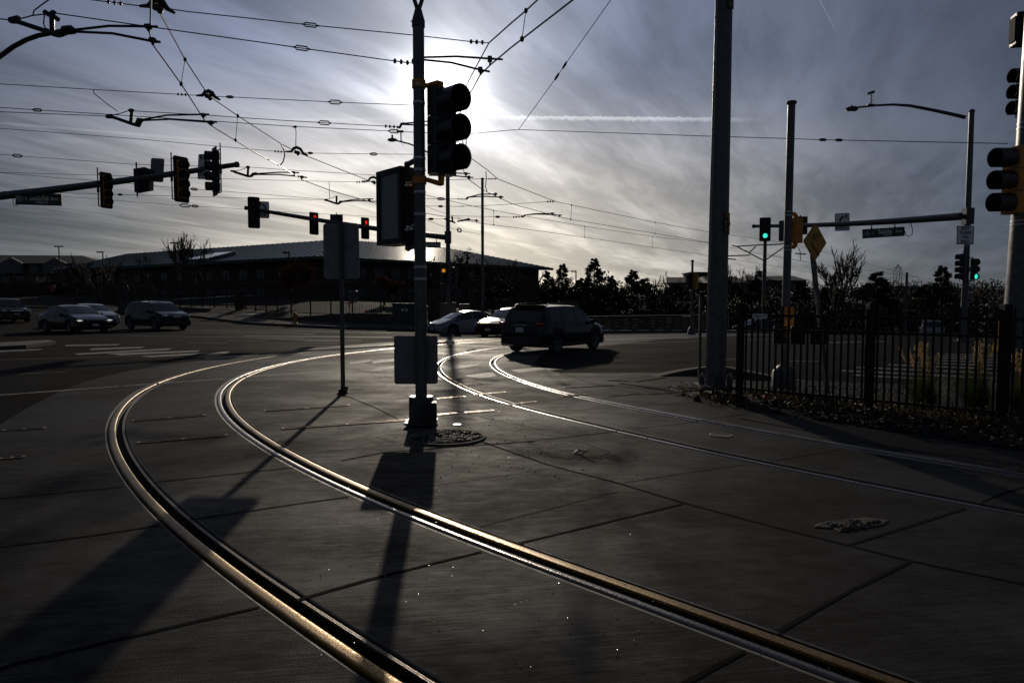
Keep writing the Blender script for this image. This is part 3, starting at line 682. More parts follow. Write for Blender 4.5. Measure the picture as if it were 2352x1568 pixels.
# ---- sign post left of it
SP = G(788, 903)
t = thing('sign_post', 'thin round steel post with bolted foot, carrying the tall blank-backed sign', 'sign post', SP)
q = MB(); q.cyl((0, 0, .10), (0, 0, 2.98), px(10, SP.y) / 2, n=14); q.build('shaft', STEELD, t, smooth=True)
q = MB(); q.cyl((0, 0, 0), (0, 0, .12), .05, .042, 12); q.box((0, 0, .012), (.17, .14, .022)); [q.cyl((sx * .06, sy * .04, .0), (sx * .06, sy * .04, .07), .013, n=6) for sx in (-1, 1) for sy in (-1, 1)]; q.ball((.07, -.02, .10), .03); q.ball((-.05, -.04, .05), .028); q.build('foot', BLACKM, t, smooth=True)
for z in (2.05, 2.82): q = MB(); q.tube([(0, 0, z - .012), (0, 0, z + .012)], .042, 12); q.build('clamp', STEELD, t, smooth=True)
c = at(784, 577, SP.y + .055)
plate_sign('post_sign', 'tall grey sheet-metal sign seen from its back on the thin post', 'sign', (c.x, c.y, c.z), R(176), px(83, c.y), px(126, c.y), SIGNW, .05)

# ---- mast arms
def mast(name, label, a, b, ra, rb, pole=None, extra=None):
    """arm from a (pole end) to b (tip); optional pole (x,y,zbase,ztop,r)"""
    base = V(pole[:3]) if pole else V((a.x, a.y, 0)); t = thing(name, label, 'mast arm', base)
    q = MB(); n = 8; d = b - a
    pts = [a - base + d * (k / n) + V((0, 0, -.10 * sin(pi * k / n))) for k in range(n + 1)]
    q.tube(pts, [ra + (rb - ra) * k / n for k in range(n + 1)], 14); q.build('arm', STEEL, t, smooth=True)
    q = MB(); e = pts[-1]; u = d.normalized(); q.tube([e, e + u * .10], rb * 1.25, 12); q.build('end_cap', STEELD, t, smooth=True)
    if pole:
        q = MB(); h = pole[3] - pole[2]; q.tube([(0, 0, 0), (0, 0, h * .5), (0, 0, h)], [pole[4], pole[4] * .88, pole[4] * .76], 16); q.build('pole', STEEL, t, smooth=True)
        q = MB(); q.cyl((0, 0, h), (0, 0, h + .09), pole[4] * 1.0, pole[4] * .6, 12); q.build('pole_cap', STEELD, t, smooth=True)
        q = MB(); z = a.z - base.z; q.box((0, 0, z), (pole[4] * 2.5, pole[4] * 2.5, ra * 4.2)); q.build('arm_clamp', STEELD, t)
        q = MB(); q.box((0, 0, .03), (pole[4] * 4, pole[4] * 4, .06)); q.cyl((0, 0, .05), (0, 0, .3), pole[4] * 1.6, pole[4] * 1.1, 14); q.build('base_plate', STEELD, t)
    return t
def street_sign(label, c, yaw, w, h, lines, hang=.22, seal=True, tilt=0, d=.16):
    t = thing('street_name_sign', label, 'street sign', c, 0, None, tilt=(0, tilt, yaw))
    q = MB(); q.box((0, d / 2, 0), (w, d, h), bev=.02); q.build('case', STEELD, t)
    q = MB(); q.prism(round_plate(w - .05, h - .06, .03), (0, -.006, 0), (0, .004, 0)); q.build('face', SIGNG, t)
    if seal:
        q = MB(); k = [(-w * .40 + h * .30 * cos(a), -.009, h * .30 * sin(a)) for a in [j * 2 * pi / 20 for j in range(20)]]; q.add(k, [tuple(range(20))]); q.build('city_seal', mat('seal_grey', (.22, .27, .25), .6, 0, .5, 60), t)
    for (txt, x, z, s) in lines: text_mesh(txt, s, facing((x, -.009, z)), 'lettering', mat('white_letters', (.85, .86, .86), .5, 0, 0), t, sx=.98, bold=s * .02)
    for x in (-w * .28, w * .28):
        q = MB(); q.cyl((x, d / 2, h / 2), (x, d / 2, h / 2 + hang), .02, n=8); q.box((x, d / 2, h / 2 + .03), (.07, .06, .05)); q.ball((x, d / 2, h / 2 + hang * .6), .035, 8, 5); q.build('hanger', STEELD, t)
    return t
# arm entering from the left
a1, b1 = at(-260, 477, 28.6), at(541, 378.5, 24.7)
ARM1 = mast('signal_mast', 'thick steel mast arm reaching in from the left edge with four signal heads', a1, b1, .20, .085)
def on1(x, dy=0, dY=0): k = (x + 260) / 801.0; Y = 28.6 + (24.7 - 28.6) * k + dY; return at(x, np.interp(x, [0, 100, 240, 345, 413, 541], [429, 418, 404, 396, 391, 378.5]) + dy, Y)
def head_at(label, x, y0, y1, Y, yaw, **kw):
    c = at(x, (y0 + y1) / 2, Y); h = px(y1 - y0, Y)
    if kw.get('plate'): h /= (1 + .76 / kw.get('n', 3))
    return signal_head(label, c, h, yaw, **kw)
head_at('yellow-backed signal head below the arm, right of the street sign with a seal', 243, 397, 478, 26.0, R(62), n=4, body=YEL, plate=True, pipe=side_bracket(-1), vis=.8, wide=.9)
head_at('yellow-backed signal head with tall black backplate, between the grey sign back and the left-turn sign', 415, 361, 464, 25.3, R(60), n=4, body=YEL, plate=True, pipe=side_bracket(-1), vis=.8)
head_at('all-black four-lens signal head at the tip of the left mast arm', 495.5, 340, 449, 24.6, R(-52), n=4, plate=True, pipe=side_bracket(1), vis=.8)
c = at(469, 383, 24.95); t = plate_sign('turn_sign', 'white left-turn ONLY sign near the tip of the left mast arm', 'sign', c, R(-30), px(44, 25), px(56, 25), SIGNW, .06, border=.02, tilt=R(6))
arrow_part(t, False, .62, .8, .14); text_mesh('ONLY', .24, facing((0, -.006, -.27)), 'lettering', INK, t, bold=.004)
c = at(361, 391, 26.2); plate_sign('mast_sign', 'plain grey sign back fixed over the left mast arm', 'sign', c, R(172), px(33, 26.2), px(53, 26.2), SIGNW, .07, tilt=R(-5))
c = at(329, 412, 25.8); t = thing('detector_box', 'dark wedge-shaped sign box hung under the left mast arm on a rod', 'sign case', c)
u = px(1, 25.8); q = MB(); q.prism([(-17 * u, 0, 22 * u), (8 * u, 0, 26 * u), (20 * u, 0, 22 * u), (18 * u, 0, -24 * u), (-16 * u, 0, -30 * u)], (0, -.15, 0), (0, .15, 0)); q.build('case', BLACKM, t)
q = MB(); q.cyl((-9 * u, -.17, 36 * u), (-9 * u, -.17, -38 * u), .03, n=8); q.cyl((-9 * u, -.17, -38 * u), (-9 * u, -.17, -42 * u), .03, .01, 8); q.build('rod', STEELD, t, smooth=True)
w_, h_ = px(90, 27.2), px(26, 27.2)
street_sign('green street sign reading S Sable Blvd, hung under the left mast arm', at(88, 457, 27.0), R(14), w_ * 1.02, h_, [('Sable', .02 * w_, .10 * h_, h_ * .74), ('S', -.27 * w_, .02 * h_, h_ * .34), ('Blvd', .36 * w_, .04 * h_, h_ * .36), ('14500 E', .06 * w_, -.30 * h_, h_ * .30)], hang=px(10, 27))
t = thing('sign_cable', 'thin power cable looping from the left mast arm to the street sign', 'cable', at(32, 436, 27)); o = at(32, 436, 27)
q = MB(); q.tube([at(x, y, 27) - o for x, y in [(32, 436), (33, 448), (29.5, 460), (31, 468), (38, 471.5), (47, 467)]], .014, 6); q.build('cable', BLACKM, t, smooth=True)

# middle arm on the far corner
pb = at(1030, 728, 46.0); pb.z = T(pb.x, pb.y) - .1
a2, b2 = at(1024, 545, 46.0), at(567, 478, 36.5)
ARM2 = mast('signal_mast', 'long thin mast arm on the far corner with red signals, slanting behind the sign case', a2, b2, .19, .09, (pb.x, pb.y, pb.z, at(1030, 350, 46).z, .165))
lum = MB(); 
q = MB(); q.tube([at(x, y, 46.0 - k) - pb for x, y, k in [(1030, 392, 0), (1006, 368, .3), (982, 350, .7), (962, 339, 1.0), (938, 330, 1.2), (905, 322, 1.4)]], [.07, .065, .06, .055, .05, .05], 8); q.build('lamp_arm', STEELD, ARM2, smooth=True)
q = MB(); o = at(901, 321.5, 44.5) - pb; q.ball(o, .28, 12, 6, (1.15, .5, .45)); q.cyl(o + V((-.0, 0, .1)), o + V((0, 0, .32)), .06, n=8); q.build('lamp_head', STEELD, ARM2, smooth=True)
c = at(921, 313, 44.9) - pb; q = MB(); q.cyl(c + V((0, 0, -.4)), c + V((0, 0, .25)), .04, n=8); q.box(c + V((-.05, 0, .3)), (.42, .14, .12)); q.tube([c + V((.05, 0, -.25)), c + V((.22, 0, -.45)), c + V((.1, 0, -.6)), c + V((0, 0, -.4))], .012, 5); q.build('camera', STEELD, ARM2)
def onY2(x): return 36.5 + (46 - 36.5) * (x - 567) / (1024 - 567.)
head_at('four-lens signal head at the tip of the far-corner mast arm', 583, 453, 524, onY2(583) - .3, R(24), n=4, plate=True, lit={0: 'dimred'}, pipe=back_bracket, vis=.75)
head_at('signal head showing red, left of the blank grey sign back', 720.5, 488, 539, onY2(720) - .3, R(48), n=3, plate=True, lit={0: 'red'}, pipe=back_bracket, vis=.45)
head_at('signal head showing red, just left of the boxed sign case', 838, 500, 549, onY2(838) - .3, R(48), n=3, plate=True, lit={0: 'red'}, pipe=back_bracket, vis=.45)
c = at(605.5, 482, onY2(605)); t = plate_sign('turn_sign', 'small left-turn ONLY sign beside the four-lens head on the far-corner arm', 'sign', c, R(18), px(24, c.y), px(38, c.y), SIGNW, .06, border=.02)
arrow_part(t, False, .55, .85, .14); text_mesh('ONLY', .24, facing((0, -.006, -.28)), 'lettering', INK, t, bold=.004)
c = at(773, 508, onY2(773) - .2); t = thing('detector_box', 'dark sign box clamped on the far-corner arm just above the grey sign', 'sign case', c, R(10)); q = MB(); q.box((0, 0, 0), (px(28, c.y), .25, px(30, c.y)), bev=.03); q.build('case', BLACKM, t)
q = MB(); q.box((-.05, -.135, -.05), (px(11, c.y), .02, px(24, c.y))); q.cyl((0, 0, px(15, c.y)), (0, 0, px(19, c.y)), .03, n=6); q.build('bracket', STEELD, t)
w_, h_ = px(44, 45), px(12.5, 45)
street_sign('dark green street sign reading Exposition, under the far-corner mast arm', at(990, 562, 45), R(8), w_, h_, [('Exposition', .0, .02 * h_, h_ * .78), ('Ave', .40 * w_, -.1 * h_, h_ * .32)], hang=px(7, 45), seal=False)
for x, sg, lit, lab in ((1018, -1, {1: 'amber'}, 'left one of two low signal heads on the far-corner pole, amber arrow lit'), (1044, 1, {0: 'dimred'}, 'right one of two low signal heads on the far-corner pole')):
    head_at(lab, x, 604 if sg < 0 else 613, 651 if sg < 0 else 652, 45.7, R(-18 * sg), n=4 if sg < 0 else 3, lit=lit, vis=.55, pipe=side_bracket(-sg, .05, .05), plate=None)
for x, sg, lab in ((1018, -1, 'left dark walk signal low on the far-corner pole'), (1043, 1, 'right dark walk signal low on the far-corner pole')):
    c = at(x, 659, 45.7); t = thing('pedestrian_signal', lab, 'walk signal', c, R(-20 * sg), 'dark walk signals'); q = MB(); q.box((0, 0, 0), (.36, .2, .42), bev=.03); q.build('housing', BLACKP, t)
    q = MB(); q.box((0, -.105, 0), (.28, .012, .32)); q.build('face', LENS['off'], t); q = MB(); q.box((0, -.16, .19), (.34, .12, .015)); q.build('visor', BLACKP, t)

# right arm
pb = G(2212, 784); pb.z -= .02
a3, b3 = at(2207, 497, pb.y), at(1733, 519.5, 40.0)
ARM3 = mast('signal_mast', 'right-hand steel mast arm with street lamp, carrying a green light and a turn sign', a3, b3, .155, .09, (pb.x, pb.y, pb.z, at(2224, 257, pb.y).z, px(14.5, pb.y) / 2))
q = MB(); q.tube([at(x, y, pb.y + k) - pb for x, y, k in [(2218, 270, 0), (2175, 260, .4), (2137, 252, .8), (2090, 243, 1.3), (2052, 240.5, 1.7), (2010, 242.5, 2.1), (1970, 247, 2.5)]], [.075, .07, .065, .06, .05, .045, .04], 10); q.build('lamp_arm', STEELD, ARM3, smooth=True)
q = MB(); o = at(1957, 249.5, pb.y + 2.6) - pb; q.ball(o, .26, 14, 6, (1.15, .5, .38), Matrix.Translation(o) @ Matrix.Rotation(R(-5), 4, 'Y') @ Matrix.Translation(-o)); q.box(o + V((-.02, 0, -.07)), (.46, .2, .05)); q.cyl(o + V((-.02, 0, .08)), o + V((-.02, 0, .15)), .03, n=8); q.build('lamp_head', STEELD, ARM3, smooth=True)
c = at(2000, 242, pb.y + 2.2) - pb; q = MB(); q.box(c + V((0, 0, .02)), (.3, .09, .06)); q.cyl(c, c + V((0, 0, .46)), .028, n=8); q.box((0, 0, 0), (.27, .11, .10), Matrix.Translation(c + V((.0, 0, .53))) @ Matrix.Rotation(R(-17), 4, 'Y')); q.tube([c + V((.06, 0, .5)), c + V((.09, 0, .3)), c + V((.04, 0, .1))], .012, 5); q.build('camera', STEELD, ARM3)
def onY3(x): return pb.y + (40 - pb.y) * (2207 - x) / (2207 - 1733.)
head_at('signal head lit green at the tip of the right mast arm', 1757, 500, 554, onY3(1757) - .35, R(-8), n=3, plate=True, lit={2: 'green'}, pipe=back_bracket, vis=.35)
head_at('signal head half hidden behind the slim pole, next to the yellow walk signal', 1800, 507, 554, onY3(1800) - .3, R(-8), n=3, plate=True, pipe=back_bracket, vis=.35)
c = at(1840, 518, onY3(1840) - .1); t = thing('detector_box', 'dark box on the right mast arm, just behind the yellow walk signal', 'sign case', c); q = MB(); q.box((0, 0, 0), (px(26, c.y), .25, px(40, c.y)), bev=.03); q.build('case', BLACKM, t); q = MB(); q.cyl((-.05, 0, px(20, c.y)), (-.05, 0, px(24, c.y)), .03, n=6); q.build('stub', STEELD, t)
c = at(1934.5, 510, onY3(1935) - .2); t = plate_sign('turn_sign', 'white right-turn ONLY sign in the middle of the right mast arm', 'sign', c, R(-4), px(33, c.y), px(40, c.y), SIGNW, .06, border=.02, tilt=R(-2))
arrow_part(t, True, .62, .74, .08); text_mesh('ONLY', .21, facing((0, -.006, -.27)), 'lettering', INK, t, bold=.004)
c = at(2030.5, 534, onY3(2030)); w_, h_ = px(90, c.y), px(20.5, c.y)
street_sign('green street sign reading S Sable Blvd, hung under the right mast arm', c, R(-6), w_, h_, [('Sable', .02 * w_, .10 * h_, h_ * .72), ('S', -.26 * w_, .0, h_ * .32), ('Blvd', .35 * w_, .04 * h_, h_ * .36), ('14500 E', .07 * w_, -.30 * h_, h_ * .28)], hang=px(9, c.y), tilt=R(-3.2))
t = thing('sign_cable', 'thin power cable looping at the right end of the right-hand street sign', 'cable', at(2092, 512, 30.5)); o = at(2092, 512, 30.5)
q = MB(); q.tube([at(x, y, 30.5) - o for x, y in [(2092, 512), (2096, 527), (2095, 538), (2088, 543.5), (2081, 540), (2077, 528)]], .016, 6); q.build('cable', BLACKM, t, smooth=True)
c = at(2217, 540, pb.y - .3); t = plate_sign('regulatory_sign', 'white NO TURN ON RED sign on the right street-lamp pole', 'sign', c, R(-2), px(39, c.y), px(42.5, c.y), SIGNW, .05, border=.018)
for i, (s, k) in enumerate((('NO', .19), ('TURN', .17), ('ON', .16), ('RED', .17))): text_mesh(s, k, facing((0, -.006, .265 - i * .175)), 'lettering', INK, t, bold=.004)
head_at('signal head lit green, low on the right street-lamp pole', 2237.5, 594, 643, pb.y - .2, R(10), n=3, lit={2: 'green'}, pipe=side_bracket(-1, .05, .1), vis=.35, wide=.95)
head_at('dark signal head on the left flank of the right street-lamp pole, seen edge-on', 2210.5, 583, 642, pb.y + .05, R(-88), n=4, vis=.8, pipe=back_bracket)

# ---- far pedestal signal
b = G(1588, 768); t = thing('signal_pole', 'slim far signal post on a flared foot, left of the big pole', 'pole', b)
q = MB(); q.cyl((0, 0, 0), (0, 0, px(168, b.y)), .075, .07, 10); q.build('shaft', STEEL, t, smooth=True); q = MB(); q.tube([(0, 0, 0), (0, 0, .35), (0, 0, .5)], [.26, .2, .1], 10); q.build('foot', STEELD, t, smooth=True); q = MB(); q.cyl((0, 0, px(168, b.y)), (0, 0, px(170.5, b.y)), .11, n=10); q.build('pole_cap', STEELD, t, smooth=True)
head_at('black far signal head on the slim post left of the big pole', 1581.5, 627, 664, b.y - .12, R(8), n=3, pipe=side_bracket(1, .0, .05), vis=.4)
head_at('yellow far signal head seen from behind on the slim post left of the big pole', 1597, 628, 664, b.y + .05, R(150), n=3, body=YEL, pipe=side_bracket(1, .0, .05), vis=.5)

# ---- big catenary pole on the right
BP = G(1643, 907)
t = thing('catenary_pole', 'massive galvanised pole bolted to a concrete footing at the left end of the black fence', 'pole', BP)
r0 = px(47, BP.y) / 2; r1 = px(38.5, BP.y) / 2
q = MB(); q.tube([(0, 0, .16), (.01, 0, 3), (.03, 0, 6.6), (.05, 0, 8.2)], [r0, r0 * .95, r1, r1 * .95], 12); q.build('shaft', STEEL, t, smooth=True, sharp=20)
q = MB(); q.box((0, 0, .155), (.64, .64, .055), bev=.05); q.build('base_plate', STEELD, t)
for k in range(6):
    a = k * pi / 3 + .2; x, y = .265 * cos(a), .265 * sin(a); q = MB(); q.cyl((x, y, -.02), (x, y, .36), .024, n=8); q.cyl((x, y, .19), (x, y, .255), .052, n=6); q.cyl((x, y, .06), (x, y, .125), .052, n=6); q.cyl((x, y, .26), (x, y, .33), .042, n=12); q.build('anchor_bolt', STEELD, t, smooth=True)
q = MB(); q.tube([(0, 0, -.1), (0, 0, .0), (0, 0, .03)], [.46, .44, .34], 20); q.build('footing', CONC, t, smooth=True)
def pole_plate(x, y0, y1, lines, w=21):
    Y = BP.y - r0 - .02; c = at(x, (y0 + y1) / 2, Y) - BP; W, Hh = px(w, Y), px(y1 - y0, Y); a = R(30); rows = []
    for k in range(7):
        th = R(-90 + 2 + 62 * k / 6.0) ; rr = r1 * 1.10 + .012
        rows.append([(rr * cos(th) + .02, rr * sin(th), c.z - Hh / 2), (rr * cos(th) + .02, rr * sin(th), c.z + Hh / 2)])
    q = MB(); q.grid(rows); o = q.build('number_plate', INK, t, smooth=True)
    for i, (s, k) in enumerate(lines):
        M = Matrix.Rotation(R(33), 4, 'Z') @ facing((.02, -rr - .008, c.z + Hh / 2 - Hh * (i + .5) / len(lines)))
        text_mesh(s, px(k, Y), M, 'lettering', YEL, o, sx=.78, bold=.002)
pole_plate(1654, 488, 537, [('PR', 17), ('870', 17), ('84', 17)])
pole_plate(1660, -35, 15, [('PR', 17), ('870', 17), ('84', 17)])
t = thing('perforated_post', 'square perforated steel post standing just left of the massive pole', 'sign post', G(1606, 888)); 
q = MB(); q.box((0, 0, .75), (.05, .05, 1.9)); q.build('shaft', STEELD, t)
# ---- slim pole with walk signal
b = G(1800, 905); t = thing('signal_pole', 'slim steel signal pole with a flared foot behind the black fence', 'pole', b)
top = at(1806, 240, b.y).z; q = MB(); q.cyl((0, 0, .3), (.02, 0, top), px(18, b.y) / 2, px(16.5, b.y) / 2, 16); q.build('shaft', STEEL, t, smooth=True)
q = MB(); q.tube([(.02, 0, top), (.02, 0, top + .03), (.02, 0, top + .05)], [px(20, b.y) / 2, px(23, b.y) / 2, px(21, b.y) / 2], 16); q.build('pole_cap', STEELD, t, smooth=True)
q = MB(); q.tube([(0, 0, 0), (0, 0, .40), (0, 0, .48), (0, 0, .52)], [.21, .20, .13, .08], 14); q.cyl((-.07, -.05, .5), (-.07, -.05, .62), .012, n=6); q.build('foot', STEELD, t, smooth=True, sharp=60)
for y in (487, 495, 566, 574):
    z = at(1803, y, b.y).z; q = MB(); q.tube([(.01, 0, z - .01), (.01, 0, z + .01)], px(19, b.y) / 2, 16); q.build('strap_band', MATS['bright_strap'], t, smooth=True)
c = at(1827, 530, b.y + .12); t = thing('pedestrian_signal', 'yellow walk signal seen from behind on the slim pole behind the fence', 'walk signal', c, R(205))
q = MB(); q.box((0, 0, 0), (.27, .17, px(55, b.y)), bev=.05); q.build('housing', YEL, t, smooth=True); q = MB(); q.box((0, -.09, 0), (.22, .015, .30)); q.build('face', LENS['off'], t)
q = MB(); q.box((0, -.16, .16), (.25, .14, .012)); q.box((-.125, -.16, 0), (.012, .14, .33)); q.box((.125, -.16, 0), (.012, .14, .33)); q.build('visor', BLACKP, t)
for s in (-1, 1): q = MB(); q.tube([(.0, 0, s * .19), (.0, 0, s * .255), (.06, .02, s * .285), (.17, .06, s * .27)], [.04, .04, .035, .03], 10); q.build('bracket', YEL, t, smooth=True)
c = at(1812, 735, b.y - .02); t = thing('button_box', 'yellow push-button box on the slim pole, seen between fence pickets', 'push button', c); q = MB(); q.box((0, 0, 0), (px(24, b.y), .10, px(60, b.y)), bev=.02); q.build('housing', YEL, t); q = MB(); q.cyl((0, -.05, .05), (0, -.075, .05), .03, n=12); q.build('button', BLACKP, t)
# ---- diamond warning sign on a leaning perforated post
b = G(1902, 920); tp = at(1867, 592, b.y); d = (tp - b); t = thing('perforated_post', 'leaning perforated steel post holding the yellow diamond sign', 'sign post', b)
M = d.to_track_quat('Z', 'Y').to_matrix().to_4x4(); q = MB(); w_ = px(15, b.y) / 2; L = d.length + .05
q.box((0, 0, L / 2 - .1), (w_ * 1.9, .045, L + .2), M); q.m = 1
[q.add([(x - .011, -.0245, z - .011), (x + .011, -.0245, z - .011), (x + .011, -.0245, z + .011), (x - .011, -.0245, z + .011)], [(0, 1, 2, 3)], M) for x in (0,) for z in np.arange(.1, L, .05)]; q.build('shaft', [STEEL, DARK], t)
c = at(1872, 556, b.y - .06); t = plate_sign('warning_sign', 'yellow diamond warning sign with a bicycle over rails, on the leaning post', 'sign', c, 0, .44, .44, SIGNY, .03)
t.rotation_euler = (Matrix.Rotation(R(33), 4, 'Z') @ Matrix.Rotation(R(45), 4, 'Y')).to_euler()
q = MB(); o = round_plate(.415, .415, .02); i = round_plate(.40, .40, .016); n = len(o); q.add([(p[0], -.005, p[2]) for p in o] + [(p[0], -.005, p[2]) for p in i], [(k, (k + 1) % n, n + (k + 1) % n, n + k) for k in range(n)]); q.build('border', INK, t)
q = MB(); RM = Matrix.Rotation(R(-45), 4, 'Y') @ Matrix.Diagonal((.72, 1, .72, 1))
def ring(cx, cz, r, w=.012):
    k = [j * 2 * pi / 20 for j in range(21)]; q.grid([[(cx + r * cos(a), -.006, cz + r * sin(a)) for a in k], [(cx + (r - w) * cos(a), -.006, cz + (r - w) * sin(a)) for a in k]], RM)
def bar(x0, z0, x1, z1, w=.013):
    dx, dz = x1 - x0, z1 - z0; L = sqrt(dx * dx + dz * dz); nx, nz = -dz / L * w / 2, dx / L * w / 2
    q.add([(x0 + nx, -.006, z0 + nz), (x0 - nx, -.006, z0 - nz), (x1 - nx, -.006, z1 - nz), (x1 + nx, -.006, z1 + nz)], [(0, 1, 2, 3)], RM)
ring(-.10, .06, .075); ring(.10, .10, .075)
for k in ((-.10, .06, -.06, .16), (-.06, .16, .06, .18), (.10, .10, .05, .20), (-.06, .16, 0, .07), (0, .07, .06, .18), (-.10, .06, 0, .07), (.03, .21, .07, .20), (-.09, .17, -.04, .17)): bar(*k)
for k in range(6): bar(-.17 + k * .055, -.02 - k * .045, -.12 + k * .055, -.09 - k * .045, .02)
bar(-.19, -.03, .12, -.29, .012); bar(-.13, -.02, .17, -.27, .012); q.build('symbol', INK, t)
# ---- pole at the right edge
b = G(2337, 893); t = thing('catenary_pole', 'heavy galvanised pole cut by the right edge, behind the grasses', 'pole', b)
q = MB(); r = px(76, b.y) / 2; q.tube([(.0, 0, 0), (.06, 0, 3.2), (.13, 0, 7.5)], [r, r * .86, r * .72], 24); q.build('shaft', STEEL, t, smooth=True)
for y in (283, 294, 337, 346, 440, 508, 516):
    z = at(2330, y, b.y).z; rr = np.interp(z, [0, 3.2, 7.5], [r, r * .86, r * .72]) + .006; xx = np.interp(z, [0, 3.2, 7.5], [0, .06, .13]); q = MB(); q.tube([(xx, 0, z - .012), (xx, 0, z + .012)], rr, 24); q.build('strap_band', MATS['bright_strap'], t, smooth=True)
q = MB(); q.box((-.02, 0, .03), (.85, .85, .07), bev=.05); q.build('base_plate', STEELD, t)
head_at('yellow signal head with long black visors on the right-edge pole', 2331, 340, 490, b.y - .35, R(-80), n=3, body=YEL, vis=.95, pipe=back_bracket)
head_at('dark signal head peeping out behind the right-edge pole, high up', 2354, 158, 265, b.y + .55, R(-86), n=3, vis=.75, pipe=back_bracket)
c = at(2352, 68, b.y + .5); t = thing('blank_out_sign', 'dark sign case behind the top of the right-edge pole', 'sign case', c, R(-12)); q = MB(); q.box((0, 0, 0), (.36, .3, px(70, b.y)), bev=.03); q.build('case', BLACKM, t); q = MB(); q.box((-.19, 0, .0), (.02, .22, px(55, b.y))); q.build('panel', DARK, t)
c = at(2305, 770, b.y - .1); t = thing('button_box', 'dark push-button box on the right-edge pole', 'push button', c); q = MB(); q.box((0, 0, 0), (px(18, b.y), .12, px(80, b.y)), bev=.02); q.build('housing', YEL, t); q = MB(); q.box((0, -.065, 0), (px(14, b.y), .01, px(40, b.y))); q.build('panel', BLACKP, t)
# tall poles of the overhead line
for name, x, yt, Y, r, lab in (('catenary_pole', 1108, 411, 50, .115, 'tall plain pole right of the far-corner mast, rising above the green-roofed building'),
                               ('catenary_pole', 1757.5, 552, 52, .15, 'dark overhead-line pole under the green light, with bracket arms left and right'),
                               ('catenary_pole', 2083, 627, 80, .17, 'short-looking distant overhead-line pole between the bare tree and the dark pine')):
    p = at(x, yt, Y); z0 = T(p.x, p.y) - .2; t = thing(name, lab, 'pole', (p.x, p.y, z0)); q = MB(); q.cyl((0, 0, 0), (0, 0, p.z - z0), r, r * .85, 12); q.build('shaft', STEEL, t, smooth=True)
    q = MB(); q.cyl((0, 0, p.z - z0), (0, 0, p.z - z0 + .06), r * 1.05, n=12); q.build('pole_cap', STEELD, t, smooth=True)
    for k in (.35, .62): q = MB(); q.tube([(0, 0, (p.z - z0) * k), (0, 0, (p.z - z0) * k + .6)], r * .98, 12); q.build('number_band', mat('black_yellow_band', (.10, .07, .02), .5, 0, .6, 12), t, smooth=True)
# ---------------------------------------------------------------- overhead line
def wire(name, label, cat, pts, r, m=WIRE, sag=0.0, n=6, group=None, extras=()):
    """pts: world points; extras: list of (part name, builder)"""
    o = pts[0].copy(); t = thing(name, label, cat, o, group=group)
    q = MB(); q.tube([p - o for p in pts], r, n); q.build('strand', m, t, smooth=True)
    return t, o
def zline(pix, z): return [atz(x, y, z) for x, y in pix]
def yline(pix, Ya, Yb=None):
    Yb = Ya if Yb is None else Yb; x0, x1 = pix[0][0], pix[-1][0]
    return [at(x, y, Ya + (Yb - Ya) * ((x - x0) / (x1 - x0) if x1 != x0 else 0)) for x, y in pix]
def interp_px(pix, x): return float(np.interp(x, [p[0] for p in pix], [p[1] for p in pix]))
def turnbuckle(t, o, a, b, s=1.0):
    d = (b - a); L = d.length; u = d.normalized(); side = V((0, 0, 1)); w = min(.035 * s, L * .13); q = MB()
    for k in (-1, 1): q.tube([a - o + u * L * .12 , a - o + u * L * .2 + side * w * k, a - o + u * L * .8 + side * w * k, a - o + u * L * .88], .012 * s, 6)
    q.cyl(a - o, a - o + u * L * .14, .016 * s, n=6); q.cyl(b - o - u * L * .14, b - o, .016 * s, n=6); q.build('turnbuckle', WIRE, t, smooth=True)
def beads(t, o, pts, r=.045):
    q = MB()
    r = min(r, (pts[1] - pts[0]).length * .34)
    for i, p in enumerate(pts): q.ball(p - o, r, 8, 5, (.8, .8, 1.25))
    q.tube([pts[0] - o, pts[-1] - o], r * .3, 5); q.build('insulator_string', BLACKP, t, smooth=True)
def dome(t, o, p, r=.13, dirx=V((1, .1, -.1))):
    u = dirx.normalized(); q = MB(); q.tube([p - o - u * r * 1.9 + V((0, 0, -.02)), p - o - u * r * .95 + V((0, 0, .0)), p - o - u * r * .5 + V((0, 0, r * .62)), p - o + V((0, 0, r * .8)), p - o + u * r * .6 + V((0, 0, r * .6)), p - o + u * r + V((0, 0, .0)), p - o + u * r * 1.8 + V((0, 0, -.05))], [.02, .035, .04, .045, .04, .035, .02], 8)
    q.box(p - o + V((0, 0, .0)), (.13, .08, .07)); q.ball(p - o + V((.03, 0, -.05)), .045, 8, 5); q.build('suspension_clamp', WIRE, t, smooth=True)

# contact and messenger wires following the tracks
C1 = zline([(349, -260), (348, -60), (347, 0), (345, 60), (343, 75), (350, 98), (354, 107), (416, 193), (470, 277), (487, 290), (541, 323), (588, 352), (644, 382), (693, 413), (760, 438), (865, 468), (977, 490), (1050, 502), (1103, 513), (1176, 522), (1343, 545), (1498, 568), (1622, 586)], 5.2)
C1 += [at(1668, 594, 55), at(1717, 601, 58), at(1800, 615, 66), at(1864, 626, 72), at(2083, 641, 80), at(2330, 668, 90)]
wire('contact_wire', 'bright contact wire of the near track, dropping steeply from the top left towards the horizon', 'overhead wire', C1, .0115, WIREB)
M1 = zline([(360, -200), (360, -10), (363, 22), (425, 137), (479, 220), (546, 266), (588, 293), (648, 332), (688, 352), (788, 392), (853, 417), (920, 436), (977, 448), (1084, 473), (1176, 491), (1343, 520), (1499, 543), (1622, 557)], 5.9)
M1 += [at(1668, 572, 54), at(1755, 585, 60), at(1864, 604, 68), at(2044, 628, 80)]
m1, o1 = wire('messenger_wire', 'messenger wire of the near track, hung from dome clamps across the left sky', 'overhead wire', M1, .0115, WIREB)
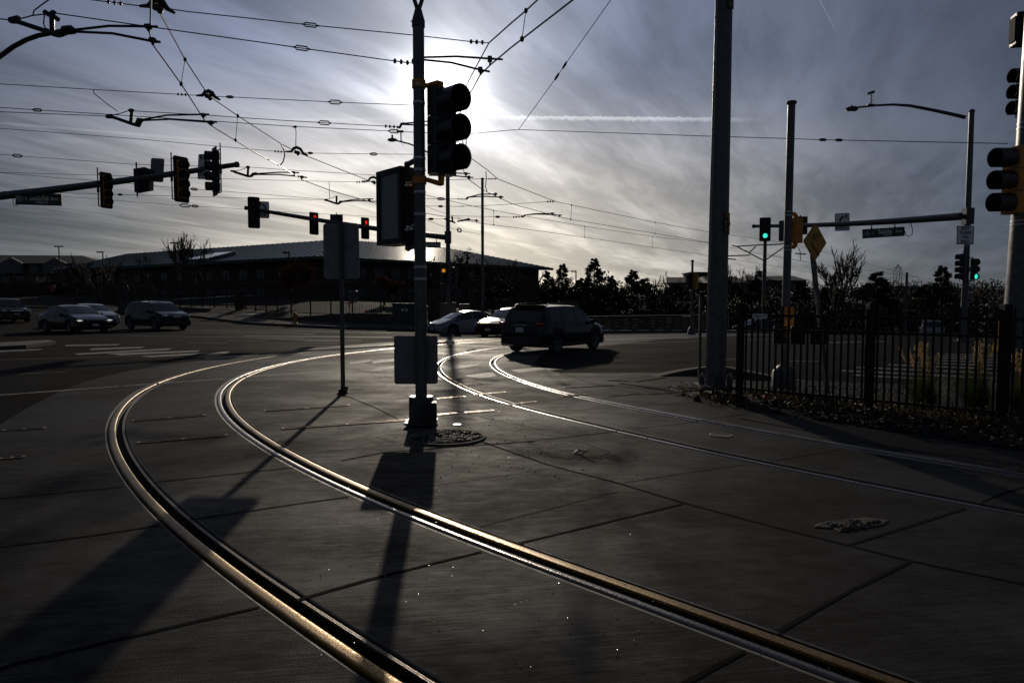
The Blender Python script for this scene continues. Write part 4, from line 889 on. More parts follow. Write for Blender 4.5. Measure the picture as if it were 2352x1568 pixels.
C2 = zline([(1560, -170), (1316, 0), (1176, 108), (1128, 148), (1103, 172), (1069, 235), (1052, 268), (1044, 296), (1044, 325), (1050, 345), (1064, 390), (1070, 405), (1079, 414), (1103, 432), (1120, 442), (1176, 468), (1268, 494), (1311, 504), (1504, 536), (1622, 556)], 5.2)
C2 += [at(1668, 567, 50), at(1764, 584, 54), at(1864, 604, 62), at(2000, 622, 74), at(2200, 650, 86)]
wire('contact_wire', 'contact wire of the far track, curving behind the big signal head from the top right', 'overhead wire', C2, .011, WIRE)
M2 = zline([(1480, -200), (1235, 0), (1208, 25), (1176, 52), (1123, 99), (1090, 160), (1064, 210), (1046, 250), (1048, 270), (1062, 321), (1069, 354), (1120, 391), (1143, 411), (1176, 424), (1276, 463), (1313, 471), (1505, 511), (1623, 532)], 5.9)
M2 += [at(1668, 539, 50), at(1745, 549, 55), at(1824, 561, 60), at(1950, 594, 68), at(2114, 638, 82)]
wire('messenger_wire', 'messenger wire of the far track, upper of the pair falling from the top right', 'overhead wire', M2, .0115, WIRE)
# droppers
for a, za, b, zb, lab in [((425, 137), 5.9, (416, 193), 5.2, 'thin dropper linking the near-track wires high at the upper left'), ((546, 266), 5.9, (541, 322), 5.2, 'thin dropper linking the near-track wires above the left mast arm tip'),
                     ((1208, 25), 5.9, (1199, 90), 5.2, 'thin dropper linking the far-track wires at the top, right of the sun'), ((1313, 471), 5.9, (1311, 504), 5.2, 'thin dropper on the far-track wires over the roof end'),
                     ((1505, 511), 5.9, (1504, 536), 5.2, 'thin dropper on the far-track wires left of the massive pole'), ((1343, 520), 5.9, (1343, 545), 5.2, 'thin dropper on the lower wire pair above the tallest pine'),
                     ((1499, 543), 5.9, (1498, 568), 5.2, 'thin dropper on the lower wire pair nearest the massive pole'), ((1134, 484), 5.9, (1134, 516), 5.2, 'thin dropper on the near-track wires right of the tall plain pole')]:
    A, B = atz(*a, za), atz(*b, zb); t, o = wire('dropper', lab, 'dropper', [A, B], .006 if A.y < 20 else .009, group='droppers between contact and messenger wires')
    q = MB(); [q.ball(p - o, .03, 6, 4, (1, 1, 1.5)) for p in (A, B)]; q.build('clip', WIRE, t, smooth=True)
for pix, Y, lab in [([(645, 331), (652, 345), (654, 358), (650, 372), (643, 381)], 18.6, 'thick curved jumper joining the near-track wires left of the boxed sign case'), ([(1116, 394), (1117, 410), (1115, 430), (1119, 440)], 22.6, 'thick curved jumper joining the far-track wires right of the tall plain pole'),
                    ([(1834, 569), (1838, 578), (1838, 590), (1839, 598)], 60, 'short jumper between the wires left of the yellow diamond sign')]:
    wire('jumper_cable', lab, 'cable', yline(pix, Y), .016 if Y < 30 else .03, BLACKP)
# span wires
def span(label, pix, Ya, Yb, r=.0075, tb=(), bd=(), dm=(), name='span_wire', m=WIRE):
    pts = yline(pix, Ya, Yb); t, o = wire(name, label, 'overhead wire', pts, r, m)
    f = lambda x: at(x, interp_px(pix, x), Ya + (Yb - Ya) * (x - pix[0][0]) / (pix[-1][0] - pix[0][0]))
    for x, w in tb: turnbuckle(t, o, f(x - w), f(x + w), max(.8, f(x).y / 14))
    for x0, x1, n in bd: beads(t, o, [f(x0 + (x1 - x0) * k / (n - 1)) for k in range(n)], .036 * max(1, f(x0).y / 14))
    for x in dm: dome(t, o, f(x) + V((0, 0, 0)), .13 * max(1, f(x).y / 15))
    return t
span('topmost span wire with beads and a dome clamp at the upper left edge', [(150, -8), (210, 0), (250, 5), (337, 16), (362, 17), (430, 27), (588, 44), (713, 58), (949, 81), (1082, 96), (1123, 99)], 9.7, 11.3, tb=((713, 20),), bd=((249, 277, 3), (1082, 1108, 3)), dm=(362,))
span('second span wire from the top, starting at the upper left bracket, with turnbuckle', [(122, 30), (337, 61), (588, 96), (693, 111), (895, 139), (948, 146)], 8.8, 10.3, tb=((693, 20),), bd=((907, 936, 3),))
span('span wire level with the streak cloud, passing a dome clamp left of centre', [(-40, 191), (0, 193), (215, 206), (410, 217), (479, 221), (528, 223), (588, 226), (770, 235), (949, 242), (1046, 249)], 14.2, 15.2, tb=((770, 17), (528, 9)), bd=((409, 426, 3),), dm=(479,))
span('upper of three close span wires near mid-height at the left edge', [(-40, 244), (0, 247), (86, 253), (250, 263), (310, 267), (588, 285), (677, 291), (873, 300), (949, 304), (1050, 308)], 13.6, 15.4, tb=((86, 12), (905, 14)))
span('lowest of three close span wires, ending at the left bracket with two rods', [(-40, 256), (0, 257), (244, 267)], 13.5, 13.5)
span('span wire leaving the top of the left two-rod bracket towards the centre pole', [(303, 255), (463, 264), (588, 273), (738, 282), (885, 290), (915, 292)], 13.5, 15.0, bd=((886, 905, 3),), tb=((745, 16),))
span('plain span wire sloping from mid-left to a dome clamp above the far corner', [(-40, 292), (0, 295), (300, 318), (588, 344), (635, 348), (682, 350), (713, 352), (858, 354), (988, 355), (1068, 355)], 19.2, 19.8, bd=((632, 646, 3),), dm=(682,), tb=((713, 6), (858, 9)))
span('lone span wire above the left street sign, reaching the short bracket near the arm tip', [(-40, 352), (0, 355), (80, 361), (312, 378), (588, 385), (653, 390), (688, 392), (867, 403)], 20, 20.6, tb=((40, 12),))
span('span wire skimming behind the left mast arm to the dome clamp at the sign case', [(-40, 394), (0, 396), (200, 402), (379, 407), (588, 413), (755, 417), (820, 418), (858, 418)], 24, 24.4, bd=((820, 838, 4),), dm=(858,))
span('span wire dipping below the left mast arm to the bracket above the roof', [(-40, 394), (0, 397), (137, 409), (257, 418), (396, 431), (588, 445), (750, 458)], 24.4, 25, tb=((446, 8),))
span('upper span wire right of the left street sign', [(5, 439), (275, 447), (420, 451), (588, 456), (750, 459)], 25.2, 25, tb=((276, 5),))
span('lower span wire right of the left street sign, with two insulator links', [(5, 440), (227, 458), (405, 471), (575, 481), (673, 488), (867, 498)], 29, 31, tb=((425, 13), (448, 8)))
span('long span wire crossing the right half of the sky to the right-edge pole', [(1072, 308), (1176, 299), (1191, 298), (1628, 313), (1764, 317), (1881, 321), (2316, 330)], 19.7, 13.2, .0085, tb=((1890, 9), (1927, 9)))
span('guy wire rising steeply to the top edge, with two insulator links', [(1191, 298), (1278, 178), (1299, 147), (1403, 0), (1520, -170)], 19.0, 13.5, .0085, tb=((1279, 5), (1297, 5)))
span('short span wire behind the signal head between far poles', [(977, 473), (1013, 474), (1058, 474), (1103, 473), (1176, 469), (1261, 463), (1276, 463)], 30.5, 29, .010, tb=((1012, 5),), bd=((1057, 1064, 3), (1258, 1270, 3)))
span('thin span wire ending at the two-rod bracket right of the tall plain pole', [(977, 456), (1014, 457), (1050, 457), (1070, 458)], 24, 24, .009, bd=((1052, 1066, 4),), tb=((1013, 9),))
span('thin span wire at roof-lamp height right of the centre pole', [(977, 503), (1018, 503), (1024, 503)], 31, 31, .010, tb=((990, 6),))
span('faint span wire continuing right from the low two-rod bracket', [(1038, 496), (1143, 498), (1176, 499), (1204, 497)], 31, 30, .010, tb=((1143, 5),), bd=((1180, 1198, 4),))
span('short span wire from the far mast to the far-track messenger clamp', [(1013, 414), (1105, 411), (1143, 411)], 24, 23.9, .009, bd=((1123, 1138, 4),))
span('shiny guy wire sagging to the tall plain pole, upper one', [(980, 475), (1004, 484), (1029, 493), (1060, 500), (1104, 511)], 31, 49, .010, m=STEEL)
span('shiny guy wire sagging to the tall plain pole, lower one', [(980, 505), (1010, 517), (1055, 529), (1103, 538)], 31, 49, .010, tb=((1055, 5),), m=STEEL)
# thin distant power lines
for i, (y0, y1, lab) in enumerate(((588, 590, 'far power line, upper'), (633, 634, 'far power line, lower'))): pass

# two-rod steady-arm brackets
def steady(label, Y, rods, thick=(), clamps=(), fins=(), hang=(), sc=1.0, ins=()):
    P = lambda p: at(p[0], p[1], Y); o = P(rods[0][0]); t = thing('steady_arm', label, 'line bracket', o, group='two-rod brackets steadying the wires')
    for pl in rods: q = MB(); q.tube([P(p) - o for p in pl], .017 * sc, 8); q.build('rod', WIRE, t, smooth=True)
    for pl in thick: q = MB(); q.tube([P(p) - o for p in pl], .030 * sc, 8); q.build('strut', WIRE, t, smooth=True)
    for pl in ins: q = MB(); q.tube([P(p) - o for p in pl], [.03 * sc, .06 * sc, .06 * sc, .03 * sc][:len(pl)] if len(pl) == 4 else .04 * sc, 8); q.build('insulator', BLACKP, t, smooth=True)
    for x, y0, y1 in clamps:
        a, b = P((x, y0)) - o, P((x + .5, y1)) - o; q = MB(); q.box((a + b) / 2 + (a - b) * .2, (.07 * sc, .07 * sc, (a - b).length * .6)); q.cyl(a, b, .016 * sc, n=6); q.build('wire_clamp', WIRE, t)
    for (a, b, h) in fins:
        A, B = P(a) - o, P(b) - o; hh = px(h, Y); q = MB(); q.prism([A + V((0, 0, hh * .15)), A + V((0, 0, -hh * .5)), B + V((0, 0, -hh * .55)), B + V((0, 0, hh * .5))], (0, -.03 * sc, 0), (0, .03 * sc, 0)); q.build('end_fitting', WIRE, t)
    for pl in hang: q = MB(); q.tube([P(p) - o for p in pl], .008 * sc, 6); q.build('hanger_wire', WIRE, t, smooth=True)
    return t
steady('large bracket in the top left corner with a curved pipe, nearest to the viewer', 8.9, [[(172, 69), (250, 60), (340, 61), (362, 62)], [(172, 73), (258, 77), (345, 94), (368, 97)]],
       thick=[[(40, 50), (112, 74), (126, 80), (138, 82)], [(120, 74), (119, 28)], [(102, 27), (112, 34), (119, 36)], [(124, 25), (121, 36), (134, 46)], [(-30, 150), (0, 130), (30, 108), (60, 92), (88, 82), (110, 78), (145, 71)]], ins=[[(138, 82), (150, 70), (163, 69), (174, 73)]],
       clamps=[(340, 57, 72), (350.5, 88, 104)], fins=[((22, 45), (44, 45), 15)], hang=[[(0, 44), (22, 46)], [(45, 44), (75, 36), (103, 33)], [(75, 37), (78, 25), (95, 12), (112, 0), (120, -8)], [(102, 34), (100, 55), (104, 65), (112, 68)]], sc=1.0)
steady('bracket with two rods below the streak cloud on the left', 13.5, [[(328, 275), (382, 265), (463, 263), (480, 263)], [(328, 277), (390, 274), (470, 280), (498, 281)]],
       thick=[[(256, 268), (307, 286)], [(300, 284), (303, 254)], [(297, 252), (302, 257)], [(306, 251), (302, 257)]], ins=[[(307, 286), (316, 287), (321, 276), (328, 276)]], clamps=[(467, 261, 272), (485, 278, 290)], fins=[((244, 267), (258, 267), 9)], hang=[[(215, 206), (216, 215), (250, 242), (270, 256)], [(258, 264), (272, 262), (298, 254)]], sc=1.05)
steady('small bracket beyond the tip of the left mast arm', 20, [[(590, 399), (640, 396), (674, 396), (687, 397)], [(590, 401), (640, 401), (693, 406), (705, 408)]], thick=[[(538, 395), (570, 405), (577, 405)], [(569, 404), (570, 384)], [(567, 382), (570, 386)], [(573, 382), (570, 386)]], ins=[[(577, 405), (581, 400), (590, 399)]], clamps=[(674, 394, 404), (693, 404, 413)], fins=[((530, 392), (540, 394), 5)], hang=[[(540, 393), (555, 390), (569, 384)]], sc=1.15)
steady('small bracket hung above the grey blank sign, left of the sign case', 25, [[(783, 463), (815, 458), (857, 457)], [(783, 464), (820, 461), (867, 463)]], thick=[[(750, 460), (774, 468), (778, 468)], [(773, 467), (773, 450)]], ins=[[(778, 468), (781, 464), (785, 463)]], clamps=[(848, 456, 464)], fins=[((745, 459), (752, 459), 5)], hang=[[(756, 418), (757, 456)], [(750, 458), (760, 456), (773, 450)]], sc=1.2)
steady('lowest small bracket crossing the far-corner mast', 31, [[(1050, 508), (1075, 503), (1080, 503)], [(1050, 509), (1080, 505), (1100, 508)]], thick=[[(1023, 503), (1046, 512)], [(1040, 510), (1038, 496)]], clamps=[(1075, 501, 507), (1094, 504, 511)], fins=[((1020, 502), (1026, 503), 4)], hang=[[(1051, 500), (1059, 504)]], sc=1.3)
steady('small bracket just right of the tall plain pole', 24, [[(1076, 453), (1105, 446), (1143, 446)], [(1076, 453), (1110, 451), (1157, 453)]], thick=[[(1070, 458), (1076, 453)]], clamps=[(1138, 443, 452), (1150, 450, 458)], sc=1.2)
steady('rightmost small bracket over the roof end', 30, [[(1206, 494), (1228, 491), (1275, 490)], [(1206, 494), (1232, 492), (1291, 494)]], thick=[[(1200, 499), (1206, 494)]], clamps=[(1268, 488, 495), (1285, 493, 499)], sc=1.3)
steady('two short rods tucked under the big signal head on its right', 20, [[(985, 397), (1043, 397.5), (1080, 399)], [(985, 403), (1043, 404), (1087, 408)]], clamps=[(1070, 396, 407), (1077, 404, 414)], sc=1.1)
steady('two long rods right of the centre pole top, in front of the sun glow', 10.4, [[(960, 133), (976, 132), (1048, 130), (1125, 135), (1155, 137)], [(960, 137), (976, 138), (1036, 144), (1100, 160), (1125, 165)]], ins=[[(946, 145), (952, 142), (958, 136), (964, 135)]], clamps=[(1125, 130, 150), (1103, 155, 173)], sc=.95)
steady('bracket passing behind the centre pole beside the far street lamp', 15.2, [[(925, 284), (949, 282), (990, 278), (1020, 276)], [(925, 286), (949, 287), (988, 288), (1040, 292)]], thick=[[(912, 292), (918, 293), (922, 285), (928, 284)]], sc=1.0)
steady('insulated hanger between signal head and long span wire', 19.7, [[(1072, 306), (1071, 318), (1070, 350)]], thick=[[(1072, 306), (1072, 312)]], clamps=[(1068, 345, 357)], sc=.8)
steady('thin hanger wire above the far-corner arm, left of the jumper', 19.4, [[(678, 292), (680, 303), (679, 348)]], fins=[((673, 291), (681, 291), 5)], sc=.6)
def canti(label, Y, rods, sc):
    P = lambda p: at(p[0], p[1], Y); o = P(rods[0][0]); t = thing('cantilever_bracket', label, 'line bracket', o)
    for pl in rods: q = MB(); q.tube([P(p) - o for p in pl], sc, 8); q.build('tube', WIRE, t, smooth=True)
canti('triangular cantilever bracket reaching left from the dark overhead-line pole', 52, [[(1681, 563), (1690, 566), (1753, 562)], [(1692, 566), (1752, 597)], [(1736, 566), (1721, 580)], [(1666, 588), (1723, 586)], [(1668, 594), (1690, 596)]], .045)
canti('cantilever bracket reaching right from the dark overhead-line pole behind the slim pole', 52, [[(1757, 563), (1790, 561), (1812, 558)], [(1757, 598), (1806, 564)], [(1826, 582), (1852, 584)]], .045)
# ---------------------------------------------------------------- cars
def paint(name, col, rough=.22): return mat(name, col, rough * .6, .2, 0, coat=.12, spec=.3)
def make_car(label, cat, pos, heading, col, spec, sc=1.0, z=None, group='cars on the crossing roads', lights=None):
    t = thing('car', label, cat, (pos[0], pos[1], road_z(pos[0], pos[1]) if z is None else z), heading, group); t.scale = (sc, sc, sc)
    Lh = spec['L'] / 2; W = spec['W'] / 2; Rw = spec['R']; ax = spec['axles']; zb0 = spec.get('clear', .20)
    top = np.array(spec['top'], float); belt = np.array(spec['belt'], float); rw = spec.get('roofw', .80)
    xs = np.unique(np.round(np.r_[np.linspace(-Lh, Lh, 46), ax[0] + np.linspace(-Rw * 1.15, Rw * 1.15, 13), ax[1] + np.linspace(-Rw * 1.15, Rw * 1.15, 13), top[:, 0]], 3)); xs = xs[(xs >= -Lh) & (xs <= Lh)]
    def ring(x):
        e = min(1.0, (Lh - abs(x)) / .55); w = W * (1 - .16 * (1 - e) ** 2.2) * (1 - .02 * (x / Lh) ** 2)
        zt = float(np.interp(x, top[:, 0], top[:, 1])); zbt = min(float(np.interp(x, belt[:, 0], belt[:, 1])), zt - .045)
        zb = zb0 + .10 * max(0, 1 - (Lh - abs(x)) / .35)
        cab = min(1, max(0, (zt - zbt - .06) / (spec['H'] - float(np.interp(0, belt[:, 0], belt[:, 1])) - .06)))
        wt = (w - .11) + (W * rw - (w - .11)) * cab
        arch = zb
        for a in ax:
            d = abs(x - a); ra = Rw * 1.14
            if d < ra: arch = max(arch, Rw + sqrt(ra * ra - d * d))
        arch = min(arch, zbt - .06); mid = max(arch + .02, zb + (zbt - zb) * .55)
        return [(0, max(zb, zb0)), (w * .70, max(zb, zb0)), (w * .72, arch), (w - .012, arch + .004), (w, max(mid, arch + .015)), (w - .03, zbt), (wt, zt - .05 * (.4 + .6 * cab)), (wt * .6, zt - .012), (0, zt)]
    RG = [ring(x) for x in xs]; body = MB(); clad = MB(); n = len(RG[0])
    for s in (1, -1):
        rows = [[(float(x), s * p[0], p[1]) for p in r] for x, r in zip(xs, RG)]
        if s < 0: rows = rows[::-1]
        body.grid(rows)
        for end in (0, -1):
            r = rows[end]; c = (r[0][0], 0, (r[0][2] + r[-1][2]) / 2); k = len(body.v); body.add(list(r) + [c], [(i, i + 1, n) for i in range(n - 1)])
    body.build('body', col, t, smooth=True, sharp=32)
    if spec.get('cladding'):
        q = MB()
        for s in (1, -1):
            pts = [(float(x), s * (r[3][0] + .012), r[3][1] - .004, r[3][1] + spec['cladding']) for x, r in zip(xs, RG)]
            q.grid([[(p[0], p[1], p[2]) for p in pts], [(p[0], p[1] + s * .004, p[3]) for p in pts]][::s])
        for s, x in ((1, Lh), (-1, -Lh)): q.box((x - s * .06, 0, zb0 + .24), (.16, W * 1.66, .26), bev=.05)
        q.build('cladding', BLACKP, t, smooth=True)
    q = MB(); q.box((0, 0, zb0 + .06), (spec['L'] * .88, W * 1.35, .10)); q.box(((ax[0] + ax[1]) / 2, 0, zb0 + .02), (ax[0] - ax[1] if ax[0] > ax[1] else ax[1] - ax[0], W * 1.2, .08)); q.build('underbody', DARK, t)
    R_ = lambda x: ring(x)
    def side_window(x0, x1, lo=.10, hi=.90):
        for s in (1, -1):
            q = MB(); N = 8; a, b = [], []
            for i in range(N + 1):
                x = x0 + (x1 - x0) * i / N; r = R_(x); p4, p5 = V((r[5][0], r[5][1])), V((r[6][0], r[6][1])); u, v = p4.lerp(p5, lo), p4.lerp(p5, hi)
                a.append((x, s * (u.x + .006), u.y)); b.append((x, s * (v.x + .006), v.y))
            q.grid([a, b] if s > 0 else [b, a]); q.build('side_window', GLASS, t, smooth=True)
    for w in spec['windows']: side_window(*w)
    for nm, (x0, x1) in (('windscreen', spec['screen']), ('rear_window', spec['rearw'])):
        q = MB(); rows = []
        for i in range(7):
            x = x0 + (x1 - x0) * i / 6; r = R_(x); p6, p7, p8 = r[6], r[7], r[8]
            dx = .006 if nm == 'windscreen' else -.006
            rows.append([(x + dx, y, zz + .008) for y, zz in ((p6[0] * .93, p6[1] + .006), (p7[0], p7[1]), (0, p8[1]), (-p7[0], p7[1]), (-p6[0] * .93, p6[1] + .006))])
        q.grid(rows); q.build(nm, GLASS, t, smooth=True)
    for a in ax:
        for s in (1, -1):
            w = MB(); prof = [(Rw * .62, .0), (Rw * .66, .10), (Rw * .94, .105), (Rw, .075), (Rw, -.075), (Rw * .94, -.105), (Rw * .6, -.10)]; N = 24
            c = V((a, s * (W - .125), Rw)); rows = [[(c.x + r * cos(2 * pi * k / N), c.y + s * y, c.z + r * sin(2 * pi * k / N)) for k in range(N + 1)] for r, y in prof]
            w.grid(rows); wh = w.build('wheel', RUBBER, t, smooth=True)
            q = MB(); q.cyl((c.x, c.y + s * .05, c.z), (c.x, c.y + s * .06, c.z), Rw * .64, n=20); q.build('brake_disc', DARK, wh)
            q = MB(); rr = Rw * .66
            q.grid([[(c.x + r * cos(2 * pi * k / N), c.y + s * y, c.z + r * sin(2 * pi * k / N)) for k in range(N + 1)] for r, y in ((rr, .085), (rr * .99, .104), (rr * .90, .098))])
            for k in range(5):
                an = pi / 2 + k * 2 * pi / 5; dx, dz = cos(an), sin(an); 
                for o in (-.11, .11):
                    ex, ez = cos(an + o * 1.5), sin(an + o * 1.5); q.add([(c.x + dx * .05 - dz * .03 * 0, c.y + s * .085, c.z + dz * .05), (c.x + cos(an - .10 + o * 1.5) * rr * .93, c.y + s * .096, c.z + sin(an - .10 + o * 1.5) * rr * .93), (c.x + cos(an + .10 + o * 1.5) * rr * .93, c.y + s * .096, c.z + sin(an + .10 + o * 1.5) * rr * .93), (c.x + dx * .05 + cos(an + 1.57) * .04, c.y + s * .085, c.z + dz * .05 + sin(an + 1.57) * .04)], [(0, 1, 2, 3)])
            q.cyl((c.x, c.y + s * .07, c.z), (c.x, c.y + s * .10, c.z), rr * .2, n=10); q.build('rim', mat('alloy_rim', (.16, .17, .19), .4, .7, 0), wh, smooth=True)
    xm = spec['screen'][0] - .25 if spec['screen'][0] > spec['screen'][1] else spec['screen'][0]
    for s in (1, -1):
        r = R_(xm); q = MB(); q.ball((xm, s * (W + .07), r[5][1] + .07), .11, 8, 6, (.6, .95, .75)); q.box((xm, s * (W - .01), r[5][1] + .02), (.06, .10, .03)); q.build('wing_mirror', col, t, smooth=True)
        for x in spec.get('handles', ()):
            r = R_(x); q = MB(); q.box((x, s * (r[4][0] * .5 + r[5][0] * .5 + .012), r[5][1] - .09), (.17, .02, .028), bev=.008); q.build('door_handle', col, t)
    def blob(name, x, y, zz, size, m, both=True, yaw=0):
        for s in ((1, -1) if both else (1,)):
            q = MB(); q.ball((0, 0, 0), 1, 10, 6, size, Matrix.Translation((x, s * y, zz)) @ Matrix.Rotation(s * yaw, 4, 'Z')); q.build(name, m, t, smooth=True)
    for d in spec['details']: blob(*d)
    for d in spec.get('boxes', ()):
        name, c, size, m = d[:4]; q = MB(); q.box(c, size, bev=d[4] if len(d) > 4 else 0); q.build(name, m, t)
    if spec.get('rails'):
        x0, x1 = spec['rails']
        for s in (1, -1):
            q = MB(); pts = []
            for i in range(9):
                x = x0 + (x1 - x0) * i / 8; r = R_(x); pts.append((x, s * (r[6][0] - .07), r[8][1] + (.0 if i in (0, 8) else .045)))
            q.tube(pts, .022, 6); q.build('roof_rail', CHROME if spec.get('bright') else BLACKP, t, smooth=True)
    return t
LIT = mat('fog_lamp_lit', (.6, .4, .1), .3, 0, 0, emit=(1, .62, .22), estr=3.0)
DRL = mat('daytime_strip_lit', (.6, .6, .5), .3, 0, 0, emit=(.95, 1, .82), estr=2.4)
SUV_T = lambda L, H: [(-L / 2, .72), (-L / 2 + .03, .98), (-L / 2 + .10, 1.06), (-L / 2 + .48, H - .10), (-L / 2 + .62, H - .03), (-.5, H), (.25, H - .02), (.62, H - .12), (1.28, 1.10), (1.45, 1.06), (L / 2 - .35, .95), (L / 2 - .10, .82), (L / 2, .62)]
SED_T = lambda L, H: [(-L / 2, .62), (-L / 2 + .04, .90), (-L / 2 + .15, .99), (-L / 2 + .75, 1.04), (-1.10, H - .13), (-.75, H - .03), (-.25, H), (.1, H - .015), (.45, H - .09), (1.22, 1.01), (1.4, .95), (L / 2 - .45, .84), (L / 2 - .10, .72), (L / 2, .55)]
def suv(L=4.57, W=1.84, H=1.70, R_=.36, wb=2.66, **k):
    f = L / 2 - .93; d = dict(L=L, W=W, H=H, R=R_, axles=(f, f - wb), clear=.22, top=SUV_T(L, H), belt=[(-L / 2, .92), (-L / 2 + .3, 1.09), (0, 1.02), (1.3, .99), (L / 2, .62)],
             windows=[(.05, 1.08), (-.88, -.02), (-L / 2 + .62, -1.0)], screen=(1.24, .60), rearw=(-L / 2 + .13, -L / 2 + .44), handles=(.1, -.95), roofw=.74,
             details=[('headlamp', L / 2 - .17, W / 2 * .74, .80, (.13, .16, .085), LAMPC, True, -.5), ('tail_lamp', -L / 2 + .10, W / 2 * .78, 1.0, (.11, .14, .10), REDL, True, .4)],
             boxes=[('grille', (L / 2 - .035, 0, .70), (.06, .80, .16), DARK, .02), ('number_plate', (-L / 2 - .005, 0, .84), (.02, .31, .16), PLATE), ('lower_grille', (L / 2 - .02, 0, .42), (.06, 1.0, .14), DARK, .02)], cladding=.10)
    d.update(k); return d
def sedan(L=4.8, W=1.85, H=1.46, R_=.335, wb=2.77, **k):
    f = L / 2 - .92; d = dict(L=L, W=W, H=H, R=R_, axles=(f, f - wb), clear=.17, top=SED_T(L, H), belt=[(-L / 2, .84), (-1.3, .96), (0, .90), (1.2, .86), (L / 2, .55)],
             windows=[(-.02, 1.0), (-.85, -.09), (-1.30, -.90)], screen=(1.2, .46), rearw=(-L / 2 + .80, -1.12), handles=(.02, -.9), roofw=.72,
             details=[('headlamp', L / 2 - .22, W / 2 * .74, .68, (.16, .18, .075), LAMPC, True, -.55), ('tail_lamp', -L / 2 + .10, W / 2 * .74, .84, (.11, .18, .08), REDL, True, .4)],
             boxes=[('grille', (L / 2 - .05, 0, .60), (.08, .72, .11), DARK, .02), ('number_plate', (L / 2 + .005, 0, .42), (.02, .31, .13), PLATE), ('lower_grille', (L / 2 - .03, 0, .34), (.06, 1.0, .12), DARK, .02)])
    d.update(k); return d
P_GREY = paint('slate_grey_car_paint', (.013, .015, .020)); P_BLK = paint('black_car_paint', (.005, .005, .006)); P_NAVY = paint('dark_blue_car_paint', (.007, .008, .012))
P_SIL = paint('silver_car_paint', (.22, .23, .25), .3); P_RED = mat('deep_red_car_paint', (.07, .006, .007), .25, 0, 0, coat=.02, spec=.12); P_WHT = paint('pale_car_paint', (.28, .29, .31), .3)
g = G(1268, 782)
sp = suv(rails=(-1.75, .35), cladding=.14)
sp['details'] = sp['details'][:1] + [('tail_lamp', -sp['L'] / 2 + .14, .70, 1.03, (.10, .22, .075), REDL, True, .35), ('reflector', -sp['L'] / 2 + .0, .70, .52, (.03, .07, .02), REDL)]
sp['boxes'] += [('spoiler', (-sp['L'] / 2 + .50, 0, 1.665), (.30, 1.18, .045), P_GREY, .02), ('chrome_strip', (-sp['L'] / 2 - .0, 0, 1.0), (.03, .56, .04), CHROME, .01), ('rear_wiper', (-sp['L'] / 2 + .09, .02, 1.14), (.03, .34, .02), BLACKP), ('roof_aerial', (-1.45, 0, 1.76), (.10, .025, .09), BLACKP)]
rr = G(1279, 811); hd = R(55)
c0 = V((rr.x, rr.y, 0)) + Matrix.Rotation(hd, 3, 'Z') @ V((-sp['axles'][1] * .97, sp['W'] / 2 * .9, 0)) * .93
make_car('slate grey SUV turning away, seen from its rear corner, nearest car', 'car', c0, hd, P_GREY, sp, .93).scale = (.93, .93, .895)
p = at(1186, 783, 33.5); make_car('deep red sedan facing the viewer, half hidden behind the grey SUV', 'car', (p.x - .1, p.y + 1.0), R(238), P_RED, sedan(), 1.0)
p = at(1070, 768, 40.6); make_car('silver hatchback sedan heading left, between the tall plain pole and the red car', 'car', (p.x, p.y - .5), R(214), P_SIL, sedan(L=4.37, W=1.70, wb=2.57), 1.0, z=-.33)
p = at(1553, 762, 62); make_car('black retro wagon left of the slim far signal post, by the stone wall', 'car', (p.x + .4, p.y + 1), R(213), P_BLK, suv(L=4.47, W=1.75, H=1.60, wb=2.63, cladding=None, R_=.33), .92)
p = at(2160, 775, 64); make_car('silver minivan seen from behind through the fence pickets', 'minivan', (p.x, p.y + 1.5), R(62), P_SIL, suv(L=5.1, W=2.0, H=1.75, wb=3.0, cladding=None), .98)
p = at(1735, 763, 66); make_car('dark low car behind the left end of the fence', 'car', (p.x, p.y), R(205), P_NAVY, sedan(), .95)
p = at(160, 769.5, 36.4); sp = sedan(); sp['details'] = [('headlamp', sp['L'] / 2 - .22, .68, .69, (.15, .20, .06), LAMPC, True, -.55), ('daytime_light', sp['L'] / 2 - .13, .66, .645, (.10, .24, .014), DRL, True, -.5), ('fog_lamp', sp['L'] / 2 - .06, .62, .38, (.05, .12, .02), CHROME, True, -.4), sp['details'][1]]
sp['boxes'] += [('chrome_bar', (sp['L'] / 2 - .02, 0, .665), (.05, .9, .03), CHROME, .01)]
make_car('black sedan with thin lit strips under its headlamps, front right of the left group', 'car', (p.x, p.y + .4), R(-34), P_BLK, sp, 1.0)
p = at(362, 768, 40.3); sp = suv(L=4.57, W=1.85, H=1.67, wb=2.80, rails=(-1.7, .4)); sp['boxes'][0] = ('grille', (sp['L'] / 2 - .03, 0, .80), (.06, .50, .15), CHROME, .03)
make_car('dark blue boxy SUV with kidney grille, rightmost of the left group', 'car', (p.x, p.y), R(-35), P_NAVY, sp, 1.0)
p = at(198, 757, 44.5); make_car('pale sedan mostly hidden behind the black sedan on the left', 'car', (p.x + .3, p.y), R(-36), P_WHT, sedan(), 1.0)
p = at(14, 744, 49.5); sp = suv(L=4.8, W=1.96, H=1.73, wb=2.75); sp['details'].append(('fog_lamp', sp['L'] / 2 - .12, .74, .46, (.06, .09, .07), LIT)); sp['boxes'] += [('front_plate', (sp['L'] / 2 + .01, 0, .58), (.02, .31, .15), PLATE), ('chrome_bar', (sp['L'] / 2 - .02, 0, .83), (.05, .75, .05), CHROME, .02)]
make_car('black SUV with two glowing fog lamps, cut by the left edge', 'car', (p.x, p.y), R(-38), P_BLK, sp, 1.0)
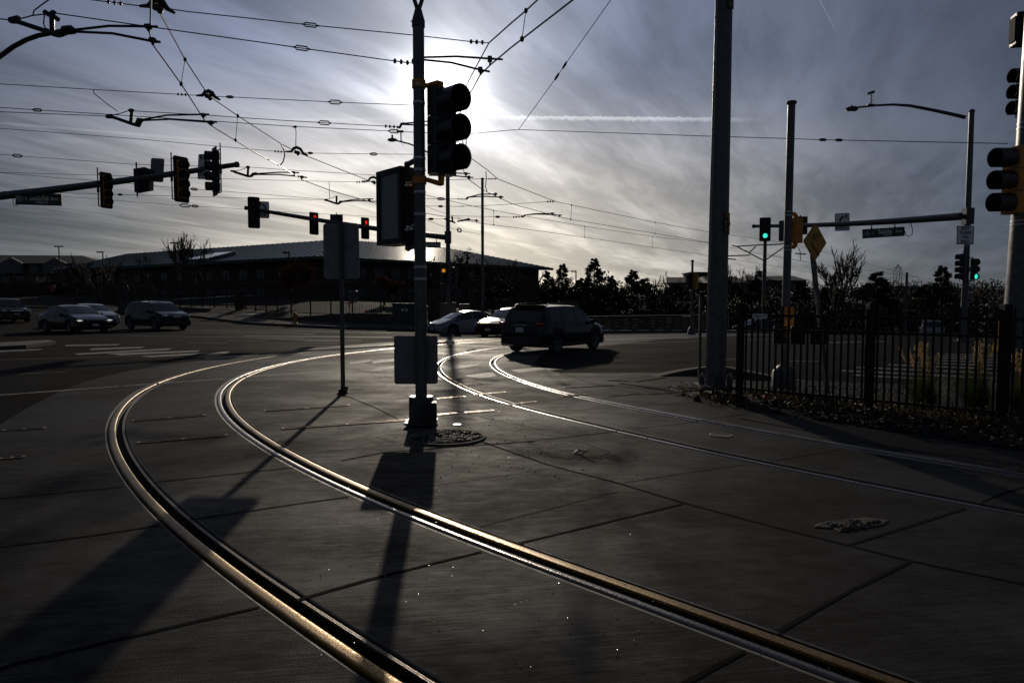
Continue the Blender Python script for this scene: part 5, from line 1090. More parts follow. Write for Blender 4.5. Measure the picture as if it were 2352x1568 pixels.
# ---------------------------------------------------------------- buildings and everything beyond the far kerbs
BRICK = mat('dark_brick', (.05, .032, .024), .85, 0, .2, 4, .2, 30)
BRICKL = mat('pale_stone_band', (.075, .066, .056), .85, 0, .15, 4)
WINF = mat('window_frame_grey', (.05, .055, .055), .5, .3, .05, 4)
WING = mat('reflecting_pane', (.03, .04, .045), .16, 0, 0, spec=.5)
def seam_roof(name, col, rough):
    m = bpy.data.materials.new(name); m.use_nodes = True; t = NT(m.node_tree); b = m.node_tree.nodes['Principled BSDF']
    co = t.new('ShaderNodeTexCoord').outputs['Object']; n = t.noise(co, .8, 4)
    t.put(b.inputs['Base Color'], t.mix(n, tuple(k * .8 for k in col) + (1,), tuple(k * 1.2 for k in col) + (1,))); b.inputs['Metallic'].default_value = .1; b.inputs['Specular IOR Level'].default_value = .35; b.inputs['Roughness'].default_value = rough
    bn = t.new('ShaderNodeBump'); bn.inputs['Strength'].default_value = .35; bn.inputs['Distance'].default_value = .05; t.put(bn.inputs['Height'], t.noise(co, 3.0, 3)); t.put(b.inputs['Normal'], bn.outputs[0])
    return m
ROOFG = seam_roof('green_standing_seam_roof', (.012, .044, .036), .30)
ROOFD = mat('dark_shingle_roof', (.022, .022, .024), .8, 0, .2, 3)
WALLB = mat('beige_render', (.07, .06, .05), .85, 0, .12, 1.5)
WALLW = mat('pale_siding', (.10, .10, .105), .8, 0, .1, 2)
WALLD = mat('dull_brown_wall', (.07, .055, .045), .85, 0, .15, 2)
def facade(t, a, b, z0, z1, wm, wins, depth=.3, band=None):
    """one wall from a to b (world xy relative to the thing), windows as (u along, v centre, w, h)"""
    a, b = V(a), V(b); L = (b - a).length; u = (b - a) / L; n = V((u.y, -u.x, 0))
    q = MB(); q.prism([a + V((0, 0, z0)), b + V((0, 0, z0)), b + V((0, 0, z1)), a + V((0, 0, z1))], (0, 0, 0), -n * depth); q.build('wall', wm, t)
    if band:
        q = MB()
        for zb, h in band: q.prism([a + n * .05 + V((0, 0, zb)), b + n * .05 + V((0, 0, zb)), b + n * .05 + V((0, 0, zb + h)), a + n * .05 + V((0, 0, zb + h))], (0, 0, 0), -n * .05); q.build('stone_band', BRICKL, t) if False else None
        q.build('stone_band', BRICKL, t)
    for (k, v, w, h) in wins:
        c = a + u * k + V((0, 0, v)); fr = MB()
        P = lambda x, z, o: c + u * x + V((0, 0, z)) + n * o
        for (x, z, ww, hh) in ((0, h / 2, w, .10), (0, -h / 2, w, .10), (-w / 2 + .05, 0, .1, h - .1), (w / 2 - .05, 0, .1, h - .1), (0, 0, .07, h - .1)):
            fr.prism([P(x - ww / 2, z - hh / 2, .07), P(x + ww / 2, z - hh / 2, .07), P(x + ww / 2, z + hh / 2, .07), P(x - ww / 2, z + hh / 2, .07)], (0, 0, 0), -n * .07)
        f = fr.build('window', WINF, t); g = MB(); g.quad(P(-w / 2, -h / 2, .02), P(w / 2, -h / 2, .02), P(w / 2, h / 2, .02), P(-w / 2, h / 2, .02)); g.build('pane', WING, f)
    return n
# --- the long green-roofed block
CC = V((-23.2, 83.3, 0)); d1 = V((.723, .690, 0)); d2 = V((-.85, .53, 0)).normalized(); ZG = .4
t = thing('school_building', 'long two-storey building with a low green metal hip roof, behind the centre poles', 'building', (CC.x, CC.y, ZG))
o = V((CC.x, CC.y, ZG)); EV = 7.0 - ZG
Rr = CC + d1 * 38 - o; Ll = CC + d2 * 62 - o; C0 = CC - o; C0.z = 0; Rr.z = 0; Ll.z = 0
w1 = [(3 + i * 2.6, zz, 1.5, hh) for i in range(13) for zz, hh in ((4.9, 1.3), (1.9, 2.3))]
w2 = [(4 + i * 3.6, zz, 1.8, hh) for i in range(14) for zz, hh in ((4.8, 1.3), (1.8, 2.2))]
facade(t, C0, Rr, 0, EV - .3, BRICK, w1, band=((3.55, .35), (5.75, .25))); facade(t, Ll, C0, 0, EV - .3, BRICK, w2, band=((3.55, .35), (5.75, .25)))
n1 = V((d1.y, -d1.x, 0)); n2 = V((-d2.y, d2.x, 0)) * -1
n2 = V((d2.y, -d2.x, 0)); n2 = -n2 if n2.y > 0 else n2
# eave line, ridge
ov = 1.6
def isect(p, u, q, v):
    k = ((q.x - p.x) * v.y - (q.y - p.y) * v.x) / (u.x * v.y - u.y * v.x); return p + u * k
Ec = isect(C0 + n1 * ov, d1, C0 + n2 * ov, d2); Er = Rr + n1 * ov + d1 * ov; El = Ll + n2 * ov + d2 * ov
dd_ = 13.0; hz = dd_ * tan(R(15.0))
A = isect(C0 + n1 * (ov - dd_), d1, C0 + n2 * (ov - dd_), d2); Br = Rr - n1 * (dd_ - ov) - d1 * (dd_ - ov - 1); Bl = Ll - n2 * (dd_ - ov) + d2 * ov
z = V((0, 0, EV)); zt = V((0, 0, EV + hz))
back1 = Rr - n1 * (2 * dd_ - ov); q = MB()
q.add([Ec + z, Er + z, Br + zt, A + zt], [(0, 1, 2, 3)]); q.add([El + z, Ec + z, A + zt, Bl + zt], [(0, 1, 2, 3)])
E2 = Er - n1 * 2 * dd_; q.add([Er + z, E2 + z, Br + zt], [(0, 1, 2)]); q.add([E2 + z, A - n1 * dd_ + z + d1 * 8, A + zt, Br + zt], [(0, 1, 2, 3)]); q.add([A - n1 * dd_ + d1 * 8 + z, El - n2 * 2 * dd_ + z, Bl + zt, A + zt], [(0, 1, 2, 3)])
q.build('roof', ROOFG, t)
for nm, (a, b, n_) in (('fascia', (Ec, Er, n1)), ('fascia', (El, Ec, n2))):
    q = MB(); q.prism([a + z + V((0, 0, -.35)), b + z + V((0, 0, -.35)), b + z + V((0, 0, .04)), a + z + V((0, 0, .04))], n_ * .02, n_ * .12); q.build(nm, mat('green_fascia', (.016, .05, .042), .5, .2, .1, 4), t)
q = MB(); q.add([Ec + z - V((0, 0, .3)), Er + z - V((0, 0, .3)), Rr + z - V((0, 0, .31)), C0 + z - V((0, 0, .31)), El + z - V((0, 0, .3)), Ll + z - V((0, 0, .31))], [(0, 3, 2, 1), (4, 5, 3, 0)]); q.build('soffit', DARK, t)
# standing seams catching the light
def seams(e0, e1, r0, r1, step, nm='roof_seam'):
    q = MB(); L = (e1 - e0).length; k = int(L / step)
    for i in range(1, k):
        f = i / k; a = e0.lerp(e1, f); u = (e1 - e0).normalized(); 
        # run straight up the slope, clipped by the hips
        g = (a - e0).dot(u); g2 = (e1 - a).dot(u); ra = (r0 - e0).dot(u); rb = (e1 - r1).dot(u)
        s = 1.0
        if g < ra: s = min(s, g / ra)
        if rb > 0 and g2 < rb: s = min(s, g2 / rb)
        up = (r0 - e0) - u * (r0 - e0).dot(u); b = a + up * s
        q.prism([a + u * -.02, a + u * .02, a + u * .02 + V((0, 0, .06)), a + u * -.02 + V((0, 0, .06))], (0, 0, 0), b - a)
    q.build(nm, ROOFG, t)
seams(Ec + z, Er + z, A + zt, Br + zt, .6, 'roof_ribs'); seams(El + z, Ec + z, Bl + zt, A + zt, 1.2, 'roof_ribs')
q = MB(); e = Ec.lerp(El, .345) + z; u2 = (El - Ec).normalized(); up = (A + zt) - (Ec + z); up = up - u2 * up.dot(u2)
a0, a1, a2, a3 = e + up * .08, e + u2 * 6.5 + up * .08, e + u2 * 5.4 + up * .42, e + u2 * .4 + up * .42; h_ = V((0, 0, .35))
q.add([a0, a1, a2, a3, a0 + h_, a1 + h_, a2 + h_, a3 + h_], [(4, 5, 6, 7), (0, 1, 5, 4), (1, 2, 6, 5), (2, 3, 7, 6), (3, 0, 4, 7)]); q.build('skylight', mat('skylight_glass', (.08, .10, .11), .12, .4, 0), t)
q = MB(); q.tube([a0 + h_, a3 + h_], .10, 6); q.tube([a1 + h_, a2 + h_], .06, 6); q.build('skylight_flashing', CHROME, t)
# --- apartment block, far left
b0 = at(-140, 690, 132); b0.z = 2.6
t = thing('apartment_building', 'three-storey apartment block with dark hip roof at the far left edge', 'building', b0)
LA = 30; ux = V((1, .10, 0)).normalized(); e0, e1 = V((0, 0, 0)), ux * LA; zE = at(100, 604, 132).z - b0.z; zR = at(60, 586, 140).z - b0.z
facade(t, e0, e1, 0, zE, WALLB, [(2 + i * 2.55, zz, 1.6, 1.6) for i in range(11) for zz in (1.4, zE * .5, zE * .83)], band=((zE * .33, .3), (zE * .66, .3)))
nn = V((-ux.y, ux.x, 0)); q = MB(); q.add([e0 - nn * .8 - ux * .8 + V((0, 0, zE)), e1 - nn * .8 + ux * .8 + V((0, 0, zE)), e1 + nn * 15 + ux * .8 + V((0, 0, zE)), e0 + nn * 15 - ux * .8 + V((0, 0, zE)), e0 + nn * 7 + V((0, 0, zR)), e1 + nn * 7 - ux * 7 + V((0, 0, zR))], [(0, 1, 5, 4), (1, 2, 5), (2, 3, 4, 5)]); q.build('roof', ROOFD, t)
for k in (5, 14, 22):
    q = MB(); c = ux * k; q.prism([c - ux * 2 - nn * .5 + V((0, 0, zE * .7)), c + ux * 2 - nn * .5 + V((0, 0, zE * .7)), c + ux * 2 - nn * .5 + V((0, 0, zE)), c - nn * .5 + V((0, 0, zE + 1.1)), c - ux * 2 - nn * .5 + V((0, 0, zE))], (0, 0, 0), -nn * .8); q.build('gable_bay', WALLW, t)
# --- houses on the right
def house(label, x0, x1, ye, yr, Y, wm, hipL=.15, hipR=.15, base_z=-1.6, wins=6, roof=ROOFD):
    a, b = at(x0, ye, Y), at(x1, ye, Y); zE = a.z - base_z; zR = at(x0, yr, Y + 6).z - base_z; L = b.x - a.x
    t = thing('house', label, 'building', (a.x, Y, base_z)); facade(t, (0, 0, 0), (L, 0, 0), 0, zE, wm, [(L * (i + .7) / (wins + .4), zE * k, L / wins * .42, zE * .2) for i in range(wins) for k in (.42, .8)])
    q = MB(); q.add([(-.5, -.6, zE), (L + .5, -.6, zE), (L + .5, 12, zE), (-.5, 12, zE), (L * hipL, 6, zR), (L * (1 - hipR), 6, zR)], [(0, 1, 5, 4), (1, 2, 5), (2, 3, 4, 5), (3, 0, 4)]); q.build('roof', roof, t)
    return t, L, zR
house('grey-walled house behind the slim far signal post', 1537, 1625, 649, 636.5, 150, WALLD, .1, .0)
house('pale siding house just right of the massive pole', 1630, 1716, 649, 635, 146, WALLW, .0, .08, wins=5)
t, L, zR = house('dark-roofed house with a small cupola right of the green light', 1716, 1852, 644, 633.5, 158, WALLD, .12, .06, wins=7)
q = MB(); c = V((L * .36, 6, zR)); q.box(c + V((0, 0, .3)), (1.1, 1.1, 1.3)); q.add([c + V((sx * .8, sy * .8, .95)) for sx, sy in ((-1, -1), (1, -1), (1, 1), (-1, 1))] + [c + V((0, 0, 1.4))], [(0, 1, 4), (1, 2, 4), (2, 3, 4), (3, 0, 4)]); q.build('cupola', WALLW, t)
b = at(1608, 636, 162); t = thing('flat_roofed_building', 'flat-roofed block rising behind the houses at the massive pole', 'building', (b.x, 170, -1.6)); w_ = px(78, 170); q = MB(); q.box((w_ / 2, 4, (at(0, 627, 170).z + 1.6) / 2), (w_, 8, at(0, 627, 170).z + 1.6)); q.build('wall', WALLD, t); q = MB(); q.box((w_ / 2, 4, at(0, 627, 170).z + 1.7), (w_ + .6, 8.6, .3)); q.build('parapet', ROOFD, t)
b = at(1990, 690, 120); t = thing('low_building', 'low pale-roofed building half hidden between dark pines on the right', 'building', (b.x, 120, -1.8)); q = MB(); q.box((3, 3, 1.4), (9, 6, 2.8)); q.build('wall', WALLW, t); q = MB(); q.prism([(-2, -.5, 2.8), (8, -.5, 2.8), (8, 3, 4.2), (-2, 3, 4.2)], (0, 0, 0), (0, 0, .15)); q.build('roof', WALLW, t)
# --- stone wall and fences along the far kerbs
STONE = mat('stacked_stone', (.085, .068, .052), .85, 0, .3, 2.2, .6, 5)
def stone_wall():
    xs = np.arange(4.6, 17.4, .8); P = [V((x, kerb_y(x) + 1.6, 0)) for x in xs]; o = P[0].copy(); o.z = -.9
    t = thing('stone_wall', 'stacked stone garden wall with a flat coping behind the black wagon', 'wall', o); rnd = random.Random(4)
    q = MB()
    for a, b in zip(P[:-1], P[1:]):
        u = (b - a).normalized(); n = V((u.y, -u.x, 0)); z = -1.4
        while z < .40:
            h = rnd.uniform(.16, .30); f = 0
            while f < .999:
                w = min(1 - f, rnd.uniform(.35, .75)); pr = rnd.uniform(0, .05)
                A, B = a + (b - a) * f, a + (b - a) * (f + w); A = A + u * .012; B = B - u * .012
                zt = min(z + h - .02, .42); q.prism([A + V((0, 0, z)), B + V((0, 0, z)), B + V((0, 0, zt)), A + V((0, 0, zt))], n * (.06 + pr), -n * .3); f += w
            z += h
    q.v = [tuple(V(p) - o) for p in q.v]; q.build('stonework', STONE, t)
    q = MB()
    for a, b in zip(P[:-1], P[1:]):
        u = (b - a).normalized(); n = V((u.y, -u.x, 0)); q.prism([a + V((0, 0, .43)) - o, b + V((0, 0, .43)) - o, b + V((0, 0, .54)) - o, a + V((0, 0, .54)) - o], n * .14, -n * .36)
    q.build('coping', CONC, t)
    q = MB(); c = P[0] - o; q.box(c + V((-.4, 0, .55)), (1.3, .7, 2.1)); q.build('end_pillar', STONE, t); q = MB(); q.box(c + V((-.4, 0, 1.66)), (1.5, .9, .12)); q.build('pillar_cap', CONC, t)
stone_wall()
def iron_fence(name, label, P, h, step=.14, post_every=2.4, zoff=0.0):
    o = P[0].copy(); t = thing(name, label, 'fence', o); d = [0]; 
    for a, b in zip(P[:-1], P[1:]): d.append(d[-1] + (b - a).length)
    f = lambda s: V([float(np.interp(s, d, [p[i] for p in P])) for i in range(3)])
    N = int(d[-1] / post_every); q = MB(); 
    for k in np.arange(0, d[-1], step): p = f(k) - o; q.tube([p + V((0, 0, .10)), p + V((0, 0, h))], .014, 3, False)
    for zz in (.15, h - .22, h - .04): q.tube([f(s) - o + V((0, 0, zz)) for s in np.arange(0, d[-1], 1.2)], .022, 4)
    q.build('picket_panel', BLACKM, t)
    for k in range(N + 1): p = f(min(d[-1], k * post_every)) - o; q = MB(); q.box(p + V((0, 0, h / 2)), (.09, .09, h + .12)); q.build('post', BLACKM, t)
iron_fence('iron_fence', 'long black iron fence on the bank in front of the green-roofed building', [V((x, kerb_y(x) + 6, T(x, kerb_y(x) + 6))) for x in np.arange(-56, -5.5, 1.2)], 1.65)
iron_fence('iron_fence', 'black iron fence along the far kerb, seen beyond the massive pole', [V((x, kerb_y(x) + 1.5, road_z(x, kerb_y(x)) + .02)) for x in np.arange(17.8, 60, 1.2)], 1.5, .16)
for x, lab in ((-47.5, 'leftmost brick fence pillar, near the apartment block'), (-40.5, 'brick fence pillar behind the dark blue SUV'), (-24.2, 'brick fence pillar left of the autumn trees')):
    y = kerb_y(x) + 5.9; t = thing('fence_pillar', lab, 'pillar', (x, y, T(x, y)), group='brick pillars in the long fence'); q = MB(); q.box((0, 0, .95), (.62, .62, 1.9)); q.build('shaft', BRICK, t); q = MB(); q.box((0, 0, 1.96), (.78, .78, .12)); q.build('cap', CONC, t)
x = at(994, 700, 46).x; y = 47.5; t = thing('fence_pillar', 'broad brick pillar at the far corner, right of the centre pole', 'pillar', (x, y, T(x, y))); q = MB(); q.box((0, 0, .95), (.95, .6, 2.3)); q.build('shaft', BRICK, t); q = MB(); q.box((0, 0, 2.15), (1.1, .75, .12)); q.build('cap', CONC, t)
# retaining wall and pavement on the far corner
xs = np.arange(-17.5, -5.4, .5); q = MB(); rows = [[], [], [], []]
for i, x in enumerate(xs):
    y = kerb_y(x) + 2.2; zb = T(x, y) - .4; zt = T(x, y) + .12 + .55 * S(x, -17.5, -9)
    for k, (yy, zz) in enumerate(((y, zb), (y, zt), (y + .28, zt), (y + .28, zb))): rows[k].append((x, yy, zz))
q.grid(rows); w = q.build('retaining_wall', CONC); tag(w, 'low concrete retaining wall rising to the right behind the far corner kerb', 'wall')
q = MB(); rows = [[], []]
for x in np.arange(-50, -5.4, 1.0):
    for k, dy in enumerate((.35, 1.9)): rows[k].append((x, kerb_y(x) + dy, T(x, kerb_y(x) + dy) + .03))
q.grid(rows); struct(q.build('pavement', CONC))
q = MB(); rows = [[], []]
for x in np.arange(-4.5, 18, 1.0):
    for k, dy in enumerate((.2, 1.3)): rows[k].append((x, kerb_y(x) + dy, T(x, kerb_y(x) + dy) + .10))
q.grid(rows); struct(q.build('pavement', CONC))
# entrance driveway wall, snow
a = [at(x, 716, 62) for x in (207, 330)]; q = MB(); p0 = V((-38.0, kerb_y(-38.0) - 1.2, 0)); p1 = V((-27, kerb_y(-27) + 3.2, 0)); q.prism([(p0.x, p0.y, T(p0.x, p0.y) - .2), (p1.x, p1.y, T(p1.x, p1.y) - .2), (p1.x, p1.y, T(p1.x, p1.y) + .25), (p0.x, p0.y, T(p0.x, p0.y) + .95)], (0, 0, 0), (-.05, .3, 0)); tag(q.build('driveway_wall', CONC), 'low wedge-shaped concrete wall beside the driveway behind the dark blue SUV', 'wall')
SNOW = mat('old_snow', (.42, .45, .50), .7, 0, .2, 6)
q = MB(); rnd = random.Random(9)
for x, dy, rx, ry in ((-34, 16, 2.6, .8), (-38, 13, 2.2, .7), (-31, 18, 3, .6), (-21, 3.3, 1.3, .5), (-20, 10, .8, .4), (-28, 9, .9, .4)):
    y = kerb_y(x) + dy; n = 14; pts = [(x + rx * rnd.uniform(.6, 1) * cos(k * 2 * pi / n), y + ry * rnd.uniform(.6, 1) * sin(k * 2 * pi / n)) for k in range(n)]
    q.add([(a, b, T(a, b) + .05) for a, b in pts] + [(x, y, T(x, y) + .14)], [(k, (k + 1) % n, n) for k in range(n)])
for x in np.arange(7, 30, 1.6):
    y = kerb_y(x) + .6; q.ball((x, y, T(x, y) + .08), .5, 7, 4, (1.5, .5, .28))
struct(q.build('snow_patches', SNOW, smooth=True))
# --- street furniture on the far corner
def furn(name, label, cat, x, Y, group=None): p = at(x, 700, Y); return thing(name, label, cat, (p.x, Y, T(p.x, Y)), 0, group)
t = furn('fire_hydrant', 'yellow fire hydrant on the far corner verge, left of the thin sign post', 'hydrant', 677, 45.2)
q = MB(); q.tube([(0, 0, 0), (0, 0, .08), (0, 0, .1), (0, 0, .55), (0, 0, .62), (0, 0, .74), (0, 0, .78)], [.17, .17, .12, .12, .16, .10, .03], 12); q.build('barrel', mat('hydrant_yellow', (.38, .20, .03), .5, 0, .2, 12), t, smooth=True); q = MB(); q.cyl((-.24, 0, .48), (.24, 0, .48), .07, n=10); q.cyl((0, -.22, .48), (0, 0, .48), .09, n=10); q.build('nozzle', MATS['hydrant_yellow'], t, smooth=True)
t = furn('transformer_box', 'dark green transformer cabinet just left of the centre pole, on the far corner', 'utility box', 932, 45.0); q = MB(); q.box((0, 0, .62), (1.6, 1.1, 1.24), bev=.04); q.build('cabinet', mat('utility_green', (.025, .045, .035), .5, .1, .12, 4), t); q = MB(); q.box((0, 0, 1.26), (1.68, 1.2, .06)); q.build('lid', MATS['utility_green'], t); q = MB(); [q.box((x, -.56, .85), (.12, .01, .16)) for x in (-.12, .12)]; q.build('warning_labels', SIGNW, t)
for x, w, lab in ((1029, 36, 'wider tan signal cabinet beside the far-corner mast'), (1066, 23, 'narrow tan signal cabinet, right of the wider one')):
    t = furn('signal_cabinet', lab, 'utility box', x, 43.8, 'tan signal cabinets'); w_ = px(w, 43.8); q = MB(); q.box((0, 0, .72), (w_, .7, 1.5), bev=.03); q.build('cabinet', mat('cabinet_tan', (.17, .135, .095), .5, .15, .1, 4), t); q = MB(); q.box((0, .02, 1.5), (w_ + .06, .8, .07)); q.build('roof', MATS['cabinet_tan'], t); q = MB(); q.box((w_ * .02, -.36, .75), (w_ * .88, .02, 1.25)); q.build('door', MATS['cabinet_tan'], t)
t = furn('utility_pedestal', 'small pale pedestal box right of the narrow tan cabinet', 'utility box', 1093, 45.5); q = MB(); q.box((0, 0, .45), (.55, .4, .9), bev=.04); q.build('cabinet', WALLW, t); q = MB(); q.box((0, 0, .92), (.6, .45, .05)); q.build('lid', CHROME, t)
t = furn('marker_post', 'white marker post with orange top on the bank right of the thin sign post', 'marker post', 802, 46.5); q = MB(); q.box((0, 0, .38), (.09, .03, .76)); q.build('post', SIGNW, t); q = MB(); q.box((0, 0, .98), (.10, .04, .42)); q.build('top', mat('marker_orange', (.6, .09, .03), .5, 0, .05, 4), t)
for x, Y, lab in ((797, 45.5, 'orange survey flag at the foot of the white marker post'), (838, 47, 'orange survey flag right of the white marker post'), (390, 58, 'orange survey flag on the bank right of the dark blue SUV'), (480, 58.5, 'orange survey flag on the verge, further right')):
    t = furn('survey_flag', lab, 'flag', x, Y, 'small orange survey flags'); q = MB(); q.cyl((0, 0, 0), (0, 0, .5), .008, n=4); q.build('wire_stem', WIRE, t); q = MB(); q.prism([(0, 0, .36), (.2, 0, .38), (.2, 0, .54), (0, 0, .52)], (0, -.005, 0), (0, .005, 0)); q.build('flag', MATS['marker_orange'], t)
t = furn('trash_bin', 'grey litter bin on the lawn in front of the green-roofed building', 'bin', 812, 66); q = MB(); q.tube([(0, 0, 0), (0, 0, 1.0)], [.4, .45], 12); q.build('body', SIGNB, t); q = MB(); q.tube([(0, 0, 1.0), (0, 0, 1.12)], [.46, .3], 12); q.build('lid', BLACKP, t)
for x, lab in ((218, 'left tan stone planter by the driveway'), (240, 'right tan stone planter by the driveway')): t = furn('stone_planter', lab, 'planter', x, 84, 'tan stone planters'); q = MB(); q.box((0, 0, .45), (1.0, .8, .9), bev=.05); q.build('block', BRICKL, t); q = MB(); q.box((0, 0, .94), (1.1, .9, .08)); q.build('cap', CONC, t)
t = furn('signpost', 'small red sign on a post beside the leftmost fence pillar', 'sign', 122, 78); q = MB(); q.cyl((0, 0, 0), (0, 0, 2.2), .04, n=6); q.build('post', STEELD, t); q = MB(); q.prism([(.4 * cos(a), 0, 2.4 + .4 * sin(a)) for a in [pi / 8 + k * pi / 4 for k in range(8)]], (0, -.02, 0), (0, .02, 0)); q.build('panel', mat('faded_red', (.22, .03, .03), .5, 0, .1, 4), t)
# car-park lights
for x, yt, Y, two, hw, lab in ((135, 566, 105, 2, 20, 'twin-headed car-park lamp above the apartment roof'), (236, 579, 98, 1, 16, 'single-headed car-park lamp left of the tall bare tree'), (402, 558, 88, 2, 22, 'twin-headed car-park lamp inside the tall bare tree'), (664, 580, 72, 1, 16, 'single-headed lamp in front of the green roof'), (1073, 581, 66, 2, 18, 'twin-headed lamp between the far-corner mast and the tall plain pole'), (1323, 623, 95, 1, 14, 'single-headed lamp left of the tallest pine'), (469, 575, 90, 1, 0, 'thin bare flagpole-like mast in front of the left roof'), (1718, 632, 150, 2, 14, 'tiny twin-headed lamp left of the cupola house'), (1805, 652, 80, 1, 10, 'short lamp behind the fence, left of the diamond sign post')):
    p = at(x, yt, Y); z0 = T(p.x, Y) - .1; t = thing('car_park_lamp', lab, 'lamp post', (p.x, Y, z0), group='car-park lamp posts'); h = p.z - z0; q = MB(); q.cyl((0, 0, 0), (0, 0, h), .11, .08, 8); q.build('pole', BLACKM, t)
    w_ = px(hw, Y)
    if hw:
        for s in ((-1, 1) if two == 2 else (-1,)): q = MB(); q.box((s * w_ * (.27 if two == 2 else .4), 0, h), (w_ * (.42 if two == 2 else .9), .3, .16)); q.build('lamp_head', BLACKM, t)
    else: q = MB(); q.ball((0, 0, h), .1, 6, 4); q.build('finial', BLACKM, t)
# pylon and hills
p = at(2063, 607, 420); t = thing('pylon', 'distant lattice pylon between the bare tree and the right dark pine', 'pylon', (p.x, 420, -2)); h = p.z + 2; q = MB()
for sx, sy in ((-1, -1), (1, -1), (1, 1), (-1, 1)): q.tube([(sx * 3.2, sy * 3.2, 0), (sx * 1.5, sy * 1.5, h * .6), (sx * 2.0, sy * 1.2, h * .86), (0, 0, h)], .16, 4)
for i in range(9):
    z0, z1 = h * .1 * i, h * .1 * (i + 1); w0, w1_ = np.interp(z0, [0, h * .6, h], [3.2, 1.5, 1.4]), np.interp(z1, [0, h * .6, h], [3.2, 1.5, 1.4]); q.tube([(-w0, -w0, z0), (w1_, -w1_, z1)], .10, 3); q.tube([(w0, -w0, z0), (-w1_, -w1_, z1)], .10, 3)
q.build('lattice', BLACKM, t)
q = MB(); q.box((0, 0, h * .93), (5, .3, .3)); q.build('crossarm', BLACKM, t)
q = MB(); rnd = random.Random(5); rows = [[], []]; hh = 60
for i in range(121):
    a = R(-60 + i); d = 4200; hh += rnd.uniform(-9, 9); hh = min(120, max(40, hh)) ; k = S(i, 60, 85)
    rows[0].append((d * sin(a), d * cos(a), -30)); rows[1].append((d * sin(a) * 1.02, d * cos(a) * 1.02, 14 + (hh * .9) * (.25 + .75 * k)))
q.grid(rows); struct(q.build('hills', mat('far_hills', (.045, .055, .075), .95, 0, .2, .002), smooth=True))
# ---------------------------------------------------------------- trees
def leaf_mat(name, col, trans=.35, var=.3):
    m = bpy.data.materials.new(name); m.use_nodes = True; t = NT(m.node_tree); b = m.node_tree.nodes['Principled BSDF']; out = m.node_tree.nodes['Material Output']
    co = t.new('ShaderNodeTexCoord').outputs['Object']; n = t.noise(co, 2.5, 3)
    c = t.mix(t.ramp(n, .3, .7), tuple(k * (1 - var) for k in col) + (1,), tuple(k * (1 + var) for k in col) + (1,))
    t.put(b.inputs['Base Color'], c); b.inputs['Roughness'].default_value = .7; b.inputs['Specular IOR Level'].default_value = .2
    tr = t.new('ShaderNodeBsdfTranslucent'); t.put(tr.inputs['Color'], c); mx = t.new('ShaderNodeMixShader'); mx.inputs[0].default_value = trans
    t.l.new(b.outputs[0], mx.inputs[1]); t.l.new(tr.outputs[0], mx.inputs[2]); t.l.new(mx.outputs[0], out.inputs[0]); return m
BARK = mat('grey_brown_bark', (.055, .042, .032), .9, 0, .25, 6, .4, 20)
NEEDLE = leaf_mat('dark_pine_needles', (.018, .028, .014), .15)
RUSSET = leaf_mat('russet_dead_leaves', (.055, .022, .011), .22)
BROWN = leaf_mat('brown_twigs_and_leaves', (.024, .019, .014), .05)
GRASSG = leaf_mat('green_grass_blades', (.040, .060, .014), .35)
STRAW = leaf_mat('straw_seed_heads', (.36, .27, .13), .45, .2)
def rnd_dir(r, d, ang):
    a = r.uniform(0, 2 * pi); x = d.orthogonal().normalized(); y = d.cross(x); k = x * cos(a) + y * sin(a)
    return (d * cos(ang) + k * sin(ang)).normalized()
def bare_tree(name, label, seed, h, spread=.8, levels=5, twig=.016, leaves=None, nleaf=0, group='bare winter trees', first=.25, leafsz=.14, fan=(.25, .70), thick=.016):
    r = random.Random(seed); tr, cr, lf = MB(), MB(), MB(); tips = []
    def grow(p, d, L, rad, lev):
        n = 3; pts = [p]; q = p.copy(); dd = d.copy()
        for i in range(n): dd = (dd + V((r.gauss(0, .10), r.gauss(0, .10), r.gauss(.03, .06)))).normalized(); q = q + dd * (L / n); pts.append(q)
        e = max(twig * .7, rad * .62); (tr if lev < 2 else cr).tube(pts, [rad + (e - rad) * i / n for i in range(n + 1)], 6 if lev < 1 else (4 if lev < 3 else 3), False)
        if lev >= levels: tips.append(q); return
        k = r.choice((3, 4)) if lev < 2 else r.choice((2, 3, 3))
        for i in range(k):
            f = r.uniform(.35, 1.0) if i else 1.0; j = min(n - 1, int(f * n)); b = pts[j].lerp(pts[j + 1], f * n - j) if f < 1 else q
            nd = rnd_dir(r, dd, r.uniform(*fan) * spread * (1.0 if i else .45)); nd = (nd + V((0, 0, .10 + .05 * lev))).normalized()
            grow(b, nd, L * r.uniform(.66, .90), max(twig, rad * r.uniform(.42, .60)), lev + 1)
        if lev >= 2: tips.append(q)
    L0 = h * first; grow(V((0, 0, 0)), V((r.gauss(0, .03), r.gauss(0, .03), 1)).normalized(), L0, h * thick, 0)
    zmax = max(v[2] for v in cr.v); s = h / zmax
    t = thing(name, label, 'tree', (0, 0, 0), group=group)
    for mbx in (tr, cr): mbx.v = [(v[0] * s, v[1] * s, v[2] * s) for v in mbx.v]
    tr.build('trunk', BARK, t); cr.build('crown', BARK if not leaves else BROWN, t)
    if leaves:
        for _ in range(nleaf):
            p = r.choice(tips) * s + V((r.gauss(0, .28), r.gauss(0, .28), r.gauss(-.05, .25))); a = V((r.gauss(0, 1), r.gauss(0, 1), r.gauss(0, 1))).normalized(); b = a.orthogonal().normalized(); z = leafsz * r.uniform(.6, 1.3)
            lf.add([p - a * z, p + b * z * .6, p + a * z, p - b * z * .6], [(0, 1, 2, 3)])
        lf.build('foliage', leaves, t)
    return t
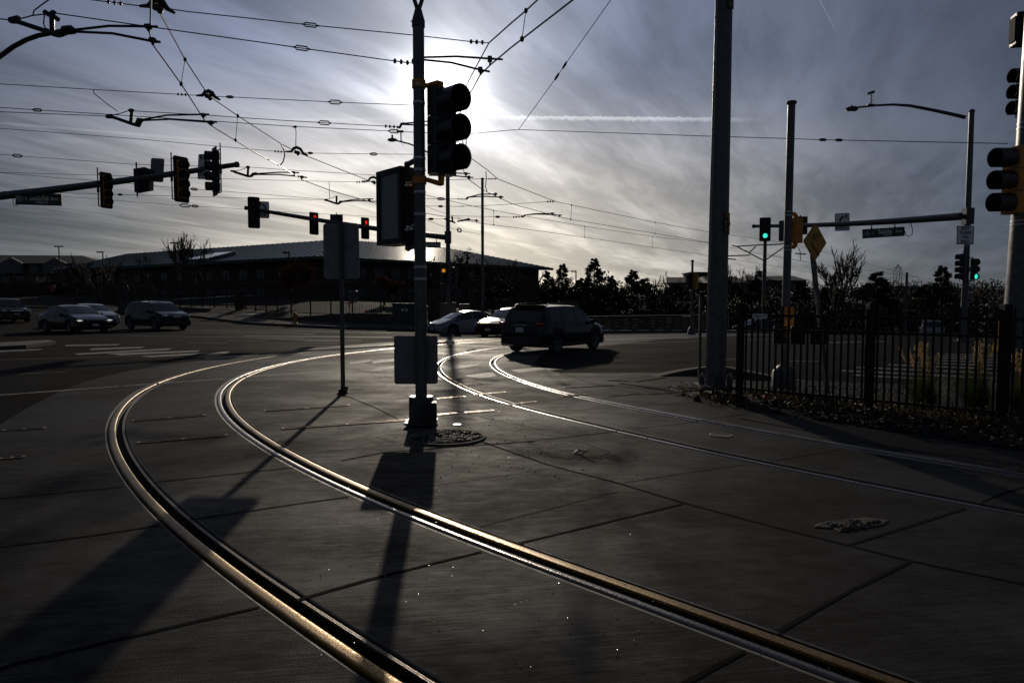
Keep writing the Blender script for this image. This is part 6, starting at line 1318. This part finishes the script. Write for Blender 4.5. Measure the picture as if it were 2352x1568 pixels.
def conifer(name, label, seed, h, w, dens=900, irregular=.3, top=1.0, group='evergreen trees'):
    r = random.Random(seed); t = thing(name, label, 'tree', (0, 0, 0), group=group); q = MB(); q.tube([(0, 0, -.2), (r.gauss(0, .1), r.gauss(0, .1), h * .5), (0, 0, h * .97)], [h * .02, h * .013, h * .003], 6); q.build('trunk', BARK, t)
    br, lf = MB(), MB(); nb = int(46 + h * 9)
    for i in range(nb):
        f = (i + r.random()) / nb; z = h * (.10 + .88 * f); prof = (1 - f) ** .70 * (.55 + .45 * min(1, f / .25)) * (1 + r.gauss(0, irregular)); R0 = max(.10 * w / 2 + .1, w / 2 * prof)
        a = r.uniform(0, 2 * pi); d = V((cos(a), sin(a), r.uniform(-.05, .45))).normalized(); e = V((0, 0, z)) + d * R0; br.tube([V((0, 0, z)), V((0, 0, z)).lerp(e, .6) + V((0, 0, -.05 * R0)), e + V((0, 0, .08 * R0))], [.05, .03, .012], 3, False)
        for k in range(int(dens / nb)):
            g = r.uniform(.25, 1.05) ** .7; p = V((0, 0, z)).lerp(e, g) + V((r.gauss(0, .10), r.gauss(0, .10), r.gauss(0, .08))) * (R0 * .9 + .25)
            u = (d + V((r.gauss(0, .7), r.gauss(0, .7), r.gauss(.45, .5)))).normalized(); s = r.uniform(.10, .22) * (.5 + h / 16)
            for m_ in range(2):
                v = rnd_dir(r, u, pi / 2); lf.add([p - v * s * .30, p + u * s * .5 - v * s * .42, p + u * s * 1.25, p + u * s * .5 + v * s * .42], [(0, 1, 2, 3)])
    br.build('limbs', BARK, t); lf.build('crown', NEEDLE, t); return t
def put(o, x, Y, base=None, rz=0, s=1.0, label=None, sx=1.0):
    p = at(x, 690, Y); o.location = (p.x, Y, T(p.x, Y) - .15 if base is None else base); o.rotation_euler = (0, 0, rz); o.scale = (s * sx, s * sx, s)
    if label: o['label'] = label
    return o
def H(ytop, Y, x=1176): p = at(x, ytop, Y); return p.z - T(p.x, Y) + .15
# left block trees
b1 = put(bare_tree('bare_tree', 'tallest bare tree on the left, rising above the green roof around a lamp', 11, H(530, 84, 410), 1.0, 6, .028), 405, 84, rz=1)
b2 = bare_tree('bare_tree', 'bare rounded tree right of the tallest left tree, over the roof edge', 12, 9.0, 1.1, 5, .034); put(b2, 443, 86, s=H(546, 86, 443) / 9.0)
b3 = bare_tree('bare_tree', 'small upright bare tree at the far left of the green roof', 13, 8.0, .9, 5, .032); put(b3, 256, 100, s=H(583, 100, 256) / 8)
def dup_tree(src, x, Y, ytop, h0, lab, rz, sx=1.0): return put(copy_tree(src), x, Y, rz=rz, s=H(ytop, Y, x) / h0, label=lab, sx=sx)
dup_tree(b2, 334, 104, 579, 9, 'bare tree peeping over the roof slope, left of the tallest left tree', 2.2)
dup_tree(b3, 492, 108, 558, 8, 'thin bare treetop behind the green roof, right of the skylight trees', 1.2)
dup_tree(b3, 178, 108, 580, 8, 'bare tree in front of the apartment block end', .6, 1.2); dup_tree(b2, 150, 96, 605, 9, 'low bare tree under the apartment roof corner', 3.0, 1.1)
dup_tree(b2, 228, 88, 602, 9, 'spreading low bare tree above the two stone planters', 4.0, 1.3); dup_tree(b2, 300, 82, 610, 9, 'bare tree behind the brick pillar by the dark blue SUV', 5.0, 1.3)
dup_tree(b3, 355, 78, 612, 8, 'bare tree above the dark blue SUV', 2.5, 1.5); dup_tree(b2, 470, 80, 606, 9, 'bare tree right of the tallest left tree, lower', .3, 1.25); dup_tree(b3, 520, 78, 620, 8, 'bare tree left of the rightmost long-fence pillar', 3.3, 1.5)
dup_tree(b3, 40, 112, 628, 8, 'bare tree in front of the apartment windows', .9, 1.3); dup_tree(b2, 95, 104, 632, 9, 'bare tree by the leftmost fence pillar', 1.9, 1.2)
# russet trees
a1_ = bare_tree('autumn_tree', 'round russet-leaved tree left of the tall blank sign', 21, 7.0, 1.1, 5, .02, RUSSET, 4200, 'autumn trees by the long building', leafsz=.15, first=.14, fan=(.45, .95)); put(a1_, 680, 64, s=H(598, 64, 680) / 7, sx=.85)
put(copy_tree(a1_), 882, 60, s=H(632, 60, 882) / 7, rz=2, label='smaller russet tree just left of the centre pole', sx=1.1)
a3_ = bare_tree('autumn_tree', 'tall brown tree behind the far-corner mast', 22, 9.0, .9, 5, .022, BROWN, 3200, 'autumn trees by the long building', leafsz=.14, first=.15, fan=(.4, .85)); put(a3_, 1030, 62, s=H(572, 62, 1030) / 9, rz=1.3)
put(copy_tree(a3_), 1005, 64, s=H(590, 64, 1000) / 9, rz=3.3, label='brown tree between the centre pole and the far-corner mast')
dup_tree(b2, 1150, 62, 590, 9, 'brown bare tree in front of the right end of the long building', .7, 1.1); dup_tree(b3, 1175, 66, 598, 8, 'thin bare tree beside the roof end', 2.0, 1.3)
dup_tree(b3, 1228, 70, 612, 8, 'twiggy bare tree leaning out past the roof end', 4.0, 1.4)
put(copy_tree(a3_), 1130, 58, s=H(622, 58, 1130) / 9, rz=5, label='bushy brown tree behind the silver hatchback', sx=1.3)
# evergreens on the right
c1 = conifer('pine_tree', 'tallest pine right of the grey SUV, with an open irregular crown', 31, 9.0, 5.2, 7000, .20); put(c1, 1364, 74, s=H(594, 74, 1364) / 9)
c2 = conifer('pine_tree', 'bushy pine left of the tallest pine', 32, 9.0, 5.5, 7000, .18); put(c2, 1292, 76, s=H(606, 76, 1292) / 9, sx=.9)
c3 = conifer('spruce_tree', 'dense dark spruce midway between the tallest pine and the slim far post', 33, 8.0, 5.5, 7000, .12); put(c3, 1453, 80, s=H(622, 80, 1453) / 8, sx=1.1)
def dup_c(src, x, Y, ytop, h0, lab, rz, sx=1.0): return put(copy_tree(src), x, Y, rz=rz, s=H(ytop, Y, x) / h0, label=lab, sx=sx)
dup_c(c2, 1258, 82, 622, 9, 'dark pine nearest to the roof end', 2.0); dup_c(c3, 1332, 82, 640, 8, 'low dark evergreen between the two tall pines', 1.0, 1.2); dup_c(c1, 1405, 84, 634, 9, 'low spreading pine right of the tallest pine', 4.0, 1.1)
dup_c(c3, 1480, 88, 640, 8, 'low dark evergreen behind the stone wall, left of the wagon', 2.4, 1.3); dup_c(c3, 1735, 84, 640, 8, 'dark evergreen under the green light', .4, 1.1); dup_c(c2, 1838, 80, 648, 9, 'dark evergreen left of the leaning sign post', 3.0, 1.2)
dup_c(c3, 1905, 82, 650, 8, 'dark evergreen at the foot of the big bare tree', 5.0, 1.2); dup_c(c3, 2012, 84, 626, 8, 'round dark evergreen right of the big bare tree', 1.7, 1.35); dup_c(c2, 2162, 82, 611, 9, 'dark pine just left of the right street-lamp pole', 2.7, .95)
dup_c(c3, 2120, 90, 655, 8, 'low dark evergreen right of the distant overhead-line pole', .9, 1.3); dup_c(c1, 1690, 88, 655, 9, 'low pine right of the massive pole', 1.9, 1.3); dup_c(c3, 1555, 92, 655, 8, 'low evergreen above the black wagon', 3.9, 1.4)
b5 = bare_tree('bare_tree', 'big fan-shaped bare tree right of the diamond sign', 41, 9.0, 1.0, 6, .020, first=.13, fan=(.22, .62), thick=.013); put(b5, 1925, 78, s=H(552, 78, 1925) / 9, rz=.5, sx=1.0)
dup_tree(b2, 1655, 118, 604, 9, 'bare tree behind the massive pole, left half', 1.0); dup_tree(b2, 1695, 122, 606, 9, 'bare tree right of the massive pole, behind the pale house', 3.0)
dup_tree(b3, 1540, 108, 622, 8, 'bare tree left of the grey-walled house', .3, 1.3); dup_tree(b3, 1505, 110, 632, 8, 'small bare tree over the stone wall', 2.3, 1.4); dup_tree(b2, 1575, 100, 640, 9, 'bare tree behind the slim far signal post', 4.3, 1.3)
for i, (x, Y, yt, lab) in enumerate(((1640, 96, 655, 'bare shrub-like tree behind the far end of the stone wall'), (1770, 92, 660, 'bare tree between the overhead-line pole and the slim pole'), (1800, 96, 664, 'bare tree behind the slim pole'), (2055, 104, 640, 'bare tree below the pylon'), (2240, 100, 636, 'bare rounded tree beside the low green light'), (2285, 96, 632, 'bare rounded tree left of the right-edge pole'), (2320, 110, 640, 'bare tree behind the right-edge pole'), (2095, 110, 648, 'bare tree behind the distant overhead-line pole'))): dup_tree(b2 if i % 2 else b3, x, Y, yt, 9 if i % 2 else 8, lab, i * 1.1, 1.5)
for i, (x, Y, yt, lab) in enumerate(((1430, 72, 668, 'brown shrubby tree behind the stone wall near its pillar'), (1520, 76, 668, 'brown shrubby tree behind the wagon'), (1600, 80, 672, 'brown shrubby tree at the far end of the stone wall'), (1715, 76, 672, 'russet shrubby tree behind the fence start'), (1790, 74, 676, 'russet shrubby tree seen past the slim pole'), (1970, 86, 668, 'brown shrubby tree left of the round evergreen'))): put(copy_tree(a3_), x, Y, s=H(yt, Y, x) / 9, rz=i * 1.3, label=lab, sx=1.6)
# the far wood that closes the view
def far_wood(name, x0, x1, Y0, ytop, n, seed, m, jitter=7):
    r = random.Random(seed); q = MB()
    for i in range(n):
        x = r.uniform(x0, x1); Y = Y0 * r.uniform(.92, 1.15); p = at(x, 690, Y); zt = at(x, ytop + r.gauss(0, jitter) * .6 + 4 * sin(x * .03) + 3 * sin(x * .11), Y).z; z0 = T(p.x, Y) - .5; k = r.random() ** .6; z = z0 + (zt - z0) * k; s = (.22 + .6 * (1 - k)) * Y / 120
        a = V((r.gauss(0, 1), r.gauss(0, 1), r.gauss(0, 1.4))).normalized(); b = a.orthogonal().normalized(); c = V((p.x, Y + r.uniform(-4, 4), z)); q.add([c - a * s, c + b * s * .55, c + a * s, c - b * s * .55], [(0, 1, 2, 3)])
    o = q.build(name, m); o['kind'] = 'stuff'; return o
far_wood('far_wood', 1150, 2500, 132, 668, 16000, 1, BROWN); far_wood('far_wood', 1180, 2500, 240, 651, 12000, 2, NEEDLE, 6); far_wood('far_wood', -300, 640, 122, 655, 9000, 3, BROWN)
far_wood('undergrowth', 1240, 2500, 98, 686, 12000, 4, BROWN, 9)
# ---------------------------------------------------------------- planting bed, rocks, grasses
def bed_rocks():
    r = random.Random(8); q = MB(); B = np.array([G(*p)[:2] for p in bed_px]); lo, hi = B.min(0), B.max(0); n = 0
    ico = [(0, 0, 1), (.89, 0, .45), (.28, .85, .45), (-.72, .53, .45), (-.72, -.53, .45), (.28, -.85, .45), (.72, .53, -.45), (-.28, .85, -.45), (-.89, 0, -.45), (-.28, -.85, -.45), (.72, -.53, -.45), (0, 0, -1)]
    fc = [(0, 1, 2), (0, 2, 3), (0, 3, 4), (0, 4, 5), (0, 5, 1), (1, 6, 2), (2, 7, 3), (3, 8, 4), (4, 9, 5), (5, 10, 1), (6, 7, 2), (7, 8, 3), (8, 9, 4), (9, 10, 5), (10, 6, 1), (11, 7, 6), (11, 8, 7), (11, 9, 8), (11, 10, 9), (11, 6, 10)]
    while n < 3400:
        P = np.array([[r.uniform(lo[0], min(hi[0], 11)), r.uniform(lo[1], hi[1])]])
        if not inside(P, B)[0]: continue
        n += 1
        if P[0, 0] < 4.15 and r.random() < .93: continue
        s = r.choice((.015, .02, .028, .038, .055)) * r.uniform(.7, 1.3); M = Matrix.Translation((P[0, 0], P[0, 1], s * .35)) @ Matrix.Rotation(r.uniform(0, 6), 4, 'Z') @ Matrix.Diagonal((s * r.uniform(.8, 1.4), s, s * r.uniform(.5, .8), 1))
        q.add([V(v) * r.uniform(.8, 1.15) for v in ico], fc, M)
    o = q.build('river_rocks', mat('dark_river_rock', (.020, .021, .024), .85, 0, .35, 8, .2, 30, spec=.1)); o['kind'] = 'stuff'
bed_rocks()
def litter():
    r = random.Random(18); q = MB(); B = np.array([G(*p)[:2] for p in bed_px]); lo, hi = B.min(0), B.max(0); n = 0
    while n < 1100:
        P = np.array([[r.uniform(lo[0], min(hi[0], 11)), r.uniform(lo[1], hi[1])]])
        if not inside(P, B)[0]: continue
        n += 1; c = V((P[0, 0], P[0, 1], r.uniform(.03, .12))); a = V((r.gauss(0, 1), r.gauss(0, 1), r.gauss(0, .7))).normalized() * r.uniform(.02, .05); b = a.orthogonal().normalized() * a.length * .45
        q.add([c - a, c + b, c + a, c - b], [(0, 1, 2, 3)])
    o = q.build('leaf_litter', leaf_mat('dead_leaf_litter', (.05, .034, .016), .3, .4)); o['kind'] = 'stuff'
litter()
def weeds():
    r = random.Random(28); q = MB()
    for x0, y0, x1, y1, n in ((1700, 905, 1990, 932, 260), (1990, 940, 2352, 985, 500), (1560, 905, 1690, 925, 60)):
        for _ in range(n):
            f = r.random(); c = G(x0 + (x1 - x0) * f, y0 + (y1 - y0) * f + r.gauss(0, 7)); h = r.uniform(.06, .24); d = V((r.gauss(0, .4), r.gauss(0, .4), 1)).normalized() * h; w = V((r.gauss(0, 1), r.gauss(0, 1), 0)).normalized() * .006
            q.add([c - w, c + w, c + d + w * .4, c + d - w * .4], [(0, 1, 2, 3)])
            for _k in range(3): e = c + d * r.uniform(.4, 1); a = V((r.gauss(0, 1), r.gauss(0, 1), r.gauss(0, 1))).normalized() * .022; b = a.orthogonal() * .5; q.add([e - a, e + b, e + a, e - b], [(0, 1, 2, 3)])
    o = q.build('dry_weeds', leaf_mat('dry_weeds', (.11, .085, .05), .35)); o['kind'] = 'stuff'
weeds()
def grass_clump(label, x, y, hpx, seed, wide=1.0, n=900, plumes=26, ytop=790):
    p = G(x, y); r = random.Random(seed); t = thing('ornamental_grass', label, 'ornamental grass', p, group='feather reed grasses behind the fence'); q = MB(); s = MB(); pl = MB(); h = px(hpx, p.y)
    for _ in range(n):
        a = r.uniform(0, 2 * pi); L = h * r.uniform(.40, .72); lean = abs(r.gauss(0, .55)) * wide + .05; u = V((cos(a), sin(a), 0)); b0 = u * abs(r.gauss(0, .07)) ; w = V((-u.y, u.x, 0)) * r.uniform(.003, .006); pts = []
        for k in range(5): f = k / 4; pts.append(b0 + u * L * lean * (f ** 1.7) * 1.35 + V((0, 0, L * (f - .30 * lean * f * f))))
        q.grid([[p_ - w * (1 - k / 4.4) for k, p_ in enumerate(pts)], [p_ + w * (1 - k / 4.4) for k, p_ in enumerate(pts)]])
    q.build('blades', GRASSG, t)
    for _ in range(plumes):
        a = r.uniform(0, 2 * pi); lean = abs(r.gauss(0, .17)) * wide; u = V((cos(a), sin(a), 0)); L = h * r.uniform(.78, 1.03); top = u * L * lean + V((0, 0, L)); m_ = top * .55 + V((0, 0, L * .03)); s.tube([u * .03, m_, top], [.003, .0025, .0015], 4, False)
        d = (top - m_).normalized()
        for k in range(70):
            f = r.random(); c = top - d * h * .24 * f; rr = .017 * sin(pi * min(1, .12 + f * .88)) + .004; o_ = rnd_dir(r, d, pi / 2) * r.uniform(0, rr); e = (d + V((r.gauss(0, .35), r.gauss(0, .35), 0))).normalized() * .030; b = rnd_dir(r, d, pi / 2) * .0045; c = c + o_; pl.add([c - b, c + b, c + e + b * .3, c + e - b * .3], [(0, 1, 2, 3)])
    s.build('stems', STRAW, t); pl.build('seed_plumes', STRAW, t)
grass_clump('feathery grass clump with straw plumes, left one behind the fence', 2126, 940, 150, 1, 1.1); grass_clump('feathery grass clump with straw plumes, between the left clump and the right-edge pole', 2245, 947, 165, 2, 1.0)
grass_clump('feathery grass clump with straw plumes, at the right edge of the view', 2350, 955, 150, 3, 1.1); grass_clump('feathery grass clump half out of view beyond the right edge', 2440, 965, 150, 4, 1.1, 200, 10)
# ---------------------------------------------------------------- black picket fence in front
FP = [G(1698, 917), G(1994, 948), G(2300, 982), G(2640, 1022)]
def near_fence():
    o = FP[0].copy(); t = thing('picket_fence', 'black steel picket fence in front of the grasses on the right', 'fence', o)
    for a, b in zip(FP[:-1], FP[1:]):
        L = (b - a).length; n = int(round(L / .097)); q = MB(); ang = atan2(b.y - a.y, b.x - a.x)
        for k in range(1, n):
            p = a.lerp(b, k / n) - o; q.box((0, 0, .83), (.026, .026, 1.40), Matrix.Translation(p) @ Matrix.Rotation(ang, 4, 'Z')); q.add([V((-.010, -.010, 1.53)), V((.010, -.010, 1.53)), V((.010, .010, 1.53)), V((-.010, .010, 1.53)), V((0, 0, 1.545))], [(0, 1, 4), (1, 2, 4), (2, 3, 4), (3, 0, 4)], Matrix.Translation(p) @ Matrix.Rotation(ang, 4, 'Z'))
        for z in (.19, 1.16, 1.385): c = (a + b) / 2 - o; q.box((0, 0, z), (L, .034, .038), Matrix.Translation(c) @ Matrix.Rotation(ang, 4, 'Z'))
        q.build('picket_panel', BLACKM, t)
    for p in FP:
        q = MB(); q.box(p - o + V((0, 0, .77)), (.098, .098, 1.56), None); q.box(p - o + V((0, 0, 1.56)), (.108, .108, .03)); q.build('post', BLACKM, t)
    q = MB(); c = FP[0].lerp(FP[1], .17) - o; a = atan2(FP[1].y - FP[0].y, FP[1].x - FP[0].x); M = Matrix.Translation(c + V((0, 0, 1.375))) @ Matrix.Rotation(a, 4, 'Z')
    w, h = .125, .038; q.prism([(-w + .02, 0, -h), (w - .02, 0, -h), (w, 0, -h * .4), (w - .006, 0, 0), (w, 0, h * .4), (w - .02, 0, h), (-w + .02, 0, h), (-w, 0, h * .4), (-w + .006, 0, 0), (-w, 0, -h * .4)], (0, -.034, 0), (0, -.028, 0), M); pl = q.build('maker_plate', SIGNW, t)
    text_mesh('STEELOCK', .058, M @ facing((0, -.036, 0)), 'lettering', INK, pl, sx=.78, bold=.001, ext=.001)
near_fence()
for x, y, w, h, Y, lab in ((1792, 769, 30, 41, 11.4, 'dark box left of three on the posts behind the fence'), (1833, 770, 31, 41, 11.2, 'dark box in the middle of three behind the fence'), (1880, 771, 36, 39, 11.0, 'dark box right of three, on the leaning sign post')):
    c = at(x, y, Y); t = plate_sign('small_sign', lab, 'sign', c, R(170), px(w, Y), px(h, Y), SIGNW, .02, back=BLACKM)
t = thing('marker_flag', 'tiny red flag at the foot of the black picket fence', 'flag', G(1757, 925)); q = MB(); q.cyl((0, 0, 0), (0, 0, .14), .004, n=4); q.build('wire_stem', WIRE, t); q = MB(); q.prism([(0, 0, .05), (.05, 0, .03), (.04, 0, .10), (0, 0, .13)], (0, -.002, 0), (0, .002, 0)); q.build('flag', mat('red_flag', (.55, .02, .02), .5, 0, 0), t)
# ---------------------------------------------------------------- things let into the slab
def on_slab(poly, z, m, name, parent=None, hole=None):
    q = MB(); g = [G(*p) for p in poly]; q.add([(p.x, p.y, z) for p in g], [tuple(range(len(g)))]); return q.build(name, m, parent)
SLOT = mat('slot_rust', (.16, .10, .05), .4, .6, .4, 30)
slots = [((318, 1017), (520, 1000), 'between the near rails, closest to the bend'), ((8, 989), (102, 983), 'far left, outside the near track'), ((0, 1054), (54, 1049), 'at the left edge, nearest the viewer'), ((608, 944), (800, 931), 'left of the sign post foot shadow'), ((650, 985), (935, 965), 'running up to the foot of the centre pole'),
         ((305, 967), (470, 954), 'between the near rails, further one'), ((1006, 916), (1066, 911), 'just right of the centre pole'), ((1008, 953), (1046, 949), 'right of the centre pole base casting'), ((1090, 907), (1160, 901), 'between the far rails, upper'), ((1166, 930), (1230, 923), 'between the far rails, lower'), ((1132, 943), (1070, 948), 'left of the outer far rail, by the cracks'), ((1290, 911), (1345, 906), 'right of the far track, small'), ((1395, 910), (1475, 903), 'right of the far track, by the tactile mat'), ((1296, 891), (1410, 885), 'right of the far track, furthest'), ((1485, 905), (1560, 900), 'next to the planting bed tip')]
for a, b, lab in slots:
    A, B = G(*a), G(*b); L = (B - A).length; t = thing('slot_drain', 'narrow rusty slot set in the slab, ' + lab, 'slot drain', A, atan2(B.y - A.y, B.x - A.x), 'narrow slots set in the track slab')
    q = MB(); q.quad((0, -.045, .0045), (L, -.045, .0045), (L, .045, .0045), (0, .045, .0045)); q.build('slot', DARK, t)
    q = MB(); [q.box((L / 2, s * .045, .006), (L, .012, .012)) for s in (-1, 1)]; q.box((L / 2, 0, .0045), (L, .008, .006)); [q.box((k, 0, .006), (.03, .084, .008)) for k in np.linspace(.0, L, max(3, int(L / .55)))]; q.build('edge_bars', SLOT, t)
# broken round patch by the pole
c = G(1026, 1006); Rx = (G(1118, 1006).x - G(935, 1006).x) / 2; t = thing('broken_manhole', 'round broken cover full of rubble, just in front of the centre pole', 'manhole', c)
q = MB(); N = 40; rr = random.Random(2); q.grid([[(Rx * k * cos(a), Rx * k * sin(a), z) for a in [j * 2 * pi / N for j in range(N + 1)]] for k, z in ((1.0, .004), (.97, .022), (.90, .024), (.87, .006))]); q.build('rim', CONC, t, smooth=True)
q = MB(); q.add([(Rx * .88 * cos(j * 2 * pi / N), Rx * .88 * sin(j * 2 * pi / N), .005) for j in range(N)], [tuple(range(N))]); q.build('fill', SOIL, t)
q = MB()
for _ in range(170): a, k = rr.uniform(0, 2 * pi), rr.random() ** .5 * .84; q.ball((Rx * k * cos(a) * 1, Rx * k * sin(a), .012), rr.uniform(.012, .05), 5, 4, (1.2, 1, .7))
q.build('rubble', mat('dark_rubble', (.05, .047, .042), .7, 0, .3, 15), t)
def oval(label, c_px, pts, inner, m):
    t = thing('vault_lid', label, 'utility lid', G(*c_px)); o = G(*c_px); P = smooth_line([tuple(G(*p)[:2]) for p in pts + pts[:2]], .05, .06); n = normals(P)
    q = MB(); q.grid([[(a[0] - o.x, a[1] - o.y, .0045) for a in P - n * .012], [(a[0] - o.x, a[1] - o.y, .0045) for a in P + n * .012]]); q.build('seam', DARK, t); g = [G(*p) - o for p in inner]; q = MB(); q.add([(p.x, p.y, .0042) for p in g], [tuple(range(len(g)))]); q.build('lid', m, t); return t
oval('oblong smooth lid set in the slab right of the broken cover', (1300, 1032), [(1204, 1018), (1230, 1012), (1300, 1010), (1345, 1018), (1405, 1038), (1412, 1044), (1390, 1050), (1300, 1054), (1270, 1048), (1215, 1025), (1204, 1018)], [(1212, 1019), (1240, 1013), (1300, 1012), (1340, 1019), (1400, 1041), (1380, 1048), (1300, 1052), (1270, 1046)], mat('lid_concrete', (.050, .047, .043), .85, 0, .2, 6, .4, 60, spec=.05))
t = thing('access_cover', 'small round iron cover between the far rails on the right', 'utility lid', G(1655, 1000)); r0 = (G(1682, 1000).x - G(1630, 1000).x) / 2; q = MB(); q.grid([[(r0 * k * cos(a), r0 * k * sin(a), z) for a in [j * 2 * pi / 24 for j in range(25)]] for k, z in ((1.0, .004), (.98, .012), (.85, .012))]); q.build('rim', RUST, t, smooth=True); q = MB(); q.add([(r0 * .86 * cos(j * 2 * pi / 24), r0 * .86 * sin(j * 2 * pi / 24), .006) for j in range(24)], [tuple(range(24))]); q.build('lid', BLACKM, t)
t = thing('steel_cap', 'tiny bright steel cap in the slab right of the centre pole', 'utility lid', G(1050, 976)); q = MB(); q.cyl((0, 0, 0), (0, 0, .012), .06, .055, 16); q.build('cap', CHROME, t, smooth=True)
t = thing('concrete_patch', 'ragged broken patch in the slab at the lower right', 'patch', G(1953, 1208)); o = G(1953, 1208); rr = random.Random(6)
P = [(1866, 1211), (1880, 1203), (1905, 1197), (1950, 1193), (1985, 1189), (2018, 1192), (2044, 1196), (2030, 1206), (1990, 1213), (1950, 1217), (1928, 1222), (1912, 1214), (1890, 1213)]
g = [G(*p) - o for p in P]; q = MB(); n = len(g); c = V((0, 0, 0)); q.add([(p.x, p.y, .0042) for p in g] + [(p.x * .9, p.y * .9, .007 + rr.uniform(0, .004)) for p in g] + [(p.x * .74, p.y * .72, .006) for p in g], [(i, (i + 1) % n, n + (i + 1) % n, n + i) for i in range(n)] + [(n + i, n + (i + 1) % n, 2 * n + (i + 1) % n, 2 * n + i) for i in range(n)]); q.build('broken_rim', CONC, t); q = MB(); q.add([(p.x * .75, p.y * .73, .0055) for p in g], [tuple(range(n))]); _ = [q.ball((p_[0], p_[1], .008), rr.uniform(.008, .03), 5, 3, (1.3, 1, .6)) for p_ in [tuple((g[rr.randrange(n)] * rr.uniform(0, .72))[:2]) for _k in range(60)]]; q.build('fill', mat('pale_patch_fill', (.07, .066, .06), .85, 0, .3, 8, .5, 25, spec=.05), t)
# tactile mats and the grooved strip along the bed
def dome_mat(label, quadpx, nu, nv):
    A, B, C, D = [G(*p) for p in quadpx]; t = thing('tactile_mat', label, 'tactile paving', A); q = MB(); q.add([V((p.x - A.x, p.y - A.y, .004)) for p in (A, B, C, D)], [(0, 1, 2, 3)]); mat('tactile_dark', (.010, .0095, .009), .7, 0, .2, 6, spec=.12)
    for i in range(nu):
        for j in range(nv): u, v = (i + .5) / nu, (j + .5) / nv; p = A.lerp(B, u).lerp(D.lerp(C, u), v) - A; q.tube([p + V((0, 0, .003)), p + V((0, 0, .014)), p + V((0, 0, .018))], [.036, .030, .012], 7)
    q.build('domed_surface', MATS['tactile_dark'], t, smooth=True)
dome_mat('upper tactile mat of small domes left of the massive pole', [(1392, 874), (1482, 861.5), (1531, 867.5), (1458, 878)], 14, 12); dome_mat('lower tactile mat of small domes left of the massive pole', [(1421, 880.5), (1452, 878), (1602, 896), (1560, 901)], 9, 22)
dome_mat('tactile mat of small domes behind the fence at the crossing', [(1850, 886), (1900, 882), (2150, 897), (2100, 905)], 8, 20)
P = [(1744, 950), (1860, 966), (1990, 986), (2110, 1006), (2352, 1043), (2420, 1053)]; Q = [(1700, 962), (1800, 980), (1930, 1005), (2050, 1028), (2352, 1086), (2420, 1099)]
t = thing('grooved_strip', 'ribbed warning strip between the far track and the planting bed', 'tactile paving', G(2050, 1010)); o = G(2050, 1010); q = MB()
for k in range(19):
    f = .03 + .94 * k / 18; L = smooth_line([tuple((G(*a).lerp(G(*b), f))[:2]) for a, b in zip(P, Q)], .2, .2); n = normals(L); w = .016
    q.grid([[(a[0] - o.x, a[1] - o.y, .0036) for a in L - n * w], [(a[0] - o.x, a[1] - o.y, .010) for a in L - n * w * .5], [(a[0] - o.x, a[1] - o.y, .010) for a in L + n * w * .5], [(a[0] - o.x, a[1] - o.y, .0036) for a in L + n * w]])
q.build('ribs', mat('rib_concrete', (.055, .051, .047), .85, 0, .15, 6, spec=.05), t)
# debris on the slab, then facets added for sparkle
r = random.Random(77); q = MB()
for _ in range(520):
    x, y = r.gauss(1250, 420), r.uniform(880, 1560)
    if r.random() < .5: x, y = r.gauss(1150, 160), r.gauss(1010, 60)
    if y < 880: continue
    c = G(x, y)
    if not (-9 < c.x < 11): continue
    q.ball((c.x, c.y, .006), r.uniform(.0015, .0055) * (1 if c.y < 6 else 1.6), 5, 3, (1.3, 1, .6))
o = q.build('grit', mat('dark_grit', (.02, .018, .016), .6, 0, .3, 30)); o['kind'] = 'stuff'
q = MB()
for _ in range(1500):
    c = G(r.uniform(700, 2100), 940 + 600 * r.random() ** 1.8) + V((0, 0, .005)); s_ = r.uniform(.0006, .0015) * (1 + c.y / 7); nz = V((r.gauss(0, .2), r.gauss(0, .2), 1)).normalized(); a = nz.orthogonal().normalized() * s_; b = nz.cross(a); q.add([c - a, c + b, c + a, c - b], [(0, 1, 2, 3)])
o = q.build('sparkle_facets', mat('sparkle_facets', (.5, .48, .45), .16, .9, 0)); o['kind'] = 'stuff'  # tiny mirror facets, added to make sun glints on the concrete
t = thing('broken_wire', 'twisted bit of dark wire lying on the oblong lid', 'litter', G(1335, 1045)); o = G(1335, 1045); q = MB()
for pl in ([(1318, 1042), (1327, 1035), (1340, 1038), (1348, 1034)], [(1327, 1035), (1322, 1043), (1345, 1052), (1365, 1062)], [(1340, 1038), (1336, 1046), (1320, 1044)]): q.tube([G(*p) - o + V((0, 0, .012)) for p in pl], .005, 5)
q.build('wire', WIRE, t, smooth=True)
